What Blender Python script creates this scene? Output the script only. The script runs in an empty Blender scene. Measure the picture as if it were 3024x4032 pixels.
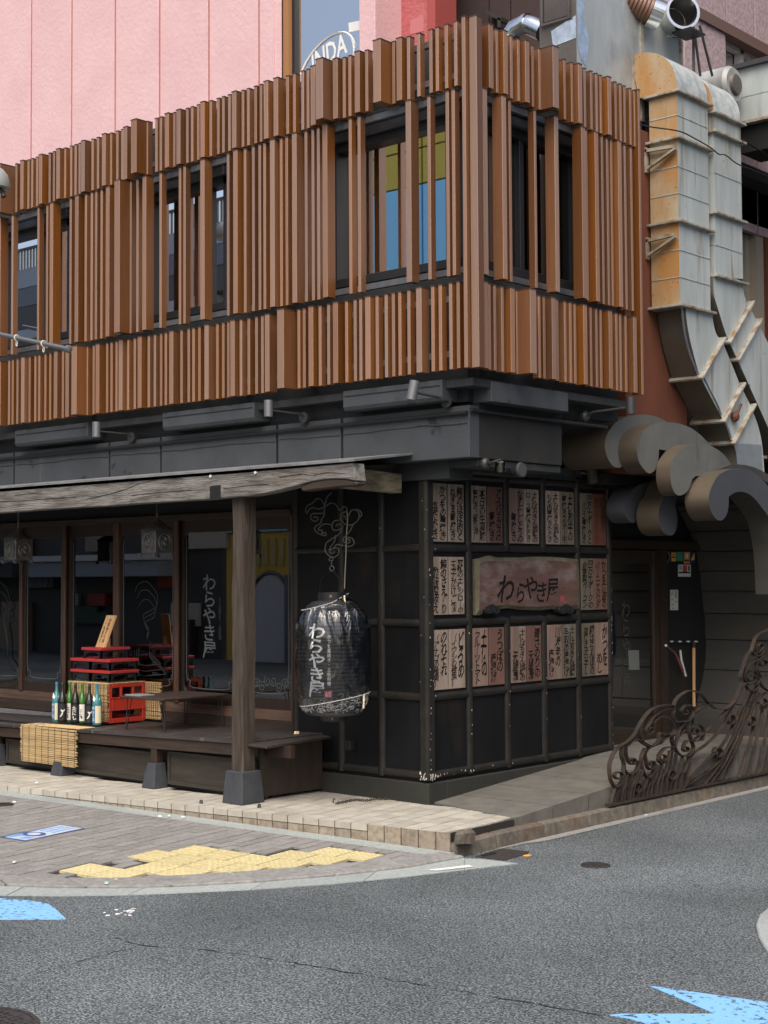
import bpy, bmesh, math, random
import numpy as np
from mathutils import Vector, Matrix
random.seed(7)
C = bpy.context.scene
COL = C.collection
# ---------------------------------------------------------------- camera
CAM = np.array([7.99986, -9.48006, 2.08])
YAW, PITCH, ROLL, FOC = 0.728998, 0.0449259, -0.00573483, 5896.91   # focal length in px of a 3024 px wide picture
_f = np.array([-math.sin(YAW)*math.cos(PITCH), math.cos(YAW)*math.cos(PITCH), math.sin(PITCH)])
_r = np.array([math.cos(YAW), math.sin(YAW), 0.0]); _u = np.cross(_r, _f)
_c, _s = math.cos(ROLL), math.sin(ROLL)
CR, CU, CF = _c*_r+_s*_u, -_s*_r+_c*_u, _f
cd = bpy.data.cameras.new('camera'); cam = bpy.data.objects.new('camera', cd); COL.objects.link(cam)
m = Matrix.Identity(4)
for i in range(3):
    m[i][0], m[i][1], m[i][2], m[i][3] = CR[i], CU[i], -CF[i], CAM[i]
cam.matrix_world = m
cd.sensor_fit = 'HORIZONTAL'; cd.sensor_width = 36.0; cd.lens = FOC/3024*36
cd.clip_start = 0.1; cd.clip_end = 500
C.camera = cam
# ---------------------------------------------------------------- light
SUN_EL, SUN_AZ = math.radians(55), math.radians(146)     # azimuth clockwise from +Y
w = bpy.data.worlds.new('World'); C.world = w; w.use_nodes = True
nt = w.node_tree; nt.nodes.clear()
sky = nt.nodes.new('ShaderNodeTexSky'); sky.sky_type = 'NISHITA'; sky.sun_disc = False
sky.sun_elevation = SUN_EL; sky.sun_rotation = SUN_AZ; sky.air_density = 1.0; sky.dust_density = 6.0; sky.ozone_density = 1.0
bg = nt.nodes.new('ShaderNodeBackground'); bg.inputs[1].default_value = 0.15
wo = nt.nodes.new('ShaderNodeOutputWorld')
nt.links.new(sky.outputs[0], bg.inputs[0]); nt.links.new(bg.outputs[0], wo.inputs[0])
sd = bpy.data.lights.new('sun', 'SUN'); sd.energy = 1.3; sd.angle = math.radians(60); sd.color = (1.0, 0.96, 0.9)
so = bpy.data.objects.new('sun', sd); COL.objects.link(so)
_d = Vector((math.sin(SUN_AZ)*math.cos(SUN_EL), math.cos(SUN_AZ)*math.cos(SUN_EL), math.sin(SUN_EL)))
so.rotation_euler = _d.to_track_quat('Z', 'Y').to_euler()
vs = C.view_settings; vs.view_transform = 'Standard'; vs.look = 'None'; vs.gamma = 1.0; vs.use_curve_mapping = False
vs.exposure = 0.55
# ---------------------------------------------------------------- measuring helpers
def U(px, py, ax, val):
    """point of the plane axis=val that is seen at pixel (px,py) of the 3024x4032 photograph"""
    d = CF + CR*(px-1512)/FOC - CU*(py-2016)/FOC
    k = 'xyz'.index(ax); t = (val-CAM[k])/d[k]
    return CAM + t*d
def proj(P):
    d = np.array(P, float)-CAM; z = d@CF
    return 1512+FOC*(d@CR)/z, 2016-FOC*(d@CU)/z
def along_x(px, y, z):
    lo, hi = -30.0, 7.0
    for _ in range(60):
        mid = (lo+hi)/2
        if proj((mid, y, z))[0] < px: lo = mid
        else: hi = mid
    return (lo+hi)/2
def along_y(px, x, z):
    lo, hi = -6.0, 30.0
    for _ in range(60):
        mid = (lo+hi)/2
        if proj((x, mid, z))[0] < px: lo = mid
        else: hi = mid
    return (lo+hi)/2
# ---------------------------------------------------------------- mesh helpers
class MB:
    def __init__(s): s.v = []; s.f = []; s.mi = []; s.m = 0
    def add(s, vs_, fs):
        o = len(s.v); s.v += [tuple(float(c) for c in q) for q in vs_]
        s.f += [tuple(i+o for i in f) for f in fs]; s.mi += [s.m]*len(fs); return s
    def box(s, a, b):
        x0, x1 = sorted((a[0], b[0])); y0, y1 = sorted((a[1], b[1])); z0, z1 = sorted((a[2], b[2]))
        return s.add([(x0,y0,z0),(x1,y0,z0),(x1,y1,z0),(x0,y1,z0),(x0,y0,z1),(x1,y0,z1),(x1,y1,z1),(x0,y1,z1)],
              [(0,3,2,1),(4,5,6,7),(0,1,5,4),(1,2,6,5),(2,3,7,6),(3,0,4,7)])
    def hexa(s, p):   # 4 bottom, 4 top
        return s.add(p, [(0,3,2,1),(4,5,6,7),(0,1,5,4),(1,2,6,5),(2,3,7,6),(3,0,4,7)])
    def prism(s, pts, ext):
        n = len(pts); e = np.array(ext, float); pts = [np.array(q, float) for q in pts]
        # make the start cap look away from the extrusion
        nn = np.zeros(3)
        for i in range(n): nn += np.cross(pts[i], pts[(i+1) % n])
        if nn@e > 0: pts = pts[::-1]
        return s.add(list(pts)+[q+e for q in pts], [tuple(range(n)), tuple(range(2*n-1, n-1, -1))] +
              [(i, i+n, (i+1) % n+n, (i+1) % n) for i in range(n)])
    def sheet(s, rows):   # grid of points
        n = len(rows[0]); vs_ = [q for r in rows for q in r]
        return s.add(vs_, [(i*n+j, i*n+j+1, (i+1)*n+j+1, (i+1)*n+j) for i in range(len(rows)-1) for j in range(n-1)])
    def tube(s, path, r, n=8, closed=False, taper=None, caps=True):
        P = [np.array(q, float) for q in path]; k = len(P)
        ref = np.array([0.13, 0.31, 0.94]); rings = []
        for i in range(k):
            a = P[(i-1) % k] if (closed or i > 0) else P[i]; b = P[(i+1) % k] if (closed or i < k-1) else P[i]
            t = b-a; L = np.linalg.norm(t); t = t/L if L > 1e-9 else np.array([0,0,1.])
            q = np.cross(t, ref)
            if np.linalg.norm(q) < 1e-3: q = np.cross(t, np.array([1.,0,0]))
            q /= np.linalg.norm(q); w_ = np.cross(q, t)
            rr = r if taper is None else taper[i]
            rings.append([P[i]+rr*(math.cos(2*math.pi*j/n)*q+math.sin(2*math.pi*j/n)*w_) for j in range(n)])
        vs_ = [x for ring in rings for x in ring]; fs = []
        for i in range(k if closed else k-1):
            i2 = (i+1) % k
            for j in range(n): fs.append((i*n+j, i*n+(j+1) % n, i2*n+(j+1) % n, i2*n+j))
        if caps and not closed: fs += [tuple(range(n-1, -1, -1)), tuple((k-1)*n+j for j in range(n))]
        return s.add(vs_, fs)
    def lathe(s, prof, c, n=20, ax=2):
        vs_ = []; fs = []
        for (r, h) in prof:
            for j in range(n):
                a = 2*math.pi*j/n; q = [r*math.cos(a), r*math.sin(a), h]
                if ax == 0: q = [q[2], q[0], q[1]]
                if ax == 1: q = [q[1], q[2], q[0]]
                vs_.append((c[0]+q[0], c[1]+q[1], c[2]+q[2]))
        for i in range(len(prof)-1):
            for j in range(n): fs.append((i*n+j, i*n+(j+1) % n, (i+1)*n+(j+1) % n, (i+1)*n+j))
        fs += [tuple(range(n-1, -1, -1)), tuple((len(prof)-1)*n+j for j in range(n))]
        return s.add(vs_, fs)
    def ribbon(s, path, wdir, width, th):
        """flat bar swept along path, width across wdir"""
        P = [np.array(q, float) for q in path]; wd = np.array(wdir, float); wd /= np.linalg.norm(wd); vs_ = []; k = len(P)
        for i in range(k):
            t = P[min(i+1, k-1)]-P[max(i-1, 0)]; nn = np.cross(t, wd); L = np.linalg.norm(nn); nn = nn/L if L > 1e-9 else np.array([0,0,1.])
            for a, b in ((-1,-1),(1,-1),(1,1),(-1,1)): vs_.append(P[i]+wd*a*width/2+nn*b*th/2)
        fs = [(0,3,2,1), tuple((k-1)*4+j for j in range(4))]
        for i in range(k-1):
            for j in range(4): fs.append((i*4+j, i*4+(j+1) % 4, (i+1)*4+(j+1) % 4, (i+1)*4+j))
        return s.add(vs_, fs)
    def mesh(s, name, mats, smooth=None, fix=True):
        me = bpy.data.meshes.new(name); me.from_pydata(s.v, [], s.f)
        for q in (mats if isinstance(mats, (list, tuple)) else [mats]): me.materials.append(q)
        if any(s.mi): me.polygons.foreach_set('material_index', s.mi)
        if fix:
            bm = bmesh.new(); bm.from_mesh(me); bmesh.ops.recalc_face_normals(bm, faces=bm.faces); bm.to_mesh(me); bm.free()
        if smooth:
            me.polygons.foreach_set('use_smooth', [True]*len(me.polygons)); me.set_sharp_from_angle(angle=math.radians(smooth))
        me.update(); return me
    def build(s, name, mats, parent=None, smooth=None, bevel=0, fix=True):
        o = bpy.data.objects.new(name, s.mesh(name, mats, smooth, fix)); COL.objects.link(o)
        if parent is not None:
            o.parent = parent; pm = world_of(parent); o.matrix_parent_inverse = pm.inverted()
        if bevel:
            b = o.modifiers.new('bevel', 'BEVEL'); b.width = bevel; b.segments = 1; b.limit_method = 'ANGLE'; b.angle_limit = math.radians(40)
        return o
def world_of(o):
    M_ = Matrix.LocRotScale(o.location, o.rotation_euler, o.scale)
    return world_of(o.parent) @ o.matrix_parent_inverse @ M_ if o.parent else M_
def tag(o, label, cat, group=None):
    o['label'] = label; o['category'] = cat
    if group: o['group'] = group
    return o
def thing(name, label, cat, loc=(0,0,0), group=None):
    o = bpy.data.objects.new(name, None); COL.objects.link(o); o.location = loc; o.empty_display_size = 0.1
    return tag(o, label, cat, group)
def part(name, parent, loc=None):
    o = bpy.data.objects.new(name, None); COL.objects.link(o); o.parent = parent; o.empty_display_size = 0.05
    o.matrix_parent_inverse = world_of(parent).inverted()
    if loc is not None: o.location = loc
    return o
def structure(o): o['kind'] = 'structure'; return o
def place(me, name, parent, M_, label=None):
    o = bpy.data.objects.new(name, me); COL.objects.link(o)
    if parent is not None:
        o.parent = parent; o.matrix_parent_inverse = world_of(parent).inverted()
    o.matrix_basis = M_
    if label: o['label'] = label
    return o
# ---------------------------------------------------------------- materials
MATS = {}
def mat(name, col, rough=0.6, metal=0.0, col2=None, nscale=6.0, stretch=(1,1,1), lo=0.35, hi=0.65, bump=0.0, bscale=60.0, bstretch=None,
        rand=0.0, col3=None, s3=1.5, st3=(1,1,1), lo3=0.5, hi3=0.7, spec=0.5, coat=0.0, coatr=0.3, emit=None, trans=0.0, alpha=1.0, detail=5.0, rough2=None, bdist=0.01,
        col4=None, s4=40, lo4=0.6, hi4=0.68, hue=0.0):
    if name in MATS: return MATS[name]
    M_ = bpy.data.materials.new(name); M_.use_nodes = True; t = M_.node_tree; N = t.nodes; Lk = t.links; b = N['Principled BSDF']
    g = lambda c: (c[0], c[1], c[2], 1)
    tc = N.new('ShaderNodeTexCoord'); oi = N.new('ShaderNodeObjectInfo')
    sc = N.new('ShaderNodeVectorMath'); sc.operation = 'SCALE'; sc.inputs[0].default_value = (37, 23, 51); Lk.new(oi.outputs['Random'], sc.inputs['Scale'])
    ad = N.new('ShaderNodeVectorMath'); ad.operation = 'ADD'; Lk.new(tc.outputs['Object'], ad.inputs[0]); Lk.new(sc.outputs[0], ad.inputs[1])
    def noise(scale, st, lo_, hi_, det):
        mp = N.new('ShaderNodeMapping'); mp.inputs['Scale'].default_value = st; Lk.new(ad.outputs[0], mp.inputs[0])
        n = N.new('ShaderNodeTexNoise'); n.inputs['Scale'].default_value = scale; n.inputs['Detail'].default_value = det; n.inputs['Roughness'].default_value = 0.6
        Lk.new(mp.outputs[0], n.inputs['Vector'])
        r = N.new('ShaderNodeMapRange'); r.inputs[1].default_value = lo_; r.inputs[2].default_value = hi_; Lk.new(n.outputs[0], r.inputs[0])
        return r.outputs[0], n.outputs[0]
    rgb = N.new('ShaderNodeRGB'); rgb.outputs[0].default_value = g(col); out = rgb.outputs[0]
    def mix(fac, a, c):
        mx = N.new('ShaderNodeMix'); mx.data_type = 'RGBA'; Lk.new(fac, mx.inputs[0]); Lk.new(a, mx.inputs[6]); mx.inputs[7].default_value = g(c); return mx.outputs[2]
    if col2 is not None:
        f1, _ = noise(nscale, stretch, lo, hi, detail); out = mix(f1, out, col2)
        if rough2 is not None:
            rr = N.new('ShaderNodeMapRange'); rr.inputs[3].default_value = rough; rr.inputs[4].default_value = rough2; Lk.new(f1, rr.inputs[0]); Lk.new(rr.outputs[0], b.inputs['Roughness'])
    if col3 is not None:
        f3, _ = noise(s3, st3, lo3, hi3, 6.0); out = mix(f3, out, col3)
    if col4 is not None:
        f4, _ = noise(s4, (1,1,1), lo4, hi4, 3.0); out = mix(f4, out, col4)
    if rand or hue:
        h = N.new('ShaderNodeHueSaturation'); r = N.new('ShaderNodeMapRange'); r.inputs[3].default_value = 1-rand; r.inputs[4].default_value = 1+rand
        Lk.new(oi.outputs['Random'], r.inputs[0]); Lk.new(r.outputs[0], h.inputs['Value']); Lk.new(out, h.inputs['Color']); out = h.outputs[0]
        if hue:
            wn = N.new('ShaderNodeTexWhiteNoise'); wn.noise_dimensions = '1D'; Lk.new(oi.outputs['Random'], wn.inputs['W'])
            r2 = N.new('ShaderNodeMapRange'); r2.inputs[3].default_value = 1-hue; r2.inputs[4].default_value = 1+hue
            Lk.new(wn.outputs[0], r2.inputs[0]); Lk.new(r2.outputs[0], h.inputs['Saturation'])
    Lk.new(out, b.inputs['Base Color'])
    if rough2 is None: b.inputs['Roughness'].default_value = rough
    b.inputs['Metallic'].default_value = metal; b.inputs['Specular IOR Level'].default_value = spec
    b.inputs['Coat Weight'].default_value = coat; b.inputs['Coat Roughness'].default_value = coatr
    b.inputs['Transmission Weight'].default_value = trans; b.inputs['Alpha'].default_value = alpha
    if emit: b.inputs['Emission Color'].default_value = g(emit[:3]); b.inputs['Emission Strength'].default_value = emit[3]
    if bump:
        _, nb = noise(bscale, bstretch or stretch, 0, 1, 4.0)
        bp = N.new('ShaderNodeBump'); bp.inputs['Strength'].default_value = bump; bp.inputs['Distance'].default_value = bdist
        Lk.new(nb, bp.inputs['Height']); Lk.new(bp.outputs[0], b.inputs['Normal'])
    MATS[name] = M_; return M_
def glass(name, tint, gloss=1.0, extra=0.0, rough=0.02, blurbump=0.0):
    """window glass: fresnel reflection over a tinted see-through"""
    M_ = bpy.data.materials.new(name); M_.use_nodes = True; t = M_.node_tree; N = t.nodes; Lk = t.links
    for n in list(N):
        if n.type != 'OUTPUT_MATERIAL': N.remove(n)
    o = [n for n in N][0]
    tr = N.new('ShaderNodeBsdfTransparent'); tr.inputs[0].default_value = (*tint, 1)
    gl = N.new('ShaderNodeBsdfGlossy'); gl.inputs['Roughness'].default_value = rough; gl.inputs[0].default_value = (gloss, gloss, gloss, 1)
    fr = N.new('ShaderNodeFresnel'); fr.inputs[0].default_value = 1.5
    ma = N.new('ShaderNodeMath'); ma.operation = 'ADD'; ma.inputs[1].default_value = extra; ma.use_clamp = True
    mx = N.new('ShaderNodeMixShader'); Lk.new(fr.outputs[0], ma.inputs[0]); Lk.new(ma.outputs[0], mx.inputs[0]); Lk.new(tr.outputs[0], mx.inputs[1]); Lk.new(gl.outputs[0], mx.inputs[2])
    Lk.new(mx.outputs[0], o.inputs[0])
    if blurbump:
        tc = N.new('ShaderNodeTexCoord'); n = N.new('ShaderNodeTexNoise'); n.inputs['Scale'].default_value = 1.3; Lk.new(tc.outputs['Object'], n.inputs['Vector'])
        bp = N.new('ShaderNodeBump'); bp.inputs['Strength'].default_value = blurbump; bp.inputs['Distance'].default_value = 0.02; Lk.new(n.outputs[0], bp.inputs['Height']); Lk.new(bp.outputs[0], gl.inputs['Normal'])
    return M_
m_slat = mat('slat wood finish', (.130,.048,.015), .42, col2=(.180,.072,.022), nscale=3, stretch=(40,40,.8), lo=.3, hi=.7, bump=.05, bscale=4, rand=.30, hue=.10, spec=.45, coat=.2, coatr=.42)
m_slatf = mat('slat pale front', (.235,.135,.090), .42, col2=(.285,.17,.115), nscale=3, stretch=(40,40,.8), lo=.3, hi=.7, bump=.05, bscale=4, rand=.12, hue=.12, spec=.5, coat=.3, coatr=.42)  # paler tone for the front face of every slat
m_cap = mat('slat cap', (.07,.035,.02), .5)
m_dark = mat('dark plaster', (.017,.0195,.021), .8, col2=(.026,.029,.030), nscale=3, bump=.35, bscale=45, col3=(.036,.036,.034), s3=.9, lo3=.55, hi3=.8)
m_fascia = mat('painted fascia board', (.038,.043,.048), .65, col2=(.052,.058,.064), nscale=2.5, bump=.3, bscale=60, col3=(.095,.105,.108), s3=1.5, st3=(5,5,.5), lo3=.64, hi3=.80, col4=(.017,.02,.022), s4=3.2, lo4=.64, hi4=.69)
m_black = mat('black steel', (.012,.012,.013), .5)
m_frame = mat('bronze window frame', (.03,.03,.032), .4, metal=.3)
m_lintel = mat('grey steel lintel', (.17,.175,.18), .45, metal=.6, col2=(.10,.10,.105), nscale=4)
m_panel = mat('panel paint', (.0065,.0072,.0088), .42, col2=(.011,.0115,.0125), nscale=4, stretch=(1,1,.3), bump=.08, bscale=25, col3=(.034,.022,.013), s3=1.1, st3=(1,1,.7), lo3=.60, hi3=.8, spec=.17)
m_rail = mat('rail paint', (.014,.0138,.013), .42, col2=(.024,.021,.017), nscale=7, bump=.1, bscale=30, col4=(.6,.57,.5), s4=26, lo4=.735, hi4=.75, spec=.3)
m_plinth = mat('plinth concrete', (.016,.017,.016), .85, col2=(.023,.023,.018), nscale=3, bump=.25, bscale=50, col3=(.025,.030,.015), s3=2.2, lo3=.52, hi3=.7)
m_wwood = mat('weathered grey wood', (.23,.22,.20), .85, col2=(.095,.085,.075), nscale=2.2, stretch=(1.2,9,9), lo=.40, hi=.62, bump=.8, bscale=5, bstretch=(2,26,26), col3=(.14,.085,.06), s3=1.1, st3=(.5,1.5,1.5), lo3=.55, hi3=.72, bdist=.02)
m_wwood_y = mat('weathered yellowish wood', (.34,.29,.19), .85, col2=(.12,.10,.07), nscale=3, stretch=(7,1.5,7), lo=.4, hi=.62, bump=.8, bscale=6, bstretch=(20,2,20), bdist=.02)
m_post = mat('weathered post wood', (.068,.052,.038), .8, col2=(.032,.022,.015), nscale=3, stretch=(12,12,1), bump=.8, bscale=6, bstretch=(18,18,1), col3=(.115,.10,.08), s3=2.5, st3=(6,6,.6), lo3=.60, hi3=.75, bdist=.015)
m_stone = mat('dark stone base', (.030,.034,.042), .75, col2=(.045,.05,.058), nscale=6, bump=.3, bscale=40)
m_dwood = mat('dark brown wood', (.020,.013,.009), .5, col2=(.036,.020,.013), nscale=3, stretch=(9,9,1), bump=.25, bscale=8, rand=.15)
m_dwoodh = mat('dark brown wood level grain', (.026,.017,.012), .6, col2=(.050,.031,.021), nscale=3, stretch=(1,9,9), bump=.3, bscale=8, bstretch=(2,20,20), rand=.15)
m_worn = mat('worn reddish wood', (.10,.046,.026), .6, col2=(.032,.018,.012), nscale=3, stretch=(9,9,.8), lo=.35, hi=.7, bump=.3, bscale=8)
m_sill = mat('worn sill wood', (.13,.075,.052), .75, col2=(.05,.03,.022), nscale=3, stretch=(1,9,9), lo=.35, hi=.7, bump=.4, bscale=6, bstretch=(2,20,20))
m_deck = mat('deck plank wood', (.050,.043,.040), .5, col2=(.026,.021,.019), nscale=2.5, stretch=(1.2,10,10), bump=.4, bscale=6, bstretch=(1,20,20), col3=(.20,.195,.19), s3=2.2, st3=(6,.8,1), lo3=.60, hi3=.72, rand=.12)
m_skirt = mat('old skirting board', (.027,.022,.017), .75, col2=(.055,.045,.033), nscale=2, stretch=(1,7,7), lo=.4, hi=.75, bump=.4, bscale=5, bstretch=(2,22,22))
m_pink = mat('pink render', (.66,.43,.44), .85, col2=(.70,.48,.485), nscale=1.2, bump=.28, bscale=14, bdist=.03, spec=.2)
m_pinkgroove = mat('pink joint', (.50,.185,.165), .9)
m_red = mat('red render', (.42,.105,.115), .85, col2=(.48,.14,.145), nscale=1.4, bump=.6, bscale=12, bdist=.04, spec=.2)
m_redpatch = mat('red patch', (.50,.17,.18), .8)
m_brownwall = mat('dark brown render', (.035,.022,.020), .8, col2=(.055,.035,.03), nscale=1.3, bump=.3, bscale=18)
m_greypink = mat('pinkish stone cladding', (.43,.33,.34), .7, col2=(.30,.22,.23), nscale=24, lo=.4, hi=.6, col3=(.25,.17,.17), s3=.8, st3=(1,1,.5), lo3=.6, hi3=.9, bump=.15, bscale=40)
m_brownstone = mat('brown granite', (.17,.10,.09), .6, col2=(.07,.045,.042), nscale=22, lo=.4, hi=.6, bump=.1, bscale=40)
m_rust = mat('rust red wall', (.145,.045,.022), .85, col2=(.10,.03,.016), nscale=2.2, stretch=(1,1,.5), bump=.35, bscale=30, col3=(.04,.02,.014), s3=1.6, st3=(1.5,1.5,.35), lo3=.62, hi3=.8)
m_galv = mat('galvanised duct', (.47,.51,.50), .5, metal=.2, col2=(.37,.41,.40), nscale=2.4, stretch=(3,3,.4), col3=(.22,.165,.09), s3=3.0, st3=(3,3,.35), lo3=.55, hi3=.74, bump=.08, bscale=8, col4=(.16,.13,.09), s4=14, lo4=.70, hi4=.76)
m_rustduct = mat('rust stained duct', (.41,.37,.26), .6, metal=.1, col2=(.40,.205,.065), nscale=1.5, stretch=(2,2,.75), lo=.34, hi=.64, col3=(.23,.105,.04), s3=4, st3=(3,3,.3), lo3=.60, hi3=.82, bump=.1, bscale=20, col4=(.11,.05,.02), s4=42, lo4=.645, hi4=.70)
m_flange = mat('flange steel', (.42,.41,.36), .55, metal=.4, col2=(.25,.16,.08), nscale=9, lo=.45, hi=.65)
m_bright = mat('bright tape foil', (.85,.86,.85), .25, metal=.9, col2=(.6,.6,.58), nscale=9, bump=.5, bscale=14)
m_ductdark = mat('dull duct metal', (.17,.155,.125), .45, metal=.5, col2=(.12,.11,.088), nscale=2, bump=.06, bscale=9, col3=(.15,.11,.07), s3=2, lo3=.6, hi3=.8)
m_plant = mat('plant unit steel', (.46,.49,.49), .5, metal=.3, col2=(.36,.385,.38), nscale=2, stretch=(2,2,.5), col3=(.13,.11,.09), s3=1.1, st3=(1,1,.6), lo3=.55, hi3=.78, bump=.06, bscale=20)
m_plantdark = mat('sooty plant steel', (.075,.065,.06), .6, metal=.3, col2=(.13,.115,.10), nscale=2.5, col3=(.3,.28,.25), s3=2.5, lo3=.66, hi3=.8)
m_scrollface = mat('ornament grey metal', (.155,.160,.148), .55, metal=.2, col2=(.118,.122,.113), nscale=2.2, col3=(.075,.065,.05), s3=3.5, st3=(2,2,.5), lo3=.58, hi3=.75, bump=.06, bscale=14)
m_scrollside = mat('ornament weathered metal', (.110,.082,.057), .55, metal=.2, col2=(.080,.067,.05), nscale=2.4, stretch=(.6,1,1), col3=(.10,.085,.05), s3=3, lo3=.52, hi3=.7, bump=.08, bscale=12)
m_scroll4 = mat('ornament slate metal', (.085,.088,.10), .5, metal=.3, col2=(.072,.075,.085), nscale=3)
m_siding = mat('siding board', (.036,.036,.034), .65, col2=(.052,.050,.042), nscale=2, stretch=(.5,2,2), bump=.1, bscale=20, col3=(.07,.055,.036), s3=.8, lo3=.56, hi3=.8, rand=.08)
m_iron = mat('railing iron', (.030,.028,.026), .5, metal=.45, col2=(.085,.06,.045), nscale=7, bump=.2, bscale=40)
m_asphalt = None
m_tile = mat('beige tile', (.46,.435,.37), .6, col2=(.36,.335,.28), nscale=5, bump=.15, bscale=70, rand=.10, hue=.15, col3=(.22,.185,.15), s3=.9, lo3=.60, hi3=.85, col4=(.25,.22,.18), s4=45, lo4=.66, hi4=.78)
m_risertile = mat('riser tile', (.31,.265,.20), .7, col2=(.20,.165,.12), nscale=16, lo=.42, hi=.62, bump=.3, bscale=50, rand=.12, col3=(.10,.085,.065), s3=2.2, lo3=.60, hi3=.78)
m_grout = mat('dark grout', (.022,.019,.016), .95)
m_paver = mat('sidewalk paver', (.25,.24,.222), .85, col2=(.185,.178,.165), nscale=40, lo=.35, hi=.65, bump=.3, bscale=120, rand=.12, hue=.12, col3=(.20,.175,.155), s3=.8, lo3=.55, hi3=.8)
m_yellow = mat('yellow tactile tile', (.55,.475,.25), .7, col2=(.47,.40,.21), nscale=30, bump=.2, bscale=90, rand=.06, col3=(.40,.32,.14), s3=3, lo3=.58, hi3=.75)
m_kerb = mat('kerb concrete', (.26,.255,.24), .9, col2=(.18,.175,.165), nscale=22, bump=.5, bscale=60, rand=.08, col3=(.10,.10,.095), s3=1.6, lo3=.54, hi3=.8)
m_kerbw = mat('weathered kerb', (.15,.132,.105), .9, col2=(.085,.073,.058), nscale=14, bump=.5, bscale=50, rand=.10, col3=(.15,.075,.04), s3=.9, lo3=.55, hi3=.8)
m_gutter = mat('gutter concrete', (.33,.36,.34), .85, col2=(.25,.275,.265), nscale=35, bump=.35, bscale=90, rand=.06, col3=(.2,.21,.2), s3=1.3, lo3=.55, hi3=.8)
m_ramp = mat('ramp concrete', (.135,.128,.110), .85, col2=(.095,.09,.078), nscale=6, bump=.25, bscale=70, col3=(.085,.058,.036), s3=.7, lo3=.55, hi3=.78, rand=.05)
m_blue = None
m_text = mat('black ink', (.008,.007,.007), .8, spec=.2)
m_white = mat('white paint', (.75,.75,.73), .6)
# ---------------------------------------------------------------- lettering
_tc = {}
def text_faces(body, offset=0.0, spacing=1.0, shear=0.0, wob=0.0, seed=0):
    key = (body, offset, spacing, shear, wob, seed)
    if key in _tc: return _tc[key]
    cu = bpy.data.curves.new('t', 'FONT'); cu.body = body; cu.align_x = 'CENTER'; cu.align_y = 'CENTER'; cu.size = 1.0
    cu.space_line = spacing; cu.offset = offset; cu.shear = shear; cu.resolution_u = 2; cu.fill_mode = 'FRONT'
    ob = bpy.data.objects.new('t', cu); COL.objects.link(ob)
    dg = bpy.context.evaluated_depsgraph_get(); dg.update()
    me = bpy.data.meshes.new_from_object(ob.evaluated_get(dg))
    v = np.array([q.co[:] for q in me.vertices]) if len(me.vertices) else np.zeros((0,3)); f = [tuple(q.vertices) for q in me.polygons]
    bpy.data.objects.remove(ob); bpy.data.curves.remove(cu); bpy.data.meshes.remove(me)
    if len(v):
        c = (v.max(0)+v.min(0))/2; v = v-c
        if wob:
            rs = np.random.RandomState(seed); ph = rs.rand(6)*6.28
            v[:,0] += wob*(np.sin(v[:,1]*5.1+ph[0])+.6*np.sin(v[:,1]*11.3+v[:,0]*7+ph[1])); v[:,1] += wob*(.7*np.sin(v[:,0]*6.3+ph[2])+.5*np.sin(v[:,1]*9+v[:,0]*5+ph[3]))
    _tc[key] = (v, f); return v, f
def vert(s_): return '\n'.join(s_.replace('ー', '｜'))
def letter(mb, body, origin, right, up, w_=None, h_=None, **kw):
    """put lettering on a plane, fitted into w_ x h_"""
    v, f = text_faces(body, **kw)
    if not len(v): return
    size = v.max(0)-v.min(0); sx = sy = 1
    if h_: sy = h_/size[1]
    if w_: sx = w_/size[0]
    if not w_: sx = sy
    if not h_: sy = sx
    o = np.array(origin, float); r = np.array(right, float); u = np.array(up, float)
    mb.add([o+r*q[0]*sx+u*q[1]*sy for q in v], f)
def arc(cx, cy, r, a0, a1, n=12): return [(cx+r*math.cos(math.radians(a0+(a1-a0)*i/n)), cy+r*math.sin(math.radians(a0+(a1-a0)*i/n))) for i in range(n+1)]
def smooth_path(pts, k=4):
    """Catmull-Rom"""
    P = [np.array(q, float) for q in pts]; P = [2*P[0]-P[1]]+P+[2*P[-1]-P[-2]]; out = []
    for i in range(1, len(P)-2):
        for j in range(k):
            t = j/k; a, b, c, d = P[i-1], P[i], P[i+1], P[i+2]
            out.append(.5*((2*b)+(-a+c)*t+(2*a-5*b+4*c-d)*t*t+(-a+3*b-3*c+d)*t**3))
    out.append(P[-2]); return out
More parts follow.
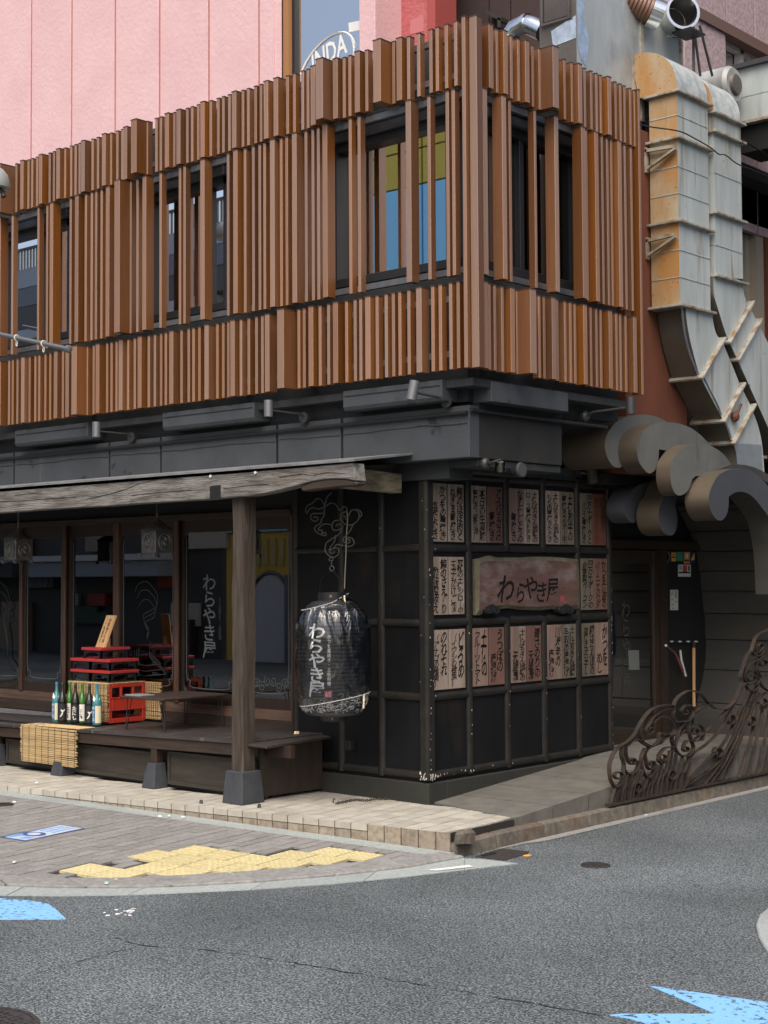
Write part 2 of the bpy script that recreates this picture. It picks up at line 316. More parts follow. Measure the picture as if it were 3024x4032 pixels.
# ================================================================ GROUND
ROAD = 0.06
TH = math.radians(7.4977); E1 = np.array([math.cos(TH), math.sin(TH), 0]); E2 = np.array([-math.sin(TH), math.cos(TH), 0]); SO = np.array([0, -1.1103, 0])
def swz(s, t): return 0.112-0.0195*s+0.012*t
def ST(s, t, z=None, dz=0): q = SO+E1*s+E2*t; return (q[0], q[1], (swz(s, t) if z is None else z)+dz)
def to_st(P): q = np.array([P[0], P[1], 0])-SO; return float(q@E1), float(q@E2)
def asphalt():
    M_ = bpy.data.materials.new('asphalt'); M_.use_nodes = True; t = M_.node_tree; N = t.nodes; Lk = t.links; b = N['Principled BSDF']
    tc = N.new('ShaderNodeTexCoord')
    n1 = N.new('ShaderNodeTexNoise'); n1.inputs['Scale'].default_value = 80; n1.inputs['Detail'].default_value = 3; n1.inputs['Roughness'].default_value = .7
    v = N.new('ShaderNodeTexVoronoi'); v.inputs['Scale'].default_value = 85; v.feature = 'F1'
    n2 = N.new('ShaderNodeTexNoise'); n2.inputs['Scale'].default_value = .55; n2.inputs['Detail'].default_value = 5
    n3 = N.new('ShaderNodeTexNoise'); n3.inputs['Scale'].default_value = 34; n3.inputs['Detail'].default_value = 1
    for n in (n1, v, n2, n3): Lk.new(tc.outputs['Object'], n.inputs['Vector'])
    r = N.new('ShaderNodeValToRGB'); e = r.color_ramp.elements
    e[0].position = .39; e[0].color = (.012,.014,.015,1); e[1].position = .62; e[1].color = (.225,.252,.258,1)
    x = e.new(.5); x.color = (.072,.084,.089,1)
    Lk.new(n1.outputs[0], r.inputs[0])
    r2 = N.new('ShaderNodeMapRange'); r2.inputs[1].default_value = .3; r2.inputs[2].default_value = .7; r2.inputs[3].default_value = .62; r2.inputs[4].default_value = 1.28; Lk.new(n2.outputs[0], r2.inputs[0])
    mx = N.new('ShaderNodeMix'); mx.data_type = 'RGBA'; mx.blend_type = 'MULTIPLY'; mx.inputs[0].default_value = 1; Lk.new(r.outputs[0], mx.inputs[6]); Lk.new(r2.outputs[0], mx.inputs[7])
    # single pale stones
    wn = N.new('ShaderNodeTexVoronoi'); wn.inputs['Scale'].default_value = 38; Lk.new(tc.outputs['Object'], wn.inputs['Vector'])
    gt = N.new('ShaderNodeMath'); gt.operation = 'GREATER_THAN'; gt.inputs[1].default_value = .985; Lk.new(wn.outputs['Color'], gt.inputs[0])
    lt = N.new('ShaderNodeMath'); lt.operation = 'LESS_THAN'; lt.inputs[1].default_value = .30; Lk.new(wn.outputs['Distance'], lt.inputs[0])
    mu = N.new('ShaderNodeMath'); mu.operation = 'MULTIPLY'; Lk.new(gt.outputs[0], mu.inputs[0]); Lk.new(lt.outputs[0], mu.inputs[1])
    m2 = N.new('ShaderNodeMix'); m2.data_type = 'RGBA'; Lk.new(mu.outputs[0], m2.inputs[0]); Lk.new(mx.outputs[2], m2.inputs[6]); m2.inputs[7].default_value = (.42,.42,.40,1)
    Lk.new(m2.outputs[2], b.inputs['Base Color']); b.inputs['Roughness'].default_value = .8
    bp = N.new('ShaderNodeBump'); bp.inputs['Strength'].default_value = .55; bp.inputs['Distance'].default_value = .012; Lk.new(n1.outputs[0], bp.inputs['Height']); Lk.new(bp.outputs[0], b.inputs['Normal'])
    return M_
def worn_paint(name, col, lo=.36, hi=.46, sc=42):
    """road paint that has worn off the high stones: asphalt shows through"""
    M_ = bpy.data.materials.new(name); M_.use_nodes = True; t = M_.node_tree; N = t.nodes; Lk = t.links; b = N['Principled BSDF']
    tc = N.new('ShaderNodeTexCoord'); n = N.new('ShaderNodeTexNoise'); n.inputs['Scale'].default_value = sc; n.inputs['Detail'].default_value = 4; n.inputs['Roughness'].default_value = .7; Lk.new(tc.outputs['Object'], n.inputs['Vector'])
    n4 = N.new('ShaderNodeTexNoise'); n4.inputs['Scale'].default_value = 2.0; Lk.new(tc.outputs['Object'], n4.inputs['Vector'])
    ad = N.new('ShaderNodeMath'); ad.operation = 'MULTIPLY_ADD'; ad.inputs[1].default_value = .35; Lk.new(n4.outputs[0], ad.inputs[0]); Lk.new(n.outputs[0], ad.inputs[2])
    r = N.new('ShaderNodeMapRange'); r.inputs[1].default_value = lo+.17; r.inputs[2].default_value = hi+.17; Lk.new(ad.outputs[0], r.inputs[0])
    mx = N.new('ShaderNodeMix'); mx.data_type = 'RGBA'; mx.inputs[6].default_value = (.05,.055,.06,1); mx.inputs[7].default_value = (*col, 1); Lk.new(r.outputs[0], mx.inputs[0])
    Lk.new(mx.outputs[2], b.inputs['Base Color']); b.inputs['Roughness'].default_value = .75
    bp = N.new('ShaderNodeBump'); bp.inputs['Strength'].default_value = .4; bp.inputs['Distance'].default_value = .01; Lk.new(n.outputs[0], bp.inputs['Height']); Lk.new(bp.outputs[0], b.inputs['Normal'])
    return M_
m_asphalt = asphalt(); m_blue = worn_paint('blue road paint', (.20,.44,.74), .39, .47, 27); m_wpaint = worn_paint('white road paint', (.72,.72,.70))
b = MB(); b.add([(-80,-80,ROAD),(80,-80,ROAD),(80,80,ROAD),(-80,80,ROAD)], [(0,1,2,3)])
road = structure(b.build('road', m_asphalt))
# hairline cracks in the asphalt
m_crack = mat('crack tar', (.015,.016,.018), .85)
def crack(px, wd):
    pts = [U(x, y, 'z', ROAD+.003) for x, y in px]; rs = random.Random(len(px)); q = []
    for a, c in zip(pts[:-1], pts[1:]):
        n = max(2, int(np.linalg.norm(c-a)/.05))
        for i in range(n): q.append(a+(c-a)*i/n+np.array([rs.uniform(-.012,.012), rs.uniform(-.012,.012), 0]))
    b = MB(); rows = []
    for i, c in enumerate(q):
        t = q[min(i+1, len(q)-1)]-q[max(i-1, 0)]; nn = np.array([-t[1], t[0], 0]); nn /= max(np.linalg.norm(nn), 1e-6); ww = wd*max(.16, rs.uniform(-.2, 1.1))
        rows.append([c+nn*ww/2, c-nn*ww/2])
    b.sheet(rows); b.build('crack', m_crack, road)
crack([(455,3692),(560,3722),(800,3738),(1000,3765),(1250,3805),(1512,3852),(1800,3900),(2150,3960),(2420,4005)], .016)
crack([(150,3830),(300,3790),(420,3755),(560,3722)], .009); crack([(180,3655),(235,3652)], .012)
# ---- kerb, gutter, pavers
kin = [(-1600,3300),(-700,3390),(0,3442),(199,3454),(446,3457),(711,3446),(1000,3428),(1330,3402),(1600,3376),(1730,3354)]
kou = [(-1600,3325),(-700,3423),(0,3480),(199,3488),(446,3490),(711,3484),(1000,3468),(1330,3441),(1600,3410),(1830,3370)]
gou = [(-1600,3355),(-700,3470),(0,3528),(280,3530),(520,3526),(780,3515),(1000,3505),(1330,3481),(1600,3454),(1830,3427),(2040,3402)]
Kin = [U(x, y, 'z', .10) for x, y in kin]; Kou = [U(x, y, 'z', .085) for x, y in kou]; Gou = [U(x, y, 'z', ROAD) for x, y in gou]
def resample(P, n):
    P = np.array(P); L = np.r_[0, np.cumsum(np.linalg.norm(np.diff(P, axis=0), axis=1))]
    return [np.array([np.interp(u, L, P[:,k]) for k in range(3)]) for u in np.linspace(0, L[-1], n)]
kerb = structure(part_ := bpy.data.objects.new('kerb', None)); COL.objects.link(kerb)
def band(A, B, n, gap, name, m_, parent, zt, zb, bev=.008):
    A = resample(A, n*4+1); B = resample(B, n*4+1)
    for i in range(n):
        b = MB(); a = A[i*4:i*4+5]; c = B[i*4:i*4+5]
        sh = lambda P, Q, f: P+(Q-P)/max(np.linalg.norm(Q-P), 1e-6)*f
        a = [sh(a[0], a[1], gap)]+a[1:4]+[sh(a[4], a[3], gap)]; c = [sh(c[0], c[1], gap)]+c[1:4]+[sh(c[4], c[3], gap)]
        poly = [(q[0], q[1], zt(q, 0)) for q in a]+[(q[0], q[1], zt(q, 1)) for q in c[::-1]]
        n_ = len(poly); low = [(q[0], q[1], zb) for q in poly]
        b.add(poly+low, [tuple(range(n_)), tuple(range(2*n_-1, n_-1, -1))]+[(j, j+n_, (j+1) % n_+n_, (j+1) % n_) for j in range(n_)])
        b.build(name, m_, parent, bevel=bev)
band(Kin, Kou, 13, .006, 'kerb_stone', m_kerb, kerb, lambda q, k: (.103, .088)[k], .02)
gutter = structure(bpy.data.objects.new('gutter', None)); COL.objects.link(gutter)
band(Kou, Gou[:-1], 9, .004, 'gutter_slab', m_gutter, gutter, lambda q, k: (.071, .065)[k], .03, bev=0)
b = MB(); e_ = [Kou[-1], Gou[-2], Gou[-1], U(1890,3385,'z',ROAD)]; b.prism([(q[0], q[1], .066) for q in e_], (0,0,-.03)); b.build('gutter_slab', m_gutter, gutter)
b = MB(); q = [U(x, y, 'z', .07) for x, y in ((1690,3426),(1845,3408),(1862,3413),(1720,3429))]; b.prism([(c[0], c[1], .0745) for c in q], (0,0,-.004))
tag(b.build('road_line', m_wpaint), 'short white painted line on the pale gutter by the corner', 'road marking')
# sidewalk bed, mortar strip and pavers
sidewalk = structure(bpy.data.objects.new('sidewalk', None)); COL.objects.link(sidewalk)
poly_st = [to_st(q) for q in Kin]
b = MB(); top = [ST(s, t, dz=-.012) for s, t in poly_st]+[ST(1.10, -.03, dz=-.012), ST(-9, -.03, dz=-.012)]; b.prism(top, (0,0,-.2)); b.build('paving_bed', m_grout, sidewalk)
def clip(poly, lines):
    for (a, c) in lines:      # keep the left side of a->c
        out = []
        for i in range(len(poly)):
            P, Q = poly[i], poly[(i+1) % len(poly)]
            dp = (c[0]-a[0])*(P[1]-a[1])-(c[1]-a[1])*(P[0]-a[0]); dq = (c[0]-a[0])*(Q[1]-a[1])-(c[1]-a[1])*(Q[0]-a[0])
            if dp >= 0: out.append(P)
            if (dp >= 0) != (dq >= 0): u = dp/(dp-dq); out.append((P[0]+(Q[0]-P[0])*u, P[1]+(Q[1]-P[1])*u))
        poly = out
        if len(poly) < 3: return []
    return poly
def area(p): return abs(sum(p[i][0]*p[(i+1) % len(p)][1]-p[(i+1) % len(p)][0]*p[i][1] for i in range(len(p))))/2
edge_st = [to_st(q+(Kin[min(i+1,len(Kin)-1)]-q)*0) for i, q in enumerate(Kin)]
klines = [(edge_st[i], edge_st[i+1]) for i in range(len(edge_st)-1)]
TACT = []
rows = [(-2.07,-1.775,[(-.82,-.55,0),(-.55,-.28,0)]),(-1.77,-1.475,[(-.49,-.225,0),(-.22,.045,0)]),(-1.47,-1.165,[(-.76,-.505,1),(-.50,-.245,1),(-.24,.015,0),(.02,.275,0)]),
        (-1.16,-.875,[(-.64,-.375,1),(-.37,-.105,1),(-.10,.165,0),(.17,.435,0)]),(-.87,-.605,[(.04,.305,0),(.31,.57,0)]),(-.60,-.355,[(.20,.445,0),(.45,.70,0)])]
for t0, t1, tl in rows:
    for s0, s1, kd in tl: TACT.append((s0, s1, t0, t1, kd))
pav = []
k = 0; s = -6.0
while s < 1.35:
    t = -3.2+(.104 if k % 2 else 0)+random.uniform(-.004,.004)
    while t < -.16:
        q = clip([(s+.0035,t+.0035),(s+.0995,t+.0035),(s+.0995,min(t+.2045,-.165)),(s+.0035,min(t+.2045,-.165))], klines)
        if len(q) > 2 and area(q) > .0012:
            cx = sum(c[0] for c in q)/len(q); cy = sum(c[1] for c in q)/len(q)
            if not any(a[0]-.02 < cx < a[1]+.02 and a[2]-.03 < cy < a[3]+.03 for a in TACT):
                px, py = proj(ST(cx, cy)); pav.append((q, -60 < px < 3080, py))
        t += .208
    s += .103; k += 1
vis = sorted([p for p in pav if p[1]], key=lambda p: -p[2]); first = vis[:298]; rest = vis[298:]+[p for p in pav if not p[1]]
def paver_pts(q, dz): return [ST(c[0], c[1], dz=dz) for c in q]
for q, _, _ in first:
    dz = random.uniform(-.0018,.0018); b = MB(); n = len(q)
    b.prism(paver_pts(q, dz), (0,0,-.03)); b.build('paver', m_paver, sidewalk)
b = MB()
for q, _, _ in rest: b.prism(paver_pts(q, random.uniform(-.002,.002)), (0,0,-.03))
if rest: o = b.build('paver_field', m_paver, sidewalk); o['kind'] = 'stuff'
b = MB(); b.prism([ST(-9,-.162,dz=.001), ST(1.02,-.162,dz=.001), ST(1.08,-.004,dz=.006), ST(-9,-.004,dz=.006)], (0,0,-.05)); b.build('mortar_strip', m_gutter, sidewalk)
for s0, s1, t0, t1, kd in TACT:
    b = MB(); g_ = .003; b.prism([ST(s0+g_,t0+g_,dz=.004), ST(s1-g_,t0+g_,dz=.004), ST(s1-g_,t1-g_,dz=.004), ST(s0+g_,t1-g_,dz=.004)], (0,0,-.02))
    if kd == 0:
        for i in range(5):
            for j in range(5):
                c = ST(s0+(i+.5)*(s1-s0)/5, t0+(j+.5)*(t1-t0)/5, dz=.004); b.lathe([(.014,0),(.009,.005)], c, 6)
    else:
        for j in range(4):
            t = t0+(j+.5)*(t1-t0)/4; b.prism([ST(s0+.012,t-.012,dz=.004), ST(s1-.012,t-.012,dz=.004), ST(s1-.012,t+.012,dz=.004), ST(s0+.012,t+.012,dz=.004)], (0,0,.005))
    b.build('tactile_tile', m_yellow, sidewalk)
# floor sticker
m_stk = mat('sticker blue', (.17,.33,.58), .5); m_stkw = mat('sticker pale', (.52,.58,.64), .5, col2=(.42,.47,.52), nscale=20); m_stkd = mat('sticker navy', (.05,.09,.26), .5)
fs = thing('floor_sticker', 'blue and white rectangular floor sticker on the grey paving, with a round emblem', 'floor sticker', ST(-1.92,-1.18))
def stk(name, m_, dz, pts): b = MB(); b.prism([ST(-1.79+.28*0+a*-.27, -1.50+c*.63, dz=dz) for a, c in pts], (0,0,-.0012)); b.build(name, m_, fs)
stk('sheet', m_stkd, .004, [(0,0),(1,0),(1,1),(0,1)]); stk('print', m_stkw, .0054, [(.05,.05),(.82,.03),(.95,.97),(.06,.97)])
stk('print', m_stk, .0066, [(.72,.06),(.92,.05),(.92,.30),(.5,.30)]); stk('print', m_stkd, .0068, [(.5+.36*math.cos(a*.45),.36+.13*math.sin(a*.45)) for a in range(14)])
stk('print', m_stkw, .0080, [(.52+.2*math.cos(a*.45),.36+.08*math.sin(a*.45)) for a in range(14)]); stk('print', m_stk, .0068, [(.1,.12),(.45,.08),(.4,.2),(.15,.22)])
for i in range(3):
    for j in range(6): stk('print', m_stk, .0066, [(.2+i*.24,.56+j*.065),(.35+i*.24,.56+j*.065),(.35+i*.24,.60+j*.065),(.2+i*.24,.60+j*.065)])
# blue road arrows
def flat(name, px, m_, z, label, cat, group=None, th=.003):
    b = MB(); b.prism([(q[0], q[1], z) for q in [U(x, y, 'z', z) for x, y in px]], (0,0,-th)); return tag(b.build(name, m_), label, cat, group)
flat('road_arrow', [(0,3536),(145,3548),(193,3560),(214,3575),(262,3619),(0,3620),(-800,3625),(-800,3520)], m_blue, ROAD+.004, 'blue painted arrow end on the asphalt beside the curved gutter', 'road marking', 'blue road markings')
flat('road_arrow', [(2558,3881),(3024,3946),(3300,3985),(3300,4250),(2900,4150),(2480,4010),(2400,3996),(2450,3991),(2816,3991)], m_blue, ROAD+.004, 'blue painted arrow with a sharp pointed tip on the asphalt nearest the camera', 'road marking', 'blue road markings')
b = MB()
for i in range(16):
    q = U(random.uniform(400,530), random.uniform(3574,3604), 'z', ROAD+.003); r_ = random.uniform(.006,.02)
    b.prism([(q[0]+r_*math.cos(a*1.05+i)*random.uniform(.5,1.3), q[1]+r_*math.sin(a*1.05+i), ROAD+.003) for a in range(6)], (0,0,-.002))
tag(b.build('paint_remnant', m_white), 'scattered flecks of worn white paint on the asphalt', 'road marking')['kind'] = 'stuff'
# opposite corner's pale pavement, right edge of the picture
opp = [U(x, y, 'z', ROAD) for x, y in ((3024,3585),(2990,3613),(2977,3650),(2988,3698),(3010,3738),(3024,3757))]
b = MB(); far = [np.array([opp[-1][0]+3, opp[-1][1]-.6, ROAD]), np.array([opp[0][0]+3, opp[0][1]+1.5, ROAD])]
b.prism([(q[0], q[1], ROAD+.02) for q in opp+far], (0,0,-.03)); structure(b.build('pavement', m_gutter, bevel=.008))
# manhole covers
m_cast = mat('cast iron cover', (.05,.045,.043), .55, metal=.5, col2=(.085,.075,.07), nscale=30, bump=.3, bscale=60)
def manhole(c, r, label, ribs):
    t = thing('manhole_cover', label, 'manhole cover', c, 'round iron covers in the ground')
    b = MB(); b.lathe([(r,-.02),(r,.006),(r*.99,.007),(r*.93,.007),(r*.93,.002)], c, 36); b.build('frame_ring', m_cast, t)
    b = MB(); b.lathe([(r*.91,-.02),(r*.91,.004)], c, 36)
    for i in range(-ribs, ribs+1):
        for j in range(-ribs, ribs+1):
            x, y = i*r*.86/ribs, j*r*.86/ribs
            if math.hypot(x, y) < r*.82:
                h = r*.30/ribs; k = h*.35
                if (i+j) % 2: h, k = k, h
                b.box((c[0]+x-h, c[1]+y-k, c[2]+.003), (c[0]+x+h, c[1]+y+k, c[2]+.0085))
    b.build('cover_plate', m_cast, t)
manhole(tuple(U(2345,3408,'z',ROAD)), .105, 'small round iron cover in the asphalt near the kerb', 3)
manhole((1.99,-5.62,ROAD), .33, 'big round ribbed iron cover at the bottom left corner', 7)
q = U(8,3168,'z',.17); manhole((q[0], q[1], swz(*to_st(q))), .10, 'round dark iron cover set in the paved sidewalk at the left edge', 3)
# ---- tile platform
PZ = .234
plat = structure(bpy.data.objects.new('tile_platform', None)); COL.objects.link(plat)
def platpoly(z): return [ST(-9,.012,z), ST(1.04,.012,z), (1.0,-.93,z), (.985,-.14,z), (.30,-.25,z), (.05,-.0,z), (.05,.3,z), (-9,.3,z)]
b = MB(); b.prism(platpoly(PZ-.010), (0,0,-.3)); b.build('screed', m_grout, plat)
rb = [U(1708,3165,'z',PZ), U(2052,3226,'z',PZ)]; RB = [to_st(q) for q in rb]      # where the tiles stop and the ramp begins
XR = [to_st((.985,-2,0)), to_st((.985,1,0))]
T_ = .1525; tiles = []
for i in range(-62, 9):
    for j in range(0, 9):
        s0, t0 = i*T_, j*T_
        q = [(s0+.005,t0+.005),(s0+T_-.005,t0+.005),(s0+T_-.005,t0+T_-.005),(s0+.005,t0+T_-.005)]
        c = ST(s0+T_/2, t0+T_/2, PZ)
        if c[0] < -1.35 and c[1] > -.72: continue
        if c[1] > .05: continue
        q = clip(q, [XR]);
        if len(q) > 2 and c[0] > .0: q = clip(q, [(RB[1], RB[0])])
        if len(q) < 3 or area(q) < .003: continue
        px, py = proj(c)
        if px < -80: continue
        tiles.append(q)
for q in tiles[:300]:
    b = MB(); dz = random.uniform(-.0012,.0012); b.prism([ST(a, c, PZ+dz) for a, c in q], (0,0,-.02)); b.build('tile', m_tile, plat)
for i in range(-62, 7):
    s0 = i*T_; s1 = s0+T_
    if proj(ST(s1, 0, PZ))[0] < -60: continue
    if s1 > 1.04: s1 = 1.04
    zb = swz(s0, 0)-.01; top = PZ-.002
    b = MB()
    if s0 < .30:
        b.hexa([ST(s0+.005,-.002,PZ-.050), ST(s1-.005,-.002,PZ-.050), ST(s1-.005,.02,PZ-.050), ST(s0+.005,.02,PZ-.050), ST(s0+.005,-.002,top), ST(s1-.005,-.002,top), ST(s1-.005,.02,top), ST(s0+.005,.02,top)])
        b.build('nosing_tile', m_tile, plat); b = MB(); top = PZ-.056
    b.hexa([ST(s0+.005,0,zb), ST(s1-.005,0,zb), ST(s1-.005,.02,zb), ST(s0+.005,.02,zb), ST(s0+.005,0,top), ST(s1-.005,0,top), ST(s1-.005,.02,top), ST(s0+.005,.02,top)])
    b.build('riser_tile', m_risertile, plat)
# broken lump of concrete at the platform's outer corner
b = MB(); c = U(1830,3290,'z',PZ-.02)
rs = random.Random(3); v = []
for zz, sc in ((-.04,1.0),(.03,.95),(.055,.6)):
    for a in range(9): v.append((c[0]+.06*sc*math.cos(a*.698)*rs.uniform(.8,1.15), c[1]+.10*sc*math.sin(a*.698)*rs.uniform(.8,1.15), c[2]+zz-.012+rs.uniform(-.008,.008)))
b.add(v, [tuple(range(8,-1,-1)), tuple(range(18,27))]+[(i*9+j, i*9+(j+1) % 9, (i+1)*9+(j+1) % 9, (i+1)*9+j) for i in range(2) for j in range(9)])
b.build('mortar_lump', m_kerbw, plat)
# ---- right-hand kerb, gutter strip and ramp
def kx(y): return 1.085-.0095*(y+.97)
rk = structure(bpy.data.objects.new('kerb', None)); COL.objects.link(rk)
y = -.97; i = 0
while y < 7:
    L = .62 if i else .50; zt = .155 if i == 0 else .172
    a0, a1 = kx(y+.004), kx(y+L-.004); b = MB()
    b.hexa([(a0-.115,y+.004,.0),(a0+.006,y+.004,.0),(a1+.006,y+L-.004,.0),(a1-.115,y+L-.004,.0),(a0-.115,y+.004,zt),(a0-.012,y+.004,zt),(a1-.012,y+L-.004,.172),(a1-.115,y+L-.004,.172)])
    b.build('kerb_stone', m_kerbw, rk, bevel=.014); y += L; i += 1
b = MB(); b.sheet([[(kx(y)+.004, y, ROAD+.005), (kx(y)+(.10 if y > -.2 else .04), y, ROAD+.004)] for y in (-.5,-.2,0,1,2,4,7)]); b.build('gutter_slab', m_kerb, gutter)
RX = .985
def rz(y): return PZ+.0725*(max(-.2, min(y, 2.75))+.14)
ramp = structure(bpy.data.objects.new('ramp', None)); COL.objects.link(ramp)
def tb(x): u = (x-rb[0][0])/(rb[1][0]-rb[0][0]); return rb[0][1]+(rb[1][1]-rb[0][1])*u
y0s = [None, .38, .88, 1.38, 1.88, 2.38, 2.9, 3.4, 3.9, 4.4, 5.6]
for i in range(len(y0s)-1):
    ya0, ya1 = (tb(-.3)+.004, tb(RX)+.004) if i == 0 else (y0s[i]+.009, y0s[i]+.009); yb = y0s[i+1]-.009
    b = MB(); x0 = -.3
    b.hexa([(x0,ya0,0),(RX,ya1,0),(RX,yb,0),(x0,yb,0),(x0,ya0,rz(ya0)),(RX,ya1,rz(ya1)),(RX,yb,rz(yb)),(x0,yb,rz(yb))]); b.build('ramp_slab', m_ramp, ramp)
b = MB(); b.hexa([(-.3,-.0,0),(RX-.01,-.1,0),(RX-.01,5.5,0),(-.3,5.5,0),(-.3,0,rz(0)-.012),(RX-.01,-.1,rz(-.1)-.012),(RX-.01,5.5,rz(5.5)-.012),(-.3,5.5,rz(5.5)-.012)]); b.build('screed', m_grout, ramp)
# street drain under the kerb corner, with a dark opening
b = MB(); q = [U(x, y, 'z', ROAD+.006) for x, y in ((1870,3372),(1975,3340),(2085,3352),(2070,3362),(1985,3386))]; b.prism(q, (0,0,-.008))
t = thing('drain_cover', 'cracked dark drain cover against the kerb corner', 'drain', tuple(q[0])); b.build('plate', m_cast, t)
b = MB(); q = [U(x, y, 'z', ROAD+.010) for x, y in ((1890,3366),(1935,3352),(1955,3358),(1905,3370))]; b.prism(q, (0,0,-.003)); b.build('opening', m_black, t)
# small litter
def bit(name, px, py, z, r_, m_, label, cat, h=.012, group=None):
    c = U(px, py, 'z', z); b = MB(); rs = random.Random(px); v = []
    for zz, sc in ((0,1),(h,.75)):
        for a in range(7): v.append((c[0]+r_*sc*math.cos(a*.9)*rs.uniform(.6,1.2), c[1]+r_*sc*math.sin(a*.9)*rs.uniform(.6,1.2), c[2]+zz))
    b.add(v, [tuple(range(6,-1,-1)), tuple(range(7,14))]+[(j, (j+1) % 7, (j+1) % 7+7, j+7) for j in range(7)])
    return tag(b.build(name, m_), label, cat, group)
m_litter = mat('pale litter', (.66,.66,.62), .7); m_orange = mat('orange plastic', (.75,.34,.05), .5); m_mint = mat('mint plastic', (.35,.55,.52), .5)
bit('plastic_scrap', 2076, 3369, ROAD+.004, .035, m_orange, 'flat orange plastic scrap lying in the road by the drain', 'litter', .004)
bit('bottle_cap', 419, 3479, .095, .018, m_mint, 'pale mint bottle cap on the curved kerb', 'litter', .012)
for px, py, z, lab in ((56,3158,.17,'on the paving near the round iron cover'),(57,3396,.12,'on the paving beside the curved kerb at the left'),(630,3215,.165,'in the joint below the tiled step, left of three'),(665,3212,.162,'in the joint below the tiled step, middle of three'),(720,3217,.16,'in the joint below the tiled step, right of three'),(144,3082,PZ,'on the tiles in front of the reed mat'),(2543,3211,ROAD,'in the road gutter beside the wave railing')):
    bit('paper_scrap', px, py, z, .018, m_litter, 'tiny pale scrap of litter '+lab, 'litter', .008, 'scraps of pale litter on the ground')
for px, py, lab in ((1021,3180,'right'),(793,3164,'left')): bit('cleat', px, py, PZ, .02, m_cast, f'small metal stub on the platform tiles {lab} of the post base', 'stub', .03, 'metal stubs in the tiles')
# ================================================================ RESTAURANT
R = thing('restaurant_building', 'two storey corner restaurant with brown vertical slats above dark panelled walls', 'restaurant', (0,0,0))
XU, YU = .55, -.12            # upper wall planes
YD = .12                      # sliding door plane
# ---- upper wall with window openings
WIN_Z0, WIN_Z1, LINT = 4.60, 5.86, 6.03
WINS_L = [(-5.95,-4.72), (-3.42,-2.30), (-.95,.50)]
WIN_R = (.12, 1.48)
b = MB(); xs = [-9]+[q for w_ in WINS_L for q in w_]+[XU]
for i in range(0, len(xs), 2): b.box((xs[i], YU, 3.5), (xs[i+1], YU+.2, 6.5))
for x0, x1 in WINS_L: b.box((x0, YU, 3.5), (x1, YU+.2, WIN_Z0)); b.box((x0, YU, LINT), (x1, YU+.2, 6.5))
b.box((XU-.2, YU+.2, 3.5), (XU, WIN_R[0], 6.5)); b.box((XU-.2, WIN_R[1], 3.5), (XU, 2.06, 6.5))
b.box((XU-.2, WIN_R[0], 3.5), (XU, WIN_R[1], WIN_Z0)); b.box((XU-.2, WIN_R[0], LINT), (XU, WIN_R[1], 6.5))
b.build('upper_wall', m_dark, R)
b = MB(); b.box((-9, YU+.21, 6.38), (XU-.21, 6, 6.5)); b.box((-9, YU+.21, 3.1), (0, 2.0, 3.22)); b.build('floor_slab', m_dark, R)
b = MB(); b.box((-9, 3.2, 3.22), (.3, 3.3, 6.38)); b.build('inner_wall', mat('inner wall', (.05,.05,.052), .9), R)
g_up = glass('upper window glass', (.05,.055,.06), 1.0, .9, .01)
g_upd = glass('side window glass', (.05,.055,.06), .9, .16, .02)
def upwindow(along, c0, c1, plane, muls, pm):
    """window in a wall; along 0: in the left wall, 1: in the right wall"""
    Wn = part('window', R)
    P = (lambda a, d, z: (a, plane+d, z)) if along == 0 else (lambda a, d, z: (plane-d, a, z))
    f = MB(); bx = lambda a0, a1, d0, d1, z0, z1: f.box(P(a0, d0, z0), P(a1, d1, z1))
    bx(c0, c0+.06, .0, .14, WIN_Z0, WIN_Z1); bx(c1-.06, c1, .0, .14, WIN_Z0, WIN_Z1); bx(c0, c1, .0, .14, WIN_Z1-.07, WIN_Z1); bx(c0, c1, -.02, .14, WIN_Z0, WIN_Z0+.075)
    f.build('frame', m_frame, Wn, bevel=.004)
    for q, wd in muls:
        f = MB(); bx(q-wd/2, q+wd/2, .02, .13, WIN_Z0+.075, WIN_Z1-.07); f.build('mullion', m_frame, Wn, bevel=.003)
    ed = [c0+.06]+[q for q, _ in muls]+[c1-.06]
    for i in range(len(ed)-1):
        f = MB(); bx(ed[i], ed[i+1], .075, .083, WIN_Z0+.06, WIN_Z1-.06); f.build('pane', pm, Wn)
    f = MB(); bx(c0, c1, -.05, .10, WIN_Z1+.005, WIN_Z1+.085); f.build('lintel_bar', m_lintel, Wn, bevel=.004)
    f = MB(); bx(c0, c1, -.10, .05, WIN_Z1+.10, WIN_Z1+.165); f.build('lintel_bar', m_lintel, Wn, bevel=.004)
def xl(px, py): return U(px, py, 'y', YU)[0]
upwindow(0, *WINS_L[0], YU, [(-5.30,.06)], g_up)
upwindow(0, *WINS_L[1], YU, [(-2.62,.06)], g_up)
upwindow(0, *WINS_L[2], YU, [(.36,.09)], g_up)
upwindow(1, *WIN_R, XU, [(.66,.06)], g_upd)
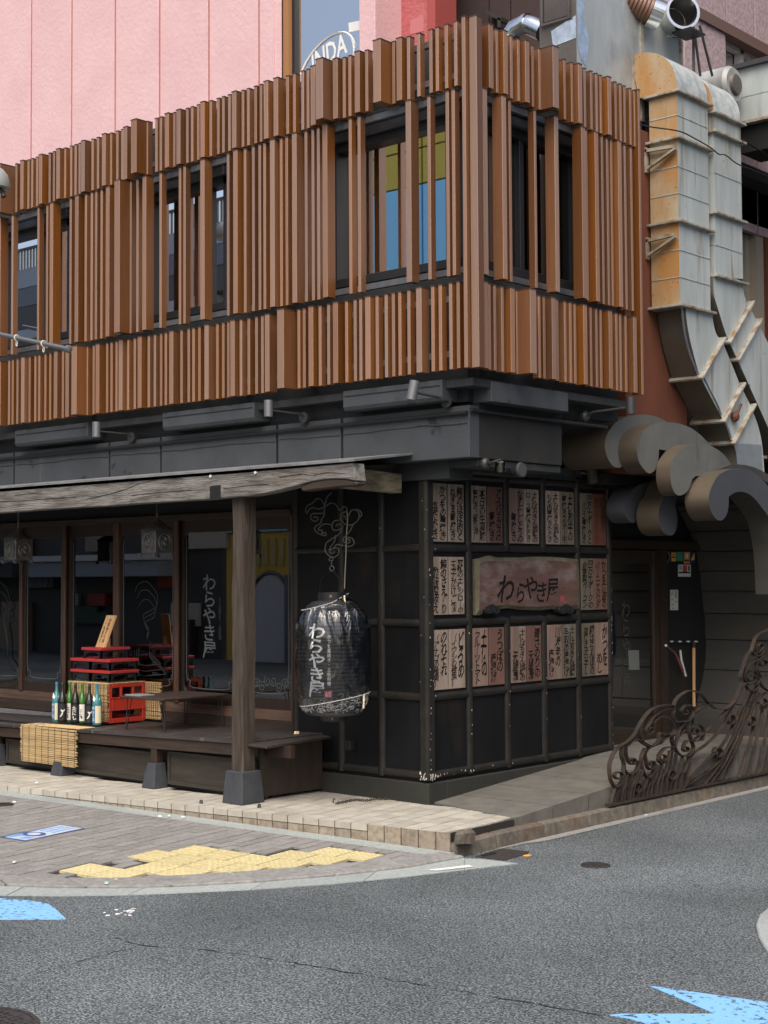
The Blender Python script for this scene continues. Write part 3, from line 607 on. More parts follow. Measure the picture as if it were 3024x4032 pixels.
# ---- slat screen
SCR = part('slat_screen', R)
CLS = {'N': (.033,.062), 'M': (.057,.098), 'W': (.083,.190), 'P': (.036,.10), 'Q': (.074,.07)}
ZROW = {'T': (5.972,6.492), 'M': (4.468,5.952), 'B': (3.728,4.415), 'A': (3.722,6.496)}
FY, FX = -.39, .803
smesh = {}
def slat_mesh(c, row):
    if (c, row) not in smesh:
        wd, dp = CLS[c]; z0, z1 = ZROW[row]; h = z1-z0; b = MB()
        k = .003   # softened front corners
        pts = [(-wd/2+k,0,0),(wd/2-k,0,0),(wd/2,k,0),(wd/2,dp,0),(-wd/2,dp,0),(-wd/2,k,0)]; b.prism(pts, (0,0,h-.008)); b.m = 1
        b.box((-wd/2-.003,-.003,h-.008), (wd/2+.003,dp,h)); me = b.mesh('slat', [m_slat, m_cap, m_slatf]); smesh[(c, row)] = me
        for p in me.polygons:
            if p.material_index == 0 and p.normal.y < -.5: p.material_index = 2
    return smesh[(c, row)]
FRONT = {'N': 0, 'M': .034, 'W': .125, 'P': .03, 'Q': -.012}
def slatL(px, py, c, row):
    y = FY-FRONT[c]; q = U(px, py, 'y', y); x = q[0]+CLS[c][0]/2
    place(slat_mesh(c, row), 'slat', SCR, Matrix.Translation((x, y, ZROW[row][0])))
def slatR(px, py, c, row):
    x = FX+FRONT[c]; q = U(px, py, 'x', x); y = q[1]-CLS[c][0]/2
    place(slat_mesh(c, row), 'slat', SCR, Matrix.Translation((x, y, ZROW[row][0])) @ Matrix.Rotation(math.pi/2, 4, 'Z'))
def rowL(row, ox, sc, py, s_):
    for tok in s_.split():
        c = tok[-1] if tok[-1] in 'NMWPQ' else 'N'; v = float(tok.rstrip('NMWPQ')); slatL(ox+v*sc, py, c, row)
def rowR(row, ox, sc, py, s_):
    for tok in s_.split():
        c = tok[-1] if tok[-1] in 'NMWPQ' else 'N'; v = float(tok.rstrip('NMWPQ')); slatR(ox+v*sc, py, c, row)
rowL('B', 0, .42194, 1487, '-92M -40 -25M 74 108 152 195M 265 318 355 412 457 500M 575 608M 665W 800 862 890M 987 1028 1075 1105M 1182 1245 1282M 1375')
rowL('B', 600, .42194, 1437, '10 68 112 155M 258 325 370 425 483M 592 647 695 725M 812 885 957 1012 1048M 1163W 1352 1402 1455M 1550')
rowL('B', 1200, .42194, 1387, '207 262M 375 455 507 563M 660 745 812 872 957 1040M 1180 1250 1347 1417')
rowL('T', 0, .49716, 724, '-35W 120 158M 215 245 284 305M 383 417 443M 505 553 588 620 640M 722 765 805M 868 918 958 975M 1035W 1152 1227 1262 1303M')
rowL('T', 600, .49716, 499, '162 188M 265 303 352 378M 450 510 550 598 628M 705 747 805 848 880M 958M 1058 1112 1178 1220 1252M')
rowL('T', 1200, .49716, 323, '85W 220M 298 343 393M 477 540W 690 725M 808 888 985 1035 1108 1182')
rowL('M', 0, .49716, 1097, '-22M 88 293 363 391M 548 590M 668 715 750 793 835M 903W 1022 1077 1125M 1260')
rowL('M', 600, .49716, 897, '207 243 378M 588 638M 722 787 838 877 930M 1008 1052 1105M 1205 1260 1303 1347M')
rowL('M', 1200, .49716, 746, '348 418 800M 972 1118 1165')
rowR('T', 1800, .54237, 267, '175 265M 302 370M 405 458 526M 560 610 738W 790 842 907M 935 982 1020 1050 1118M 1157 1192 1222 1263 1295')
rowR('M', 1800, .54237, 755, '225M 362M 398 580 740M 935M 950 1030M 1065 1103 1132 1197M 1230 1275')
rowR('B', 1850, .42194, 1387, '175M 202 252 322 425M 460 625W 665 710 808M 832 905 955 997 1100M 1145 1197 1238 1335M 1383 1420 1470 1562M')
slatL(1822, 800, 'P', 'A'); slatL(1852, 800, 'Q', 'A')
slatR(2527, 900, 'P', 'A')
b = MB()
for z in (3.86, 4.30, 4.515, 5.925, 6.08, 6.40):
    b.box((-9, -.33, z-.025), (FX-.12, -.29, z+.025)); b.box((FX-.10, -.33, z-.025), (FX-.06, 2.06, z+.025))
b.build('screen_rail', m_lintel, SCR)
b = MB()
for x in (-8,-6.4,-4.3,-2.0,-1.15,.6):
    b.box((x-.03, -.29, 3.8), (x+.03, YU-.002, 3.86)); b.box((x-.03, -.29, 6.2), (x+.03, YU-.002, 6.26))
for y in (.05,1.7): b.box((XU+.002, y-.03, 3.8), (FX-.1, y+.03, 3.86)); b.box((XU+.002, y-.03, 6.2), (FX-.1, y+.03, 6.26))
b.build('bracket', m_frame, SCR)
# ---- soffit, fascia, box housings
b = MB(); b.box((-9, -.28, 3.60), (XU, YU-.002, 3.66)); b.box((XU+.002, -.28, 3.60), (XU+.18, 2.0, 3.66)); b.build('soffit', m_dark, R)
XFa = .615; fj = [-9, U(55,1720,'y',-.19)[0], U(430,1720,'y',-.19)[0], U(632,1700,'y',-.19)[0], U(1090,1700,'y',-.19)[0], U(1345,1680,'y',-.19)[0], XFa]
for i in range(len(fj)-1):
    b = MB(); b.box((fj[i]+.016, -.19, 3.045), (fj[i+1]-(.016 if i < len(fj)-2 else 0), -.06, 3.46)); b.build('fascia_board', m_fascia, R, bevel=.004)
b = MB(); b.box((-9, -.15, 3.06), (XFa-.02, -.05, 3.45)); b.box((-9, YU, 3.46), (.30, YU+.1, 3.5)); b.build('fascia_backing', m_black, R)
b = MB(); b.box((.30, -.055, 3.045), (XFa-.012, 1.10, 3.50)); b.build('fascia_board', mat('side fascia render', (.012,.0125,.0125), .9, col2=(.019,.019,.018), nscale=3, bump=.3, bscale=45, col3=(.06,.042,.028), s3=.8, lo3=.56, hi3=.8), R, bevel=.005)
b = MB(); b.box((-9, -.058, 2.9), (.3, .25, 3.05)); b.box((-9, -.058, 3.05), (.3, .1, 3.5)); b.box((.1, .25, 2.965), (.30, 1.10, 3.5)); b.box((.30, -.05, 2.985), (.585, 1.10, 3.04)); b.box((-.1, 1.10, 2.965), (.0, 2.36, 3.6)); b.build('band_wall', m_dark, R)
b = MB(); b.tube([(-9,-.215,3.40),(XFa,-.215,3.40)], .016, 8); b.tube([(XFa+.02,-.19,3.42),(XFa+.02,-.0,3.42),(XFa+.02,1.75,3.42)], .016, 8); b.build('conduit', m_black, R, smooth=40)
for i in range(len(fj)-1):
    b = MB(); xa, xb_ = fj[i]+.02, fj[i+1]-.02; n_ = max(4, int((xb_-xa)/.15)); b.tube([(xa+(xb_-xa)*k/n_, -.194, 3.325+.006*math.sin(xa*3+k*.8)+.004*math.sin(k*2.3)) for k in range(n_+1)], .006, 5); b.build('cable_ridge', m_fascia, R, smooth=60)
def housing(x0, x1, z0=3.50, z1=3.665):
    P = part('louvre_box', R); b = MB(); y0 = -.33
    b.prism([(x0,y0,z1),(x0,y0,z0+.03),(x0,y0+.02,z0),(x0,YU-.005,z0),(x0,YU-.005,z1)], (x1-x0,0,0)); b.build('casing', m_fascia, P, bevel=.004)
    b = MB(); b.box((x0+.02,y0-.004,z1-.05), (x1-.02,y0-.001,z1-.042)); b.build('seam', m_black, P)
for px0, px1, py in ((58,345,1690),(640,1000,1640),(1350,1740,1545)): housing(U(px0,py,'y',-.33)[0], U(px1,py,'y',-.33)[0])
P = part('louvre_box', R); b = MB(); ya, yb = U(1935,1545,'x',.74)[1], U(2238,1590,'x',.74)[1]
b.box((XU+.002, ya, 3.49), (.74, yb, 3.65)); b.build('casing', m_fascia, P, bevel=.004)
# ---- panelled corner walls
b = MB(); b.box((-1.55, 0, .40), (.0, .2, 2.96)); b.box((-.2, .2, .40), (0, 2.745, 2.96)); b.build('panel_wall', m_panel, R)
b = MB(); b.box((-1.60, -.035, .0), (.035, .2, .405)); b.box((-.2, .2, .0), (.035, 2.74, .405)); b.build('plinth', m_plinth, R, bevel=.008)
b = MB(); b.box((-1.55, -.05, 2.985), (.05, .25, 3.0)); b.box((-.1, .25, 2.985), (.05, 2.745, 3.0)); b.build('flashing', m_rail, R)
ZR = [2.955, 2.339, 1.715, 1.104, .462]
def halfround(p0, p1, out, r, sq=.85):
    p0 = np.array(p0, float); p1 = np.array(p1, float); d = (p1-p0)/np.linalg.norm(p1-p0); o = np.array(out, float); sd = np.cross(d, o)
    return [p0+sd*r*math.cos(a)+o*r*sq*math.sin(a) for a in [math.pi*i/8 for i in range(9)]], p1-p0
LV = [U(1345,2300,'y',0)[0], U(1503,2300,'y',0)[0]]
RV = [U(1843,2300,'x',0)[1], U(1992,2300,'x',0)[1], U(2137,2300,'x',0)[1], U(2272,2300,'x',0)[1], 2.715]
for k, z in enumerate(ZR):
    segL = [-1.55]+LV+[-.02]
    for i in range(len(segL)-1):
        b = MB(); q, e = halfround((segL[i]+.03,0,z), (segL[i+1]-.03,0,z), (0,-1,0), .034); b.prism(q, e); b.build('rail', m_rail, R, smooth=35)
    segR = [.02]+RV
    for i in range(len(segR)-1):
        if k in (1, 2) and i in (1, 2): pass
        b = MB(); q, e = halfround((0,segR[i]+.03,z), (0,segR[i+1]-.03,z), (1,0,0), .034); b.prism(q, e); b.build('rail', m_rail, R, smooth=35)
SIGNBAY = (RV[0], RV[3])
for x in [-1.53]+LV:
    b = MB(); q, e = halfround((x,0,.43), (x,0,2.985), (0,-1,0), .036); b.prism(q, e); b.build('stile', m_rail, R, smooth=35)
for i, y in enumerate(RV):
    if i in (1, 2):
        for z0, z1 in ((.43,1.735),(2.32,2.985)):
            b = MB(); q, e = halfround((0,y,z0), (0,y,z1), (1,0,0), .036); b.prism(q, e); b.build('stile', m_rail, R, smooth=35)
    else:
        b = MB(); q, e = halfround((0,y,.43), (0,y,2.985), (1,0,0), .036); b.prism(q, e); b.build('stile', m_rail, R, smooth=35)
b = MB(); b.prism([(-.05,-.04,.425),(.02,-.042,.425),(.040,-.02,.425),(.040,.05,.425),(0,.05,.425),(-.05,0,.425)], (0,0,2.56)); b.build('corner_post', m_rail, R, bevel=.006)
b = MB(); rs = random.Random(8)
def chip(c, ax, r_):
    pts = []
    for k in range(6):
        a = k*1.05+rs.uniform(-.3,.3); u, v_ = r_*rs.uniform(.5,1.2)*math.cos(a), r_*rs.uniform(.8,2.0)*math.sin(a); pts.append((c[0]+(0 if ax == 0 else u), c[1]+(u if ax == 0 else 0), c[2]+v_))
    b.add(pts, [tuple(range(6))])
for k in range(22):
    z = .43+2.0*rs.random()**2.6; chip((.0412, rs.uniform(-.018,.0), z), 0, rs.uniform(.0025,.006))
for k in range(10): chip((rs.uniform(-.045,.018), -.0428, .43+rs.uniform(0,.06)), 1, rs.uniform(.004,.010))
for k in range(14): chip((.0412, rs.uniform(-.018,.048), .43+rs.uniform(0,.05)), 0, rs.uniform(.004,.011))
for k in range(16): chip((.0302, rs.uniform(.06,1.1)*rs.random()+.05, .462+rs.uniform(-.012,.012)), 0, rs.uniform(.003,.009))
for k in range(16): chip((.0312, 2.715+rs.uniform(-.006,.006), .5+1.6*rs.random()), 0, rs.uniform(.003,.006))
for y_ in RV[:4]:
    for k in range(4): chip((.0312, y_+rs.uniform(-.006,.006), .5+1.1*rs.random()**1.5), 0, rs.uniform(.003,.006))
o = b.build('paint_chip', mat('bare white chip', (.55,.53,.48), .7), R, fix=False); o['kind'] = 'stuff'
# ---- sliding doors under the canopy
def dx(px, py=2400): return U(px, py, 'y', YD)[0]
DZ0, DZ1 = .895, 2.665
b = MB(); b.box((-9, YD-.06, .70), (dx(1172), YD+.12, .80)); b.build('door_threshold', m_dwoodh, R)
b = MB(); b.box((-9, YD-.03, .80), (dx(1172), YD+.10, DZ0)); b.build('door_sill', m_sill, R, bevel=.004)
b = MB(); b.box((-9, YD-.05, DZ1), (dx(1172), YD+.12, DZ1+.06)); b.build('door_header', m_dwoodh, R, bevel=.004)
b = MB(); b.box((-9, YD+.02, DZ1+.06), (dx(1172), YD+.15, 3.0)); b.build('transom_wall', m_black, R)
b = MB(); b.box((dx(1160), YD-.05, .7), (dx(1184), YD+.12, DZ1+.06)); b.build('door_jamb', m_worn, R)
g_door = glass('door glass', (.72,.73,.70), 1.0, .16, .012)
m_etch = mat('etched glass', (.10,.11,.11), .6); m_etch3 = mat('faint etching', (.026,.029,.029), .8); m_etch2 = mat('frosted glass print', (.05,.055,.055), .9, spec=.1)
stiles = [-210, -75, 93, 262, 468, 705, 935, 1165]
thick = {468: .085, 705: .06, 93: .05, 262: .05, 1165: .04, 935: .06}
DOORS = []
for i in range(len(stiles)-1):
    D = part('sliding_door', R); x0, x1 = dx(stiles[i]), dx(stiles[i+1]); off = .03 if i % 2 else 0
    f = MB(); y0, y1 = YD+off-.018, YD+off+.018; sw = .045
    f.box((x0+.004,y0,DZ0), (x0+sw,y1,DZ1)); f.box((x1-sw,y0,DZ0), (x1-.004,y1,DZ1)); f.box((x0+sw,y0,DZ0), (x1-sw,y1,DZ0+.10)); f.box((x0+sw,y0,DZ1-.12), (x1-sw,y1,DZ1))
    r = .075  # rounded inner corners of the glass opening
    for cx, cz, a0 in ((x0+sw, DZ1-.12, 0), (x1-sw, DZ1-.12, 1), (x0+sw, DZ0+.10, 2), (x1-sw, DZ0+.10, 3)):
        sx = 1 if a0 in (0,2) else -1; sz = -1 if a0 < 2 else 1
        pts = [(cx,y0,cz)]+[(cx+sx*(r-r*math.sin(a)),y0,cz+sz*(r-r*math.cos(a))) for a in [math.pi/2*j/5 for j in range(6)]]
        f.prism(pts, (0,y1-y0,0))
    f.build('door_frame', m_dwood, D, bevel=0)
    f = MB(); f.box((x0+sw-.01, YD+off-.003, DZ0+.08), (x1-sw+.01, YD+off+.003, DZ1-.10)); f.build('pane', g_door, D)
    DOORS.append((D, x0, x1, YD+off))
for px in (93, 262, 468, 705):
    b = MB(); x = dx(px); wd = thick[px]; b.box((x-wd/2, YD-.045, DZ0-.001), (x+wd/2, YD-.019, DZ1)); b.build('door_stile', m_worn, R, bevel=.004)
def etch(di, body, px0, px1, py0, py1, m_=m_etch, **kw):
    D, x0, x1, y = DOORS[di]; a = U((px0+px1)/2, (py0+py1)/2, 'y', y-.006); h = U((px0+px1)/2, py0, 'y', y-.006)[2]-U((px0+px1)/2, py1, 'y', y-.006)[2]
    w_ = U(px1, py0, 'y', y-.006)[0]-U(px0, py0, 'y', y-.006)[0]
    b = MB(); letter(b, vert(body), a, (1,0,0), (0,0,1), w_=w_, h_=h, offset=.012, spacing=.9, wob=.02, seed=3); b.build('lettering', m_, D, fix=False)
etch(2+1, 'わらやき屋', 160, 210, 2262, 2560); etch(5, 'わらやき屋', 798, 850, 2262, 2592)
etch(3, 'かつを藁焼き・土佐料理', 214, 222, 2350, 2500, m_etch2); etch(5, 'かつを藁焼き・土佐料理', 860, 872, 2350, 2520, m_etch2)
def etchpoly(di, px, m_=m_etch2):
    D, x0, x1, y = DOORS[di]; P = smooth_path([U(max(x, -70), yy, 'y', y-.0065) for x, yy in px], 3); cen = sum(P)/len(P)
    for k in (1.0, .86, .70): b = MB(); b.ribbon([cen+(q-cen)*np.array([k,1,k])+np.array([0,0,-.12*(1-k)]) for q in P], (0,1,0), .0015, .008); b.build('etched_wave', m_etch3, D)
etchpoly(4, [(532,2330),(545,2300),(575,2290),(600,2310),(620,2345),(618,2385),(600,2400),(565,2420),(570,2450),(585,2475),(578,2510),(595,2530),(588,2560),(592,2590),(620,2620),(650,2650),(640,2655),(536,2655),(530,2560)])
etchpoly(2, [(0,2290),(20,2310),(35,2345),(40,2390),(20,2410),(15,2440),(25,2480),(30,2540),(32,2590),(55,2630),(70,2660),(75,2690),(55,2720),(0,2722),(-60,2720),(-60,2290)])
# thin decorative line round each pane
for D, x0, x1, y in DOORS:
    q0, q1, z0, z1 = x0+.085, x1-.085, DZ0+.15, DZ1-.17; b = MB(); yy = y-.0065
    pts = [(q0,yy,z1),(q0,yy,z0+.16),(q0+.03,yy,z0+.12),(q0+.02,yy,z0+.08),(q0+.06,yy,z0+.06),(q0+.09,yy,z0),(q1-.09,yy,z0),(q1-.06,yy,z0+.06),(q1-.02,yy,z0+.08),(q1-.03,yy,z0+.12),(q1,yy,z0+.16),(q1,yy,z1)]
    b.ribbon(smooth_path(pts, 3), (0,1,0), .002, .007); b.build('etched_line', m_etch, D)
# wave scrollwork etched at the foot of the fifth pane's neighbour
D, x0, x1, y = DOORS[6]; b = MB()
for k in range(7):
    c = U(1010+k*22, 2690+14*math.sin(k*1.9), 'y', y-.0065); r0 = .05
    b.ribbon([(c[0]+r0*(1-j/18)*math.cos(j*.6+k), c[1], c[2]+r0*(1-j/18)*math.sin(j*.6+k)) for j in range(15)], (0,1,0), .002, .006)
b.build('etched_wave', m_etch, D)
# room behind the glass
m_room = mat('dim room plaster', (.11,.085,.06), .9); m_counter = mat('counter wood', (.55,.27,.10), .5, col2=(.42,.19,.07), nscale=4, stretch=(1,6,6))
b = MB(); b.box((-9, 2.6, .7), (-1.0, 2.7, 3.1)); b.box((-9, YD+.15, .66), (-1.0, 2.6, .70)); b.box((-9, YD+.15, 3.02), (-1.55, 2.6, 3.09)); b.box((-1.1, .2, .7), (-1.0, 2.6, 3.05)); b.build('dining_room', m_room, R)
CT = part('counter', R)
b = MB(); b.box((-8.5, .75, 1.20), (-1.7, 1.15, 1.25)); b.build('counter_top', m_counter, CT); b = MB(); b.box((-8.5, .95, .70), (-1.7, 1.05, 1.20)); b.build('counter_front', m_dwoodh, CT)
b = MB(); b.box((-8.5, .26, 1.04), (-1.75, .60, 1.069)); b.build('window_counter', m_counter, R)
b = MB(); b.box((-7.5, 2.3, 1.75), (-1.7, 2.58, 1.79)); b.build('wall_shelf', m_counter, R)
# things lying about on the counter and shelf
m_lac = mat('red lacquer', (.28,.03,.025), .3); m_steel = mat('steel', (.5,.5,.5), .3, metal=.9)
c = U(808,2600,'y',.42); b = MB(); b.lathe([(.09,0),(.095,.05),(.085,.055),(.095,.06),(.095,.12),(.085,.125),(.095,.13),(.095,.17),(.09,.18)], (c[0],.42,1.07), 18)
tag(b.build('steel_bucket', m_steel, smooth=40), 'round ribbed steel bucket on the counter behind the door lettering', 'bucket')
m_stick = mat('orange lit wood', (.75,.33,.08), .5)  # warm glow of the room is put into this wood colour
def stick_tray(px, py, lab):
    c = U(px, py, 'y', .34); t = thing('stick_tray', lab, 'tray', tuple(c)); b = MB(); b.box((c[0]-.15,.25,c[2]-.012), (c[0]+.15,.42,c[2])); b.build('board', m_counter, t)
    rs = random.Random(px); b = MB()
    for k in range(14): x = c[0]+rs.uniform(-.12,.12); z = c[2]+.008+rs.uniform(0,.03); b.tube([(x-.07,.28+rs.uniform(0,.1),z), (x+.07,.28+rs.uniform(0,.1),z+rs.uniform(-.005,.02))], .005, 5)
    o = b.build('sticks', m_stick, t); o['kind'] = 'stuff'
    b = MB(); b.box((c[0]-.012,.32,.70), (c[0]+.012,.34,c[2]-.012)); b.build('stand', m_black, t)
stick_tray(655, 2458, 'wooden tray of thin orange sticks seen through the third door pane'); stick_tray(1045, 2460, 'wooden tray of thin orange sticks seen through the pane right of the post')
m_hanger = mat('hanger wood', (.42,.24,.09), .5)
for px, py, hl in ((195,2140,'middle'),(372,2135,'right'),(22,2165,'left')):
    c = U(px, py, 'y', .42); b = MB()
    b.tube([(c[0]-.21,c[1],c[2]-.10),(c[0]-.10,c[1],c[2]-.02),(c[0],c[1],c[2]+.03),(c[0]+.10,c[1],c[2]-.02),(c[0]+.21,c[1],c[2]-.10)], .014, 6); b.tube([(c[0]-.19,c[1],c[2]-.10),(c[0]+.19,c[1],c[2]-.10)], .008, 6)
    t = thing('coat_hanger', f'wooden coat hanger behind the sliding door glass, the {hl} one of three', 'coat hanger', tuple(c), 'coat hangers behind the glass'); b.build('arm', m_hanger, t, smooth=40)
    b = MB(); b.tube([(c[0],c[1],c[2]+.03),(c[0],c[1],c[2]+.08),(c[0]+.025,c[1],c[2]+.10),(c[0]+.04,c[1],c[2]+.08)], .004, 6); b.tube([(c[0]-.4,c[1],c[2]+.105),(c[0]+.4,c[1],c[2]+.105)], .008, 6); b.build('hook', m_steel, t)
# ---- entrance recess on the side street
XD = -.20
b = MB(); b.box((XD-.15, 2.745, .3), (XD-.03, 5.6, 3.3)); b.build('entrance_wall', m_black, R)
b = MB(); b.box((XD-.02, 2.30, 2.96), (.28, 3.3, 3.06)); b.build('entrance_soffit', m_black, R)
ED = part('entrance_door', R)
def ey(px, py): return U(px, py, 'x', XD)[1]
ya, yb = 2.80, ey(2590,2600); z0, z1 = .43, 2.36
b = MB(); b.box((XD-.02, ya, z0), (XD+.03, ya+.07, z1)); b.box((XD-.02, yb-.11, z0), (XD+.03, yb, z1)); b.box((XD-.02, ya+.07, z0), (XD+.03, yb-.11, z0+.13)); b.box((XD-.02, ya+.07, z1-.13), (XD+.03, yb-.11, z1)); b.build('door_frame', m_dwood, ED, bevel=.004)
b = MB(); b.box((XD-.01, ya+.06, z0+.12), (XD+.0, yb-.10, z1-.12)); b.build('pane', g_upd, ED)
b = MB(); c = U(2465,2550,'x',XD+.003); letter(b, vert('わらやき屋'), c, (0,1,0), (0,0,1), h_=.95, w_=.17, offset=.012, spacing=.9, wob=.02, seed=3); b.build('lettering', m_etch2, ED, fix=False)
b = MB(); q = [U(x, y, 'x', XD+.004) for x, y in ((2474,2560),(2516,2560),(2518,2637),(2478,2637))]; b.prism(q, (-.003,0,0)); b.build('notice', mat('faded paper', (.14,.15,.14), .8), ED)
b = MB(); b.box((XD-.02, yb+.01, .42), (XD+.05, yb+.13, 2.45)); b.box((XD-.02, 2.75, 2.37), (XD+.06, 4.75, 2.46)); b.build('door_post', m_dwood, R)
b = MB(); b.box((XD-.02, yb+.14, .42), (XD+.0, 4.95, 2.37)); b.build('entrance_panel', mat('black board', (.013,.014,.014), .45), R)
# barrel of the metal wave over the entrance, clad with boards
prof = [U(x, y, 'x', XD) for x, y in ((2735,2806),(2752,2740),(2767,2672),(2780,2597),(2781,2523),(2776,2430),(2767,2349),(2758,2270),(2745,2180),(2719,2103),(2685,2030),(2650,1985))]
prof = [np.array([0, q[1], q[2]]) for q in prof]; prof = [np.array([0, prof[0][1]-.03, .42])]+prof
WB = part('wave_barrel', R)
zl = [.42, .76, 1.10, 1.42, 1.70, 1.94, 2.15, 2.36, 2.57, 2.78]
zz = np.array([q[2] for q in prof]); yy = np.array([q[1] for q in prof])
for i in range(len(zl)-1):
    b = MB(); za, zb_ = zl[i], zl[i+1]-.008; n = 4
    sec = [(np.interp(za+(zb_-za)*j/n, zz, yy), za+(zb_-za)*j/n) for j in range(n+1)]
    pts = [(XD, y_-.012*(1-(j/n)), z_) for j, (y_, z_) in enumerate(sec)]+[(XD, y_+.05, z_) for y_, z_ in sec[::-1]]
    b.prism(pts, (1.14,0,0)); b.build('siding_board', m_siding, WB)
top = [(XD, np.interp(2.78, zz, yy), 2.78), (XD,4.25,2.98), (XD,3.85,3.08), (XD,3.4,3.08), (XD,3.05,2.98)]
b = MB(); pts = smooth_path(top, 3); b.prism([tuple(q) for q in pts]+[(XD, q[1]+.02, q[2]+.08) for q in pts[::-1]], (1.14,0,0)); b.build('vault', m_siding, WB)
b = MB(); pts = [(XD, q[1]+.05, q[2]) for q in prof]+[(XD, q[1]+.28, q[2]) for q in prof[::-1]]; b.prism(pts, (1.13,0,0)); b.build('core', m_black, WB)
# ---- rust red side wall past the slats
b = MB(); b.box((.1, 2.36, 3.06), (.45, 3.45, 6.35)); b.build('side_wall', m_rust, R)
b = MB(); b.tube([(.46,2.36,3.44),(.46,2.8,3.36),(.46,3.5,3.36)], .012, 6); b.box((.45, 2.4, 3.26), (.465, 3.6, 3.30)); b.box((.45, 2.9, 3.06), (.462, 2.93, 3.44)); b.build('wall_trim', m_rust, R)
# ================================================================ CANOPY
CY = -1.06
CN = thing('canopy', 'low canopy of weathered grey timber with a thin metal roof edge over the wooden deck', 'canopy', tuple(U(1420,1900,'y',CY)))
topp = [(-900,1999),(-300,1955),(0,1936),(400,1905),(900,1866),(1390,1823)]
botp = [(1398,1893),(1360,1886),(1310,1884),(1258,1889),(1200,1902),(1140,1919),(1090,1931),(1048,1941),(990,1951),(911,1957),(800,1967),(638,1976),(520,1984),(410,1993),(319,1997),(150,2008),(0,2019),(-300,2045),(-900,2090)]
b = MB(); pts = [U(x, y, 'y', CY) for x, y in topp+botp]; b.prism(pts, (0,.13,0)); beam = b.build('front_beam', m_wwood, CN, bevel=.006)
b = MB(); q = [U(x, y, 'y', CY-.003) for x, y in ((826,1914),(868,1909),(868,1962),(826,1967))]; b.prism(q, (0,.004,0)); b.build('mortise', m_black, CN)
b = MB(); q = [U(x, y, 'y', CY+.01) for x, y in ((1180,1918),(1225,1898),(1265,1888),(1310,1884),(1360,1886),(1396,1893),(1408,1905),(1395,1912),(1330,1917),(1260,1926),(1190,1935)) ]; b.prism(q, (0,.11,0)); b.build('split_underside', m_dwoodh, CN, bevel=.01)
for px, py in ((830,1872),(1007,1858)):
    c = U(px, py+3, 'y', CY-.004); b = MB(); b.lathe([(.012,-.01),(.012,.004),(.005,.008)], c, 8, ax=1); b.build('bolt', m_litter, CN)
m_beamcrack = mat('beam crack', (.02,.016,.013), .9)
for cr_ in ([(338,1966),(420,1948),(500,1925),(560,1900),(640,1886),(720,1884)], [(0,1975),(90,1972),(200,1963),(300,1958)], [(1100,1880),(1180,1868),(1230,1871),(1290,1862),(1360,1864)], [(880,1925),(980,1912),(1060,1908)], [(520,1950),(640,1938),(760,1930)], [(60,1950),(150,1941)]):
    P_c = smooth_path([U(x, y, 'y', CY-.002) for x, y in cr_], 4); b = MB(); rs = random.Random(cr_[0][0])
    b.sheet([[p+np.array([0,0,h_]), p-np.array([0,0,h_])] for p, h_ in ((p, rs.uniform(.0012,.0045)) for p in P_c)]); b.build('crack', m_beamcrack, CN)
zt = U(1390,1812,'y',CY)[2]; xe = U(1402,1815,'y',CY)[0]
b = MB(); b.hexa([(-9,CY-.02,zt-.010),(xe,CY-.02,zt-.010),(.02,-.19,zt+.10),(-9,-.19,zt+.10),(-9,CY-.02,zt+.008),(xe,CY-.02,zt+.008),(.02,-.19,zt+.118),(-9,-.19,zt+.118)]); b.build('roof_sheet', mat('canopy edge steel', (.30,.31,.31), .5, metal=.4, col2=(.2,.2,.2), nscale=6), CN)
b = MB(); b.hexa([(-9,CY+.13,zt-.06),(-.25,CY+.13,zt-.06),(-.25,-.06,zt+.02),(-9,-.06,zt+.02),(-9,CY+.13,zt-.03),(-.25,CY+.13,zt-.03),(-.25,-.06,zt+.05),(-9,-.06,zt+.05)]); b.build('soffit_board', m_dwoodh, CN)
for k in range(9):
    x = -.9-k*.85; b = MB(); b.box((x-.03, CY+.13, zt-.14), (x+.03, -.06, zt-.05)); b.build('joist', m_dwood, CN)
b = MB(); a = [U(1425,1838,'x',-.21), U(1597,1868,'x',-.21), U(1597,1942,'x',-.21), U(1425,1921,'x',-.21)]
a = [(-.21,-.93,a[0][2]), (-.21,-.06,a[1][2]), (-.21,-.06,a[2][2]-.0), (-.21,-.93,a[3][2]-.0)]; b.prism(a, (-.11,0,0)); b.build('side_beam', m_wwood_y, CN, bevel=.005)
# post on its stone
yc = -.985; xc0 = along_x(954, yc, .55); xc1 = along_x(958, yc, 2.5)
b = MB(); ztop = U(955,1958,'y',CY)[2]+.03; rows = []
for k in range(9):
    u = k/8; z = .50+(ztop-.50)*u; x = xc0+(xc1-xc0)*u+.004*math.sin(k*2.1); ww, dd = .128+.006*math.sin(k*1.7), .142
    rows.append([(x-ww,yc,z),(x-.012,yc-.001,z),(x,yc+.012,z),(x,yc+dd,z),(x-ww,yc+dd,z)])
vv = [q for r in rows for q in r]; b.add(vv, [tuple(range(4,-1,-1)), tuple(range(40,45))]+[(i*5+j, i*5+(j+1) % 5, (i+1)*5+(j+1) % 5, (i+1)*5+j) for i in range(8) for j in range(5)])
b.build('post', m_post, CN)
bx0 = xc0-.128-.05; b = MB(); X0, X1, Y0, Y1 = xc0-.128, xc0, yc, yc+.142
b.hexa([(X0-.055,Y0-.062,PZ),(X1+.062,Y0-.062,PZ),(X1+.062,Y1+.055,PZ),(X0-.055,Y1+.055,PZ),(X0-.036,Y0-.038,.50),(X1+.040,Y0-.038,.50),(X1+.040,Y1+.034,.50),(X0-.036,Y1+.034,.50)]); b.build('stone_base', m_stone, CN, bevel=.006)
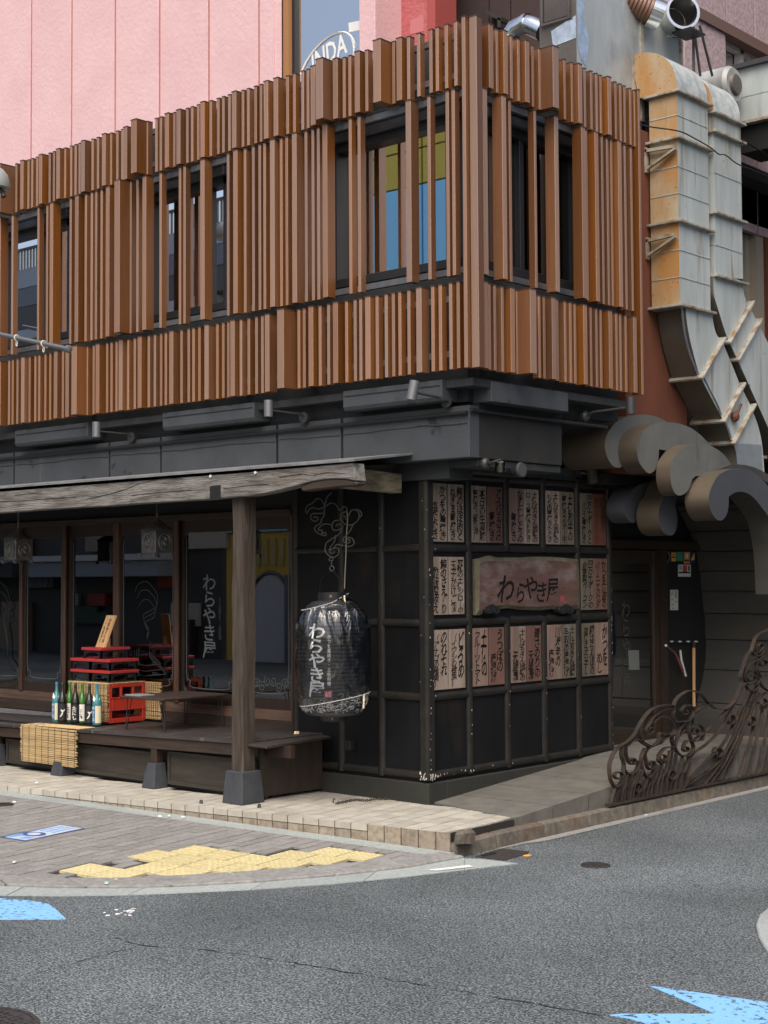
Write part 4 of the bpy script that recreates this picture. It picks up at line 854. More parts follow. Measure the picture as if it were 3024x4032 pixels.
# ================================================================ WOODEN DECK
DK = thing('wooden_deck', 'long low dark wooden deck in front of the sliding doors', 'deck', (-4,-.5,PZ))
DY0, DXE = -.86, -1.20
def dz(x): return .735+.0195*(x+1.3)
ws = [DY0, -.70, -.53, -.36, -.19, -.03, YD-.07]
for i in range(len(ws)-1):
    b = MB(); ya, yb = ws[i]+.003, ws[i+1]-.003; xa = -9
    b.hexa([(xa,ya,dz(xa)-.03),(DXE,ya,dz(DXE)-.03),(DXE,yb,dz(DXE)-.03),(xa,yb,dz(xa)-.03),(xa,ya,dz(xa)),(DXE,ya,dz(DXE)),(DXE,yb,dz(DXE)),(xa,yb,dz(xa))]); b.build('plank', m_deck, DK, bevel=.004)
b = MB(); b.hexa([(-9,DY0+.025,dz(-9)-.13),(DXE,DY0+.025,dz(DXE)-.13),(DXE,DY0+.085,dz(DXE)-.13),(-9,DY0+.085,dz(-9)-.13),(-9,DY0+.025,dz(-9)-.032),(DXE,DY0+.025,dz(DXE)-.032),(DXE,DY0+.085,dz(DXE)-.032),(-9,DY0+.085,dz(-9)-.032)]); b.build('edge_beam', m_dwoodh, DK, bevel=.004)
LEG = [-7.6,-6.3,-5.0] + [U(229,3035,'y',-.86)[0], U(592,3075,'y',-.86)[0]]
for x in LEG:
    b = MB(); b.box((x-.035,-.83,.40), (x+.045,-.75,dz(x)-.13)); b.build('leg', m_dwood, DK, bevel=.003)
    b = MB(); b.hexa([(x-.085,-.895,PZ),(x+.09,-.895,PZ),(x+.09,-.73,PZ),(x-.085,-.73,PZ),(x-.05,-.855,.455),(x+.06,-.855,.455),(x+.06,-.735,.455),(x-.05,-.735,.455)]); b.build('stone_base', m_stone, DK, bevel=.005)
ends = LEG+[xc0-.10]
for i in range(len(ends)-1):
    P = part('skirt_panel', DK); x0, x1 = ends[i]+.10, ends[i+1]-.06
    if i == len(ends)-2: x1 = ends[-1]+.02
    zb = .268; z_t = dz(x1)-.145-.03; b = MB()
    b.box((x0,-.735,zb), (x1,-.715,z_t)); b.build('board', m_skirt, P)
    b = MB(); b.box((x0,-.748,zb), (x1,-.7355,zb+.028)); b.box((x0,-.748,z_t-.025), (x1,-.7355,z_t)); b.box((x0,-.748,zb+.028), (x0+.03,-.7355,z_t-.025)); b.box((x1-.03,-.748,zb+.028), (x1,-.7355,z_t-.025)); b.build('frame', m_skirt, P)
b = MB(); b.box((-9,-.70,PZ), (DXE,-.66,.68)); b.build('back_board', m_black, DK)
# leaf of the deck that reaches past the post
lz = .725; q = [U(995,2923,'z',lz), U(1063,2937,'z',lz), U(1333,2894,'z',lz)]
x_r = q[1][0]; b = MB(); b.hexa([(DXE+.0,-.93,lz-.022),(x_r,-.96,lz-.022),(q[2][0],-.04,lz-.022),(DXE+.0,-.04,lz-.022),(DXE+.0,-.93,lz),(x_r,-.96,lz),(q[2][0],-.04,lz),(DXE+.0,-.04,lz)]); b.build('leaf', m_deck, DK, bevel=.004)
b = MB(); b.box((DXE+.02,-.72,lz-.12), (DXE+.32,-.66,lz-.022)); b.build('leaf_bearer', m_dwood, DK, bevel=.003); b = MB(); b.box((DXE+.35,-.10,lz-.10), (DXE+.42,-.04,lz-.022)); b.build('leaf_bearer', m_black, DK, bevel=.003)
b = MB(); b.hexa([(DXE-.02,-.75,.262),(DXE-.0,-.75,.262),(DXE+.03,-.04,.262),(DXE+.01,-.04,.262),(DXE-.02,-.75,lz-.03),(DXE-.0,-.75,lz-.03),(DXE+.03,-.04,lz-.03),(DXE+.01,-.04,lz-.03)]); b.build('end_panel', mat('end panel board', (.040,.027,.019), .6, col2=(.028,.019,.014), nscale=2, stretch=(6,6,1), bump=.15, bscale=10), DK)
bit('popcorn', 1168, 2893, lz, .028, mat('popcorn', (.75,.62,.35), .8), 'small piece of pale yellow popcorn on the end of the deck', 'food scrap', .03)
# ================================================================ THINGS ON THE DECK
m_reed = mat('reed', (.52,.37,.18), .7, col2=(.36,.24,.10), nscale=5, stretch=(1,40,40), lo=.35, hi=.7, col3=(.60,.47,.27), s3=9, st3=(.6,40,40), lo3=.5, hi3=.62)
m_string = mat('mat string', (.05,.045,.02), .8)
def reed_panel(b, P0, dirr, step, n, length, rnd, r=.0042, lift=None):
    """n reeds stacked along step, each running along dirr"""
    P0 = np.array(P0, float); d = np.array(dirr, float); s_ = np.array(step, float)
    for i in range(n):
        a = P0+s_*i+d*rnd.uniform(-.022,.014); e = P0+s_*i+d*(length+rnd.uniform(-.014,.022))+s_*rnd.uniform(-.6,.6)
        mdl = (a+e)/2+np.array([0,0,rnd.uniform(-.002,.002)]); b.tube([a, mdl, e], r*rnd.uniform(.75,1.15), 5, caps=False)
rs = random.Random(11)
def dzz(x): return dz(x)+.001
# mat over the deck edge
mx0 = U(85,2860,'y',DY0-.006)[0]; mx1 = U(302,2880,'y',DY0-.006)[0]
t = thing('reed_mat', 'pale reed mat hanging over the deck edge below the bottles', 'reed mat', (mx0,DY0,dz(mx0)), 'reed mats on the deck')
b = MB(); zt_ = dz(mx0)+.004; reed_panel(b, (mx0,DY0-.008,zt_), (1,0,0), (0,0,-.0088), 40, mx1-mx0, rs); reed_panel(b, (mx0+.0,DY0,zt_+.004), (1,0,.012), (0,.0088,0), 22, mx1-mx0+.02, rs); b.build('reeds', m_reed, t, smooth=60)
b = MB()
for k in range(9):
    x = mx0+.03+k*(mx1-mx0-.05)/8; b.tube([(x,DY0+.18,zt_+.011),(x,DY0-.004,zt_+.011),(x,DY0-.014,zt_-.004),(x,DY0-.0135,zt_-.35)], .0022, 4)
b.build('string', m_string, t)
# crate (open side to the right street) covered by a mat
zc = dz(-3.4)+.012; cx1 = U(418,2850,'y',-.62)[0]; cxc = cx1
c0 = U(414,2851,'z',zc); c1 = U(521,2836,'z',zc); CX1 = c0[0]; CY0 = c0[1]+.05; CY1 = CY0+.44; CX0 = CX1-.60; CH = .375
m_red_p = mat('red crate plastic', (.46,.035,.018), .4, col2=(.36,.03,.018), nscale=4, col3=(.25,.03,.02), s3=3, lo3=.6, hi3=.8)
cr = thing('plastic_crate', 'red plastic bottle crate standing on the deck under a reed mat', 'crate', (CX1-.2,CY0+.2,zc))
b = MB()
def side(b, axis, pos, a0, a1, th):
    """crate side wall with windows"""
    P = (lambda a, z, d: (pos+d, a, z)) if axis == 0 else (lambda a, z, d: (a, pos+d, z))
    bx = lambda p, q, z0, z1: b.box(P(p, z0, 0), P(q, z1, th))
    w_ = a1-a0; bx(a0, a0+.035, zc, zc+CH); bx(a1-.035, a1, zc, zc+CH)
    bx(a0+.035, a1-.035, zc+CH-.035, zc+CH); bx(a0+.035, a1-.035, zc, zc+.045); bx(a0+.035, a1-.035, zc+.13, zc+.235)
    for k in (1, 2): p = a0+w_*k/3; bx(p-.014, p+.014, zc+.235, zc+CH-.035)
    b.box(P(a0-.004, zc+.118, -.006), P(a1+.004, zc+.13, th+.006)); b.box(P(a0-.004, zc+.235, -.006), P(a1+.004, zc+.246, th+.006))
side(b, 0, CX1-.018, CY0, CY1, .018); b.build('side_wall', m_red_p, cr, bevel=.003)
b = MB(); side(b, 0, CX0, CY0, CY1, .018); b.build('side_wall', m_red_p, cr)
b = MB(); side(b, 1, CY0+.001, CX0+.02, CX1-.02, .018); b.build('side_wall', m_red_p, cr); b = MB(); side(b, 1, CY1-.019, CX0+.02, CX1-.02, .018); b.build('side_wall', m_red_p, cr)
b = MB(); b.box((CX0+.02,CY0+.02,zc), (CX1-.02,CY1-.02,zc+.012)); b.build('base', m_red_p, cr)
t = thing('reed_mat', 'tan reed mat draped over the red crate behind the bottles', 'reed mat', (CX0,CY0,zc+CH), 'reed mats on the deck')
b = MB(); L = CX1-CX0+.015; reed_panel(b, (CX0-.02,CY0-.014,zc+CH+.006), (1,0,0), (0,0,-.0088), 42, L, rs); reed_panel(b, (CX0-.02,CY0-.008,zc+CH+.008), (1,0,0), (0,.0088,0), 52, L, rs)
b.build('reeds', m_reed, t, smooth=60)
b = MB(); reed_panel(b, (CX1-.18,CY1+.012,zc+CH+.004), (1,0,0), (0,0,-.0088), 42, .40, rs); b.build('back_reeds', m_reed, t, smooth=60)
b = MB()
for k in range(11):
    x = CX0+.03+k*(L-.05)/10; b.tube([(x,CY1,zc+CH+.015),(x,CY0-.008,zc+CH+.015),(x,CY0-.02,zc+CH+.002),(x,CY0-.0195,zc+.02)], .0022, 4)
for k in range(6): x = CX1+.02+k*.033; b.tube([(x,CY1+.006,zc+CH),(x,CY1+.006,zc+.02)], .0022, 4)
b.build('string', m_string, t)
# sake bottles
def bglass(name, c, r=.12): return mat(name, c, r, spec=.6, coat=.3, coatr=.1)
gl_teal = bglass('teal glass', (.04,.20,.22)); gl_green = bglass('green glass', (.035,.13,.012)); gl_blk = bglass('black glass', (.008,.008,.006))
m_lblw = mat('white label', (.72,.70,.64), .6); m_lblk = mat('black label', (.018,.019,.024), .5); m_lblb = mat('blue label', (.03,.14,.26), .5); m_capw = mat('bottle cap silver', (.5,.5,.48), .35, metal=.7); m_lblc = mat('cream label', (.66,.60,.42), .6)
kinds = [('teal', 223, 2839, 'teal glass sake bottle with a blue and cream label, far left of the row'),
         ('blackw', 246, 2842, 'black sake bottle with a black whale label, second in the row from the left'),
         ('greenw', 274, 2840, 'green sake bottle with a white label, third in the row from the left'),
         ('blacks', 297, 2846, 'black sake bottle with white brush writing on a black label, middle of the row'),
         ('greent', 324, 2845, 'green sake bottle with a white label and small emblem, fifth in the row'),
         ('blackw', 352, 2851, 'black sake bottle with a black whale label, beside the last teal bottle on the right'),
         ('tealn', 382, 2853, 'teal sake bottle with a blue and cream label, right end beside the crate')]
def on_cyl(b, body, c, r, ang, zc_, h, w_, **kw):
    zc_ += c[2]
    v, f = text_faces(body, **kw)
    if not len(v): return
    sz = v.max(0)-v.min(0); sx, sy = w_/sz[0], h/sz[1]; vs_ = []
    for q in v:
        a = ang+q[0]*sx/r; vs_.append((c[0]+r*math.sin(a), c[1]-r*math.cos(a), zc_+q[1]*sy))
    b.add(vs_, f)
def cylpatch(b, c, r, a0, a1, z0, z1, n=10):
    z0 += c[2]; z1 += c[2]
    rows = [[(c[0]+r*math.sin(a0+(a1-a0)*j/n), c[1]-r*math.cos(a0+(a1-a0)*j/n), z) for j in range(n+1)] for z in (z0, z1)]
    b.sheet(rows)
FA = YAW*.9     # labels face the camera side
for kd, px, py, lab in kinds:
    zb = dz(-3.6)+.014; c = U(px, py+1, 'z', zb); c = np.array([c[0], c[1], zb])
    t = thing('sake_bottle', lab, 'bottle', tuple(c), 'sake bottles standing in a row on the deck')
    g_ = gl_teal if kd[:4] == 'teal' else gl_green if kd[:5] == 'green' else gl_blk
    Hh = .385 if kd != 'tealn' else .39; R_ = .046
    b = MB(); b.lathe([(R_*.92,0),(R_,.006),(R_,Hh*.50),(R_*.96,Hh*.56),(R_*.78,Hh*.64),(R_*.50,Hh*.73),(R_*.33,Hh*.80),(R_*.29,Hh*.93)], c, 18); b.build('body', g_, t, smooth=50)
    b = MB(); b.lathe([(R_*.34,Hh*.93),(R_*.34,Hh*.995),(R_*.30,Hh)], c, 12); b.build('cap', m_lblb if kd[:4] == 'teal' else m_lblk if kd[:5] == 'black' else gl_green, t, smooth=50)
    lm = {'teal': m_lblc, 'tealn': m_lblc, 'greenw': m_lblw, 'greent': m_lblw, 'blackw': m_lblk, 'blacks': m_lblk}[kd]
    b = MB(); cylpatch(b, c, R_+.0008, FA-1.2, FA+1.2, .02, Hh*.47); lb = b.build('label', lm, t, smooth=60, fix=False)
    b = MB(); r2 = R_+.0018
    if kd[:4] == 'teal':
        cylpatch(b, c, R_+.0013, FA-1.2, FA-.15, .02, Hh*.47); b.build('label_band', m_lblb, lb, fix=False); b = MB(); on_cyl(b, vert('四万十川'), c, r2, FA-.65, .105, .14, .030, offset=.02); b.build('lettering', m_lblw, lb, fix=False)
        b = MB(); zz0 = Hh*.60; 
        v = []
        for a, dzv in ((FA-.9,.03),(FA-.3,.0),(FA+.4,-.02),(FA+.9,-.005)):
            for h in (0,.05): v.append((c[0]+(R_*.9+.003-h*.15)*math.sin(a), c[1]-(R_*.9+.003-h*.15)*math.cos(a), c[2]+zz0+dzv+h-.025))
        b.add(v, [(0,2,3,1),(2,4,5,3),(4,6,7,5)]); b.build('neck_band', m_lblw, t, fix=False)
    elif kd == 'greenw': on_cyl(b, vert('しらぎく'), c, r2, FA, .10, .13, .03, offset=.03, wob=.03, seed=2); b.build('lettering', m_text, lb, fix=False)
    elif kd == 'greent': on_cyl(b, vert('土佐鶴'), c, r2, FA, .09, .10, .026, offset=.02, wob=.03, seed=4); b.build('lettering', m_text, lb, fix=False)
    elif kd == 'blacks': on_cyl(b, vert('たにし'), c, r2, FA, .10, .13, .045, offset=.03, wob=.05, seed=5); b.build('lettering', m_lblw, lb, fix=False)
    else:   # whale tail
        def wt(u, v_): a = FA+.1+u/r2; return (c[0]+r2*math.sin(a), c[1]-r2*math.cos(a), c[2]+.085+v_)
        tail = [(-.022,-.03),(-.004,-.026),(.010,-.005),(.014,.018),(.030,.030),(.034,.045),(.018,.036),(.010,.034),(-.006,.042),(-.010,.030),(.004,.018),(-.004,-.006)]
        b.add([wt(*q) for q in tail], [tuple(range(len(tail)))]); b.build('lettering', m_lblw, lb, fix=False)
# lacquered trays stacked on the crate
TZ = zc+CH+.018; m_trayr = mat('red lacquer rim', (.40,.035,.035), .35); m_trayb = mat('black lacquer', (.012,.012,.013), .3, coat=.3)
tr1 = U(430,2624,'z',TZ)   # nearest bottom corner of the right-hand tray
def tray(x1, y0, z, lab, dx_=.29, dy_=.34, h=.108):
    x0, y1 = x1-dx_, y0+dy_
    t = thing('lacquer_tray', lab, 'tray stand', ((x0+x1)/2,(y0+y1)/2,z), 'red topped lacquer trays stacked on the crate')
    b = MB(); b.box((x0-.012,y0-.012,z+h-.028), (x1+.012,y1+.012,z+h)); b.build('top', m_trayr, t, bevel=.004)
    def apron(P, w_):
        hh = h-.03; pts = [(0,0),(.035,0)]+[(.035+(w_-.07)*(1-math.cos(a))/2, .012+(hh-.028)*abs(math.sin(a))**.6) for a in [math.pi*(i+.001)/10 for i in range(11)]]+[(w_-.035,0),(w_,0),(w_,hh),(0,hh)]
        return [P(u, v_) for u, v_ in pts]
    b = MB(); b.prism(apron(lambda u, v_: (x0+u,y0,z+v_), dx_), (0,.014,0)); b.prism(apron(lambda u, v_: (x0+u,y1-.014,z+v_), dx_), (0,.014,0))
    b.prism(apron(lambda u, v_: (x1-.014,y0+u,z+v_), dy_), (.014,0,0)); b.prism(apron(lambda u, v_: (x0,y0+u,z+v_), dy_), (.014,0,0)); b.build('legs', m_trayb, t)
ty = CY0+.05; txr = CX1-.02; xr = along_x(432, ty, TZ+.05)
tray(xr, ty, TZ, 'red topped black tray stand, right one of the bottom layer'); tray(xr-.315, ty, TZ, 'red topped black tray stand, left one of the bottom layer')
tray(xr, ty, TZ+.109, 'red topped black tray stand, right one of the middle layer'); tray(xr-.315, ty, TZ+.109, 'red topped black tray stand, left one of the middle layer')
xt = along_x(398, ty+.02, TZ+.27); tray(xt, ty+.02, TZ+.218, 'single red topped black tray stand on top of the stack under the wooden sign')
# little wooden sign leaning on the top tray
m_pine = mat('pine sign wood', (.60,.36,.17), .6, col2=(.48,.27,.12), nscale=3, stretch=(14,14,1)); zs = TZ+.218+.109
t = thing('wooden_sign', 'small pine sign board with brush writing leaning on the top tray', 'sign', (xt-.12,ty+.05,zs))
A = U(375,2525,'y',ty+.06); B_ = U(408,2525,'y',ty+.06); z_h = U(405,2423,'y',ty+.10)[2]
dxs = U(403,2423,'y',ty+.10)[0]-A[0]
b = MB(); w_ = B_[0]-A[0]; p0 = np.array([A[0], ty+.06, zs+.001]); upv = np.array([dxs, .09, z_h-zs]); thv = np.array([.01,.022,-.004])
b.hexa([p0, p0+[w_,0,0], p0+[w_,0,0]+thv, p0+thv, p0+upv, p0+upv+[w_,0,0], p0+upv+[w_,0,0]+thv, p0+upv+thv]); b.build('board', m_pine, t, bevel=.002)
nrm = np.cross(np.array([1,0,0]), upv); nrm /= np.linalg.norm(nrm); uu = upv/np.linalg.norm(upv)
b = MB(); letter(b, vert('特製柚子七味'), p0+upv*.52+np.array([w_*.68,0,0])+nrm*.0015, (1,0,0), uu, w_=.034, h_=.25, offset=.01); letter(b, vert('一味唐辛子'), p0+upv*.44+np.array([w_*.30,0,0])+nrm*.0015, (1,0,0), uu, w_=.026, h_=.20, offset=.01); b.build('lettering', m_text, t, fix=False)
b = MB(); b.box((p0[0]+.08,ty+.085,zs), (p0[0]+.11,ty+.16,zs+.09)); b.build('prop', m_pine, t)
# low folding table with hairpin legs
tz = dz(-2.5)+.305; P_ = [U(470,2727,'z',tz), U(560,2742,'z',tz), U(738,2726,'z',tz), U(640,2713,'z',tz)]
tc_ = sum(P_)/4; t = thing('folding_table', 'low folding table with a thin dark top and black hairpin legs on the deck', 'table', (tc_[0],tc_[1],dz(tc_[0])))
fx0, fx1, fy0, fy1 = P_[0][0], P_[2][0], min(P_[1][1],-.72), max(P_[3][1], -.28)
fx0 = along_x(472, fy0, tz); fx1 = fx0+.62
b = MB(); b.box((fx0,fy0,tz-.022), (fx1,fy1,tz)); b.build('table_top', m_dwoodh, t, bevel=.006)
for ax, ay in ((fx0+.08,fy0+.05),(fx1-.08,fy0+.05),(fx0+.08,fy1-.05),(fx1-.08,fy1-.05)):
    sx = -1 if ax < (fx0+fx1)/2 else 1; zb = dz(ax)+.004; b = MB(); b.tube([(ax-.03,ay,tz-.022),(ax+sx*.045-.006,ay,zb+.008),(ax+sx*.045,ay,zb),(ax+sx*.045+.006,ay,zb+.008),(ax+.03,ay,tz-.022)], .0045, 6); b.build('leg', m_black, t, smooth=40)
b = MB(); b.box((fx0+.03,fy0+.03,tz+.001), (fx0+.26,fy0+.20,tz+.012)); tag(b.build('menu_folder', mat('grey folder', (.24,.24,.25), .5), bevel=.002), 'flat grey menu folder lying on the low folding table', 'menu')
# ================================================================ LANTERNS
def lathe_ribs(H0, prof, n): pass
LA = U(1312,2600,'y',-.60); lx, ly = LA[0], LA[1]
zoz = lambda py: U(1312, py, 'y', -.60)[2]
zT, zB = zoz(2362), zoz(2812); Rr = .292
LT = thing('paper_lantern', 'big black ribbed paper lantern with white writing under a clear plastic cover', 'lantern', (lx,ly,zB))
def lrad(u):  # u 0 bottom .. 1 top
    t_ = abs(u-.47)/.53
    return .11+(Rr-.11)*max(0, 1-t_**4.2)**.55
b = MB(); n = 30; pr = []
for i in range(n*2+1):
    u = i/(n*2); pr.append((lrad(u)+(.006 if i % 2 else -.005), zB+(zT-zB)*u))
m_lant = mat('black lantern paper', (.016,.018,.022), .5, col2=(.026,.028,.032), nscale=4)
b.lathe(pr, (lx,ly,0), 40); b.build('shade', m_lant, LT, smooth=25)
b = MB(); b.lathe([(.125,zT-.01),(.125,zT+.062),(.115,zT+.062),(.115,zT+.01)], (lx,ly,0), 24); b.build('top_ring', m_trayb, LT, smooth=40)
b = MB(); b.lathe([(.085,zB-.055),(.105,zB-.05),(.11,zB+.01)], (lx,ly,0), 24); b.build('bottom_ring', m_trayb, LT, smooth=40)
va = math.atan2(CAM[0]-lx, -(CAM[1]-ly))      # angle of the camera seen from the lantern
b = MB(); c_ = (lx+.127*math.sin(va-.15), ly-.127*math.cos(va-.15), zT+.028); b.lathe([(.012,-.004),(.014,.0),(.012,.005)], c_, 10, ax=1); b.build('stud', mat('copper stud', (.45,.2,.12), .4, metal=.6), LT)
c_ = (lx+.108*math.sin(va-.1), ly-.108*math.cos(va-.1), zB-.025); b = MB(); b.lathe([(.010,-.004),(.012,.0),(.010,.005)], c_, 10, ax=1); b.build('stud', MATS['copper stud'], LT)
m_lw = mat('lantern white print', (.70,.71,.70), .6)
def on_lantern(b, body, pxc, py0, py1, w_, grow=.006, **kw):
    v, f = text_faces(body, **kw); sz = v.max(0)-v.min(0); z0, z1 = zoz(py1), zoz(py0); sx, sy = w_/sz[0], (z1-z0)/sz[1]
    aoff = math.asin(max(-1, min(1, (pxc-1312)/142.0))); vs_ = []
    for q in v:
        z = (z0+z1)/2+q[1]*sy; r = lrad((z-zB)/(zT-zB))+grow; a = va+aoff+q[0]*sx/Rr
        vs_.append((lx+r*math.sin(a), ly-r*math.cos(a), z))
    b.add(vs_, f)
b = MB(); on_lantern(b, vert('わらやき屋'), 1244, 2452, 2738, .150, offset=.02, spacing=.86, wob=.03, seed=9, shear=.1); b.build('lettering', m_lw, LT, fix=False)
b = MB(); on_lantern(b, vert('かつを藁焼き・土佐料理'), 1296, 2494, 2690, .030, offset=.008, spacing=1.0, wob=.01, seed=9); b.build('lettering', m_lw, LT, fix=False)
b = MB(); aoff = math.asin((1292-1312)/142.); rows = []
for z in np.linspace(zoz(2737), zoz(2710), 3): rows.append([(lx+(lrad((z-zB)/(zT-zB))+.006)*math.sin(va+aoff+q), ly-(lrad((z-zB)/(zT-zB))+.006)*math.cos(va+aoff+q), z) for q in np.linspace(-.11,.11,5)])
b.sheet(rows); b.build('seal', mat('seal red', (.42,.03,.04), .6), LT, fix=False)
b = MB(); on_lantern(b, '土佐\n料理', 1292, 2713, 2734, .05, grow=.008, offset=.0, spacing=.95); b.build('lettering', m_lw, LT, fix=False)
# breaking-wave scroll pattern round the foot
b = MB(); rs = random.Random(21)
for k in range(120):
    a0 = va+rs.uniform(-1.5,1.5); u0 = rs.uniform(.035,.135+.10*max(0, math.sin((a0-va)*1.2+.2))); r0 = rs.uniform(.018,.034); sg = rs.choice((-1,1)); pts = []
    for j in range(9):
        f_ = r0*(1-j/12); aa = a0+sg*f_*math.cos(j*.62)/Rr; z = zB+(zT-zB)*u0+f_*math.sin(j*.62); u = max(.02, (z-zB)/(zT-zB)); r = lrad(u)+.007; pts.append((lx+r*math.sin(aa), ly-r*math.cos(aa), z))
    b.tube(pts, .0022, 4)
b.build('wave_print', mat('soft wave print', (.27,.28,.28), .6), LT)
# clear cover with creases
def plastic():
    M_ = bpy.data.materials.new('clear plastic'); M_.use_nodes = True; t = M_.node_tree; N = t.nodes; Lk = t.links
    for n in list(N):
        if n.type != 'OUTPUT_MATERIAL': N.remove(n)
    o = [n for n in N][0]; tr = N.new('ShaderNodeBsdfTransparent'); gl = N.new('ShaderNodeBsdfGlossy'); gl.inputs['Roughness'].default_value = .12
    tc = N.new('ShaderNodeTexCoord'); mp = N.new('ShaderNodeMapping'); mp.inputs['Scale'].default_value = (6,6,1.3); nz = N.new('ShaderNodeTexNoise'); nz.inputs['Scale'].default_value = 2.0; nz.inputs['Detail'].default_value = 2; nz.inputs['Distortion'].default_value = 1.2
    Lk.new(tc.outputs['Object'], mp.inputs[0]); Lk.new(mp.outputs[0], nz.inputs['Vector'])
    bp = N.new('ShaderNodeBump'); bp.inputs['Strength'].default_value = .6; bp.inputs['Distance'].default_value = .05; Lk.new(nz.outputs[0], bp.inputs['Height']); Lk.new(bp.outputs[0], gl.inputs['Normal'])
    fr = N.new('ShaderNodeFresnel'); fr.inputs[0].default_value = 1.45; Lk.new(bp.outputs[0], fr.inputs['Normal'])
    ma = N.new('ShaderNodeMath'); ma.operation = 'MULTIPLY_ADD'; ma.inputs[1].default_value = 1.7; ma.inputs[2].default_value = .035; ma.use_clamp = True; Lk.new(fr.outputs[0], ma.inputs[0])
    mx = N.new('ShaderNodeMixShader'); Lk.new(ma.outputs[0], mx.inputs[0]); Lk.new(tr.outputs[0], mx.inputs[1]); Lk.new(gl.outputs[0], mx.inputs[2]); Lk.new(mx.outputs[0], o.inputs[0]); return M_
m_plastic = plastic(); m_hem = mat('white hem cord', (.48,.48,.45), .6)
rows = []; nA = 72; hemT = []; hemB = []
for i in range(22):
    w_ = i/21; row = []
    for j in range(nA+1):
        a = 2*math.pi*j/nA; rel = a-va
        zt_ = zT-.035+.075*math.sin(rel)*.9+.02; zb_ = zB+.125+.055*math.sin(rel)
        z = zb_+(zt_-zb_)*w_; r = lrad(min(1, max(0, (z-zB)/(zT-zB))))+.012+.007*math.sin(j*1.7+w_*2)*(.3+w_)+.004*math.sin(j*3.1+i*.8)
        row.append((lx+r*math.sin(a), ly-r*math.cos(a), z))
    rows.append(row)
b = MB(); b.sheet(rows); CV = b.build('plastic_cover', m_plastic, LT, smooth=80, fix=False)
b = MB(); b.tube(rows[0][:-1], .003, 6, closed=True); b.build('hem', m_hem, CV); b = MB(); b.tube(rows[-1][:-1], .003, 6, closed=True); b.build('hem', m_hem, CV)
p_ = rows[0][int((va+1.0)/(2*math.pi)*nA) % nA]; q_ = rows[-1][int((va+.85)/(2*math.pi)*nA) % nA]
b = MB(); b.tube([p_, (p_[0]+.01,p_[1]-.01,p_[2]-.05), (p_[0]+.005,p_[1]-.01,p_[2]-.11)], .008, 6); b.tube([q_, (q_[0]+.02,q_[1]-.02,q_[2]-.03), (q_[0]+.05,q_[1]-.04,q_[2]-.07), (q_[0]+.06,q_[1]-.04,q_[2]-.11)], .007, 6); b.build('tie', mat('cream ribbon', (.68,.60,.42), .7), CV)
# scrolled iron hanger, chain link, handle and cord above the lantern
m_wire = mat('scroll wire', (.06,.055,.048), .7); Sx = lambda x, y: U(1100+x*.4748, 1850+y*.4748, 'y', -.60)
HG = thing('lantern_hanger', 'thin scrolled iron hanger carrying the black paper lantern from the canopy', 'hanger', tuple(Sx(430,190)))
wires = [[(435,190),(400,220),(385,260),(375,300),(372,380)],[(375,300),(350,250),(310,240),(285,265),(260,285),(230,300),(218,335),(230,360),(245,330),(280,312),(320,325),(345,320),(385,300)],
  [(372,360),(320,362),(275,365),(258,390),(275,420),(310,425),(320,395),(295,390),(285,400)],[(372,380),(350,410),(345,440),(300,470),(295,500),(330,530),(385,545),(380,520),(350,530),(358,500),(325,500),(330,480),(370,450),(430,455)],
  [(385,300),(430,275),(470,290),(500,335),(535,305),(558,320),(560,360)],[(500,415),(455,425),(437,465),(450,500),(500,495),(525,475),(505,452),(475,455),(470,470)],
  [(520,480),(500,530),(440,570),(390,610),(380,670),(410,710),(450,725),(490,700),(490,655),(450,650),(415,680),(440,695),(462,680)],[(450,650),(480,620),(540,630),(590,635),(620,610),(605,570),(570,560),(535,560),(535,595),(565,610),(585,595),(575,575),(560,580)],
  [(560,345),(520,360),(508,400),(530,440),(580,460),(630,440),(660,400),(655,350),(620,330),(590,345),(560,410),(540,380),(520,390)],[(620,330),(660,335),(683,365),(670,390),(655,360)],[(610,455),(590,500),(560,540),(535,560)],[(470,540),(455,600),(425,640),(420,670)]]
b = MB()
for w_ in wires: b.tube(smooth_path([Sx(*q) for q in w_], 4), .0055, 6)
b.build('scrollwork', m_wire, HG, smooth=60)
b = MB(); b.tube([Sx(430+17*math.cos(a), 742+14*math.sin(a)) for a in np.linspace(0, 6.28, 13)[:-1]], .005, 6, closed=True); b.build('ring', m_wire, HG)
b = MB(); b.tube([Sx(432,755), Sx(434,800)], .004, 6); b.tube([Sx(436+18*math.cos(a), 818+20*math.sin(a)) for a in np.linspace(0, 6.28, 13)[:-1]], .005, 6, closed=True); b.build('chain_link', m_wire, HG)
hp = smooth_path([Sx(*q) for q in ((340,1020),(345,960),(370,900),(436,842),(490,890),(520,940),(535,1000))], 4); b = MB(); b.ribbon(hp, (0,1,0), .018, .003); b.build('handle', m_trayb, LT)
b = MB(); b.tube(smooth_path([Sx(*q) for q in ((560,345),(565,420),(555,560),(552,700),(545,850),(540,985))], 4), .0045, 6); b.build('cord', mat('brown cord', (.20,.17,.12), .8), HG)
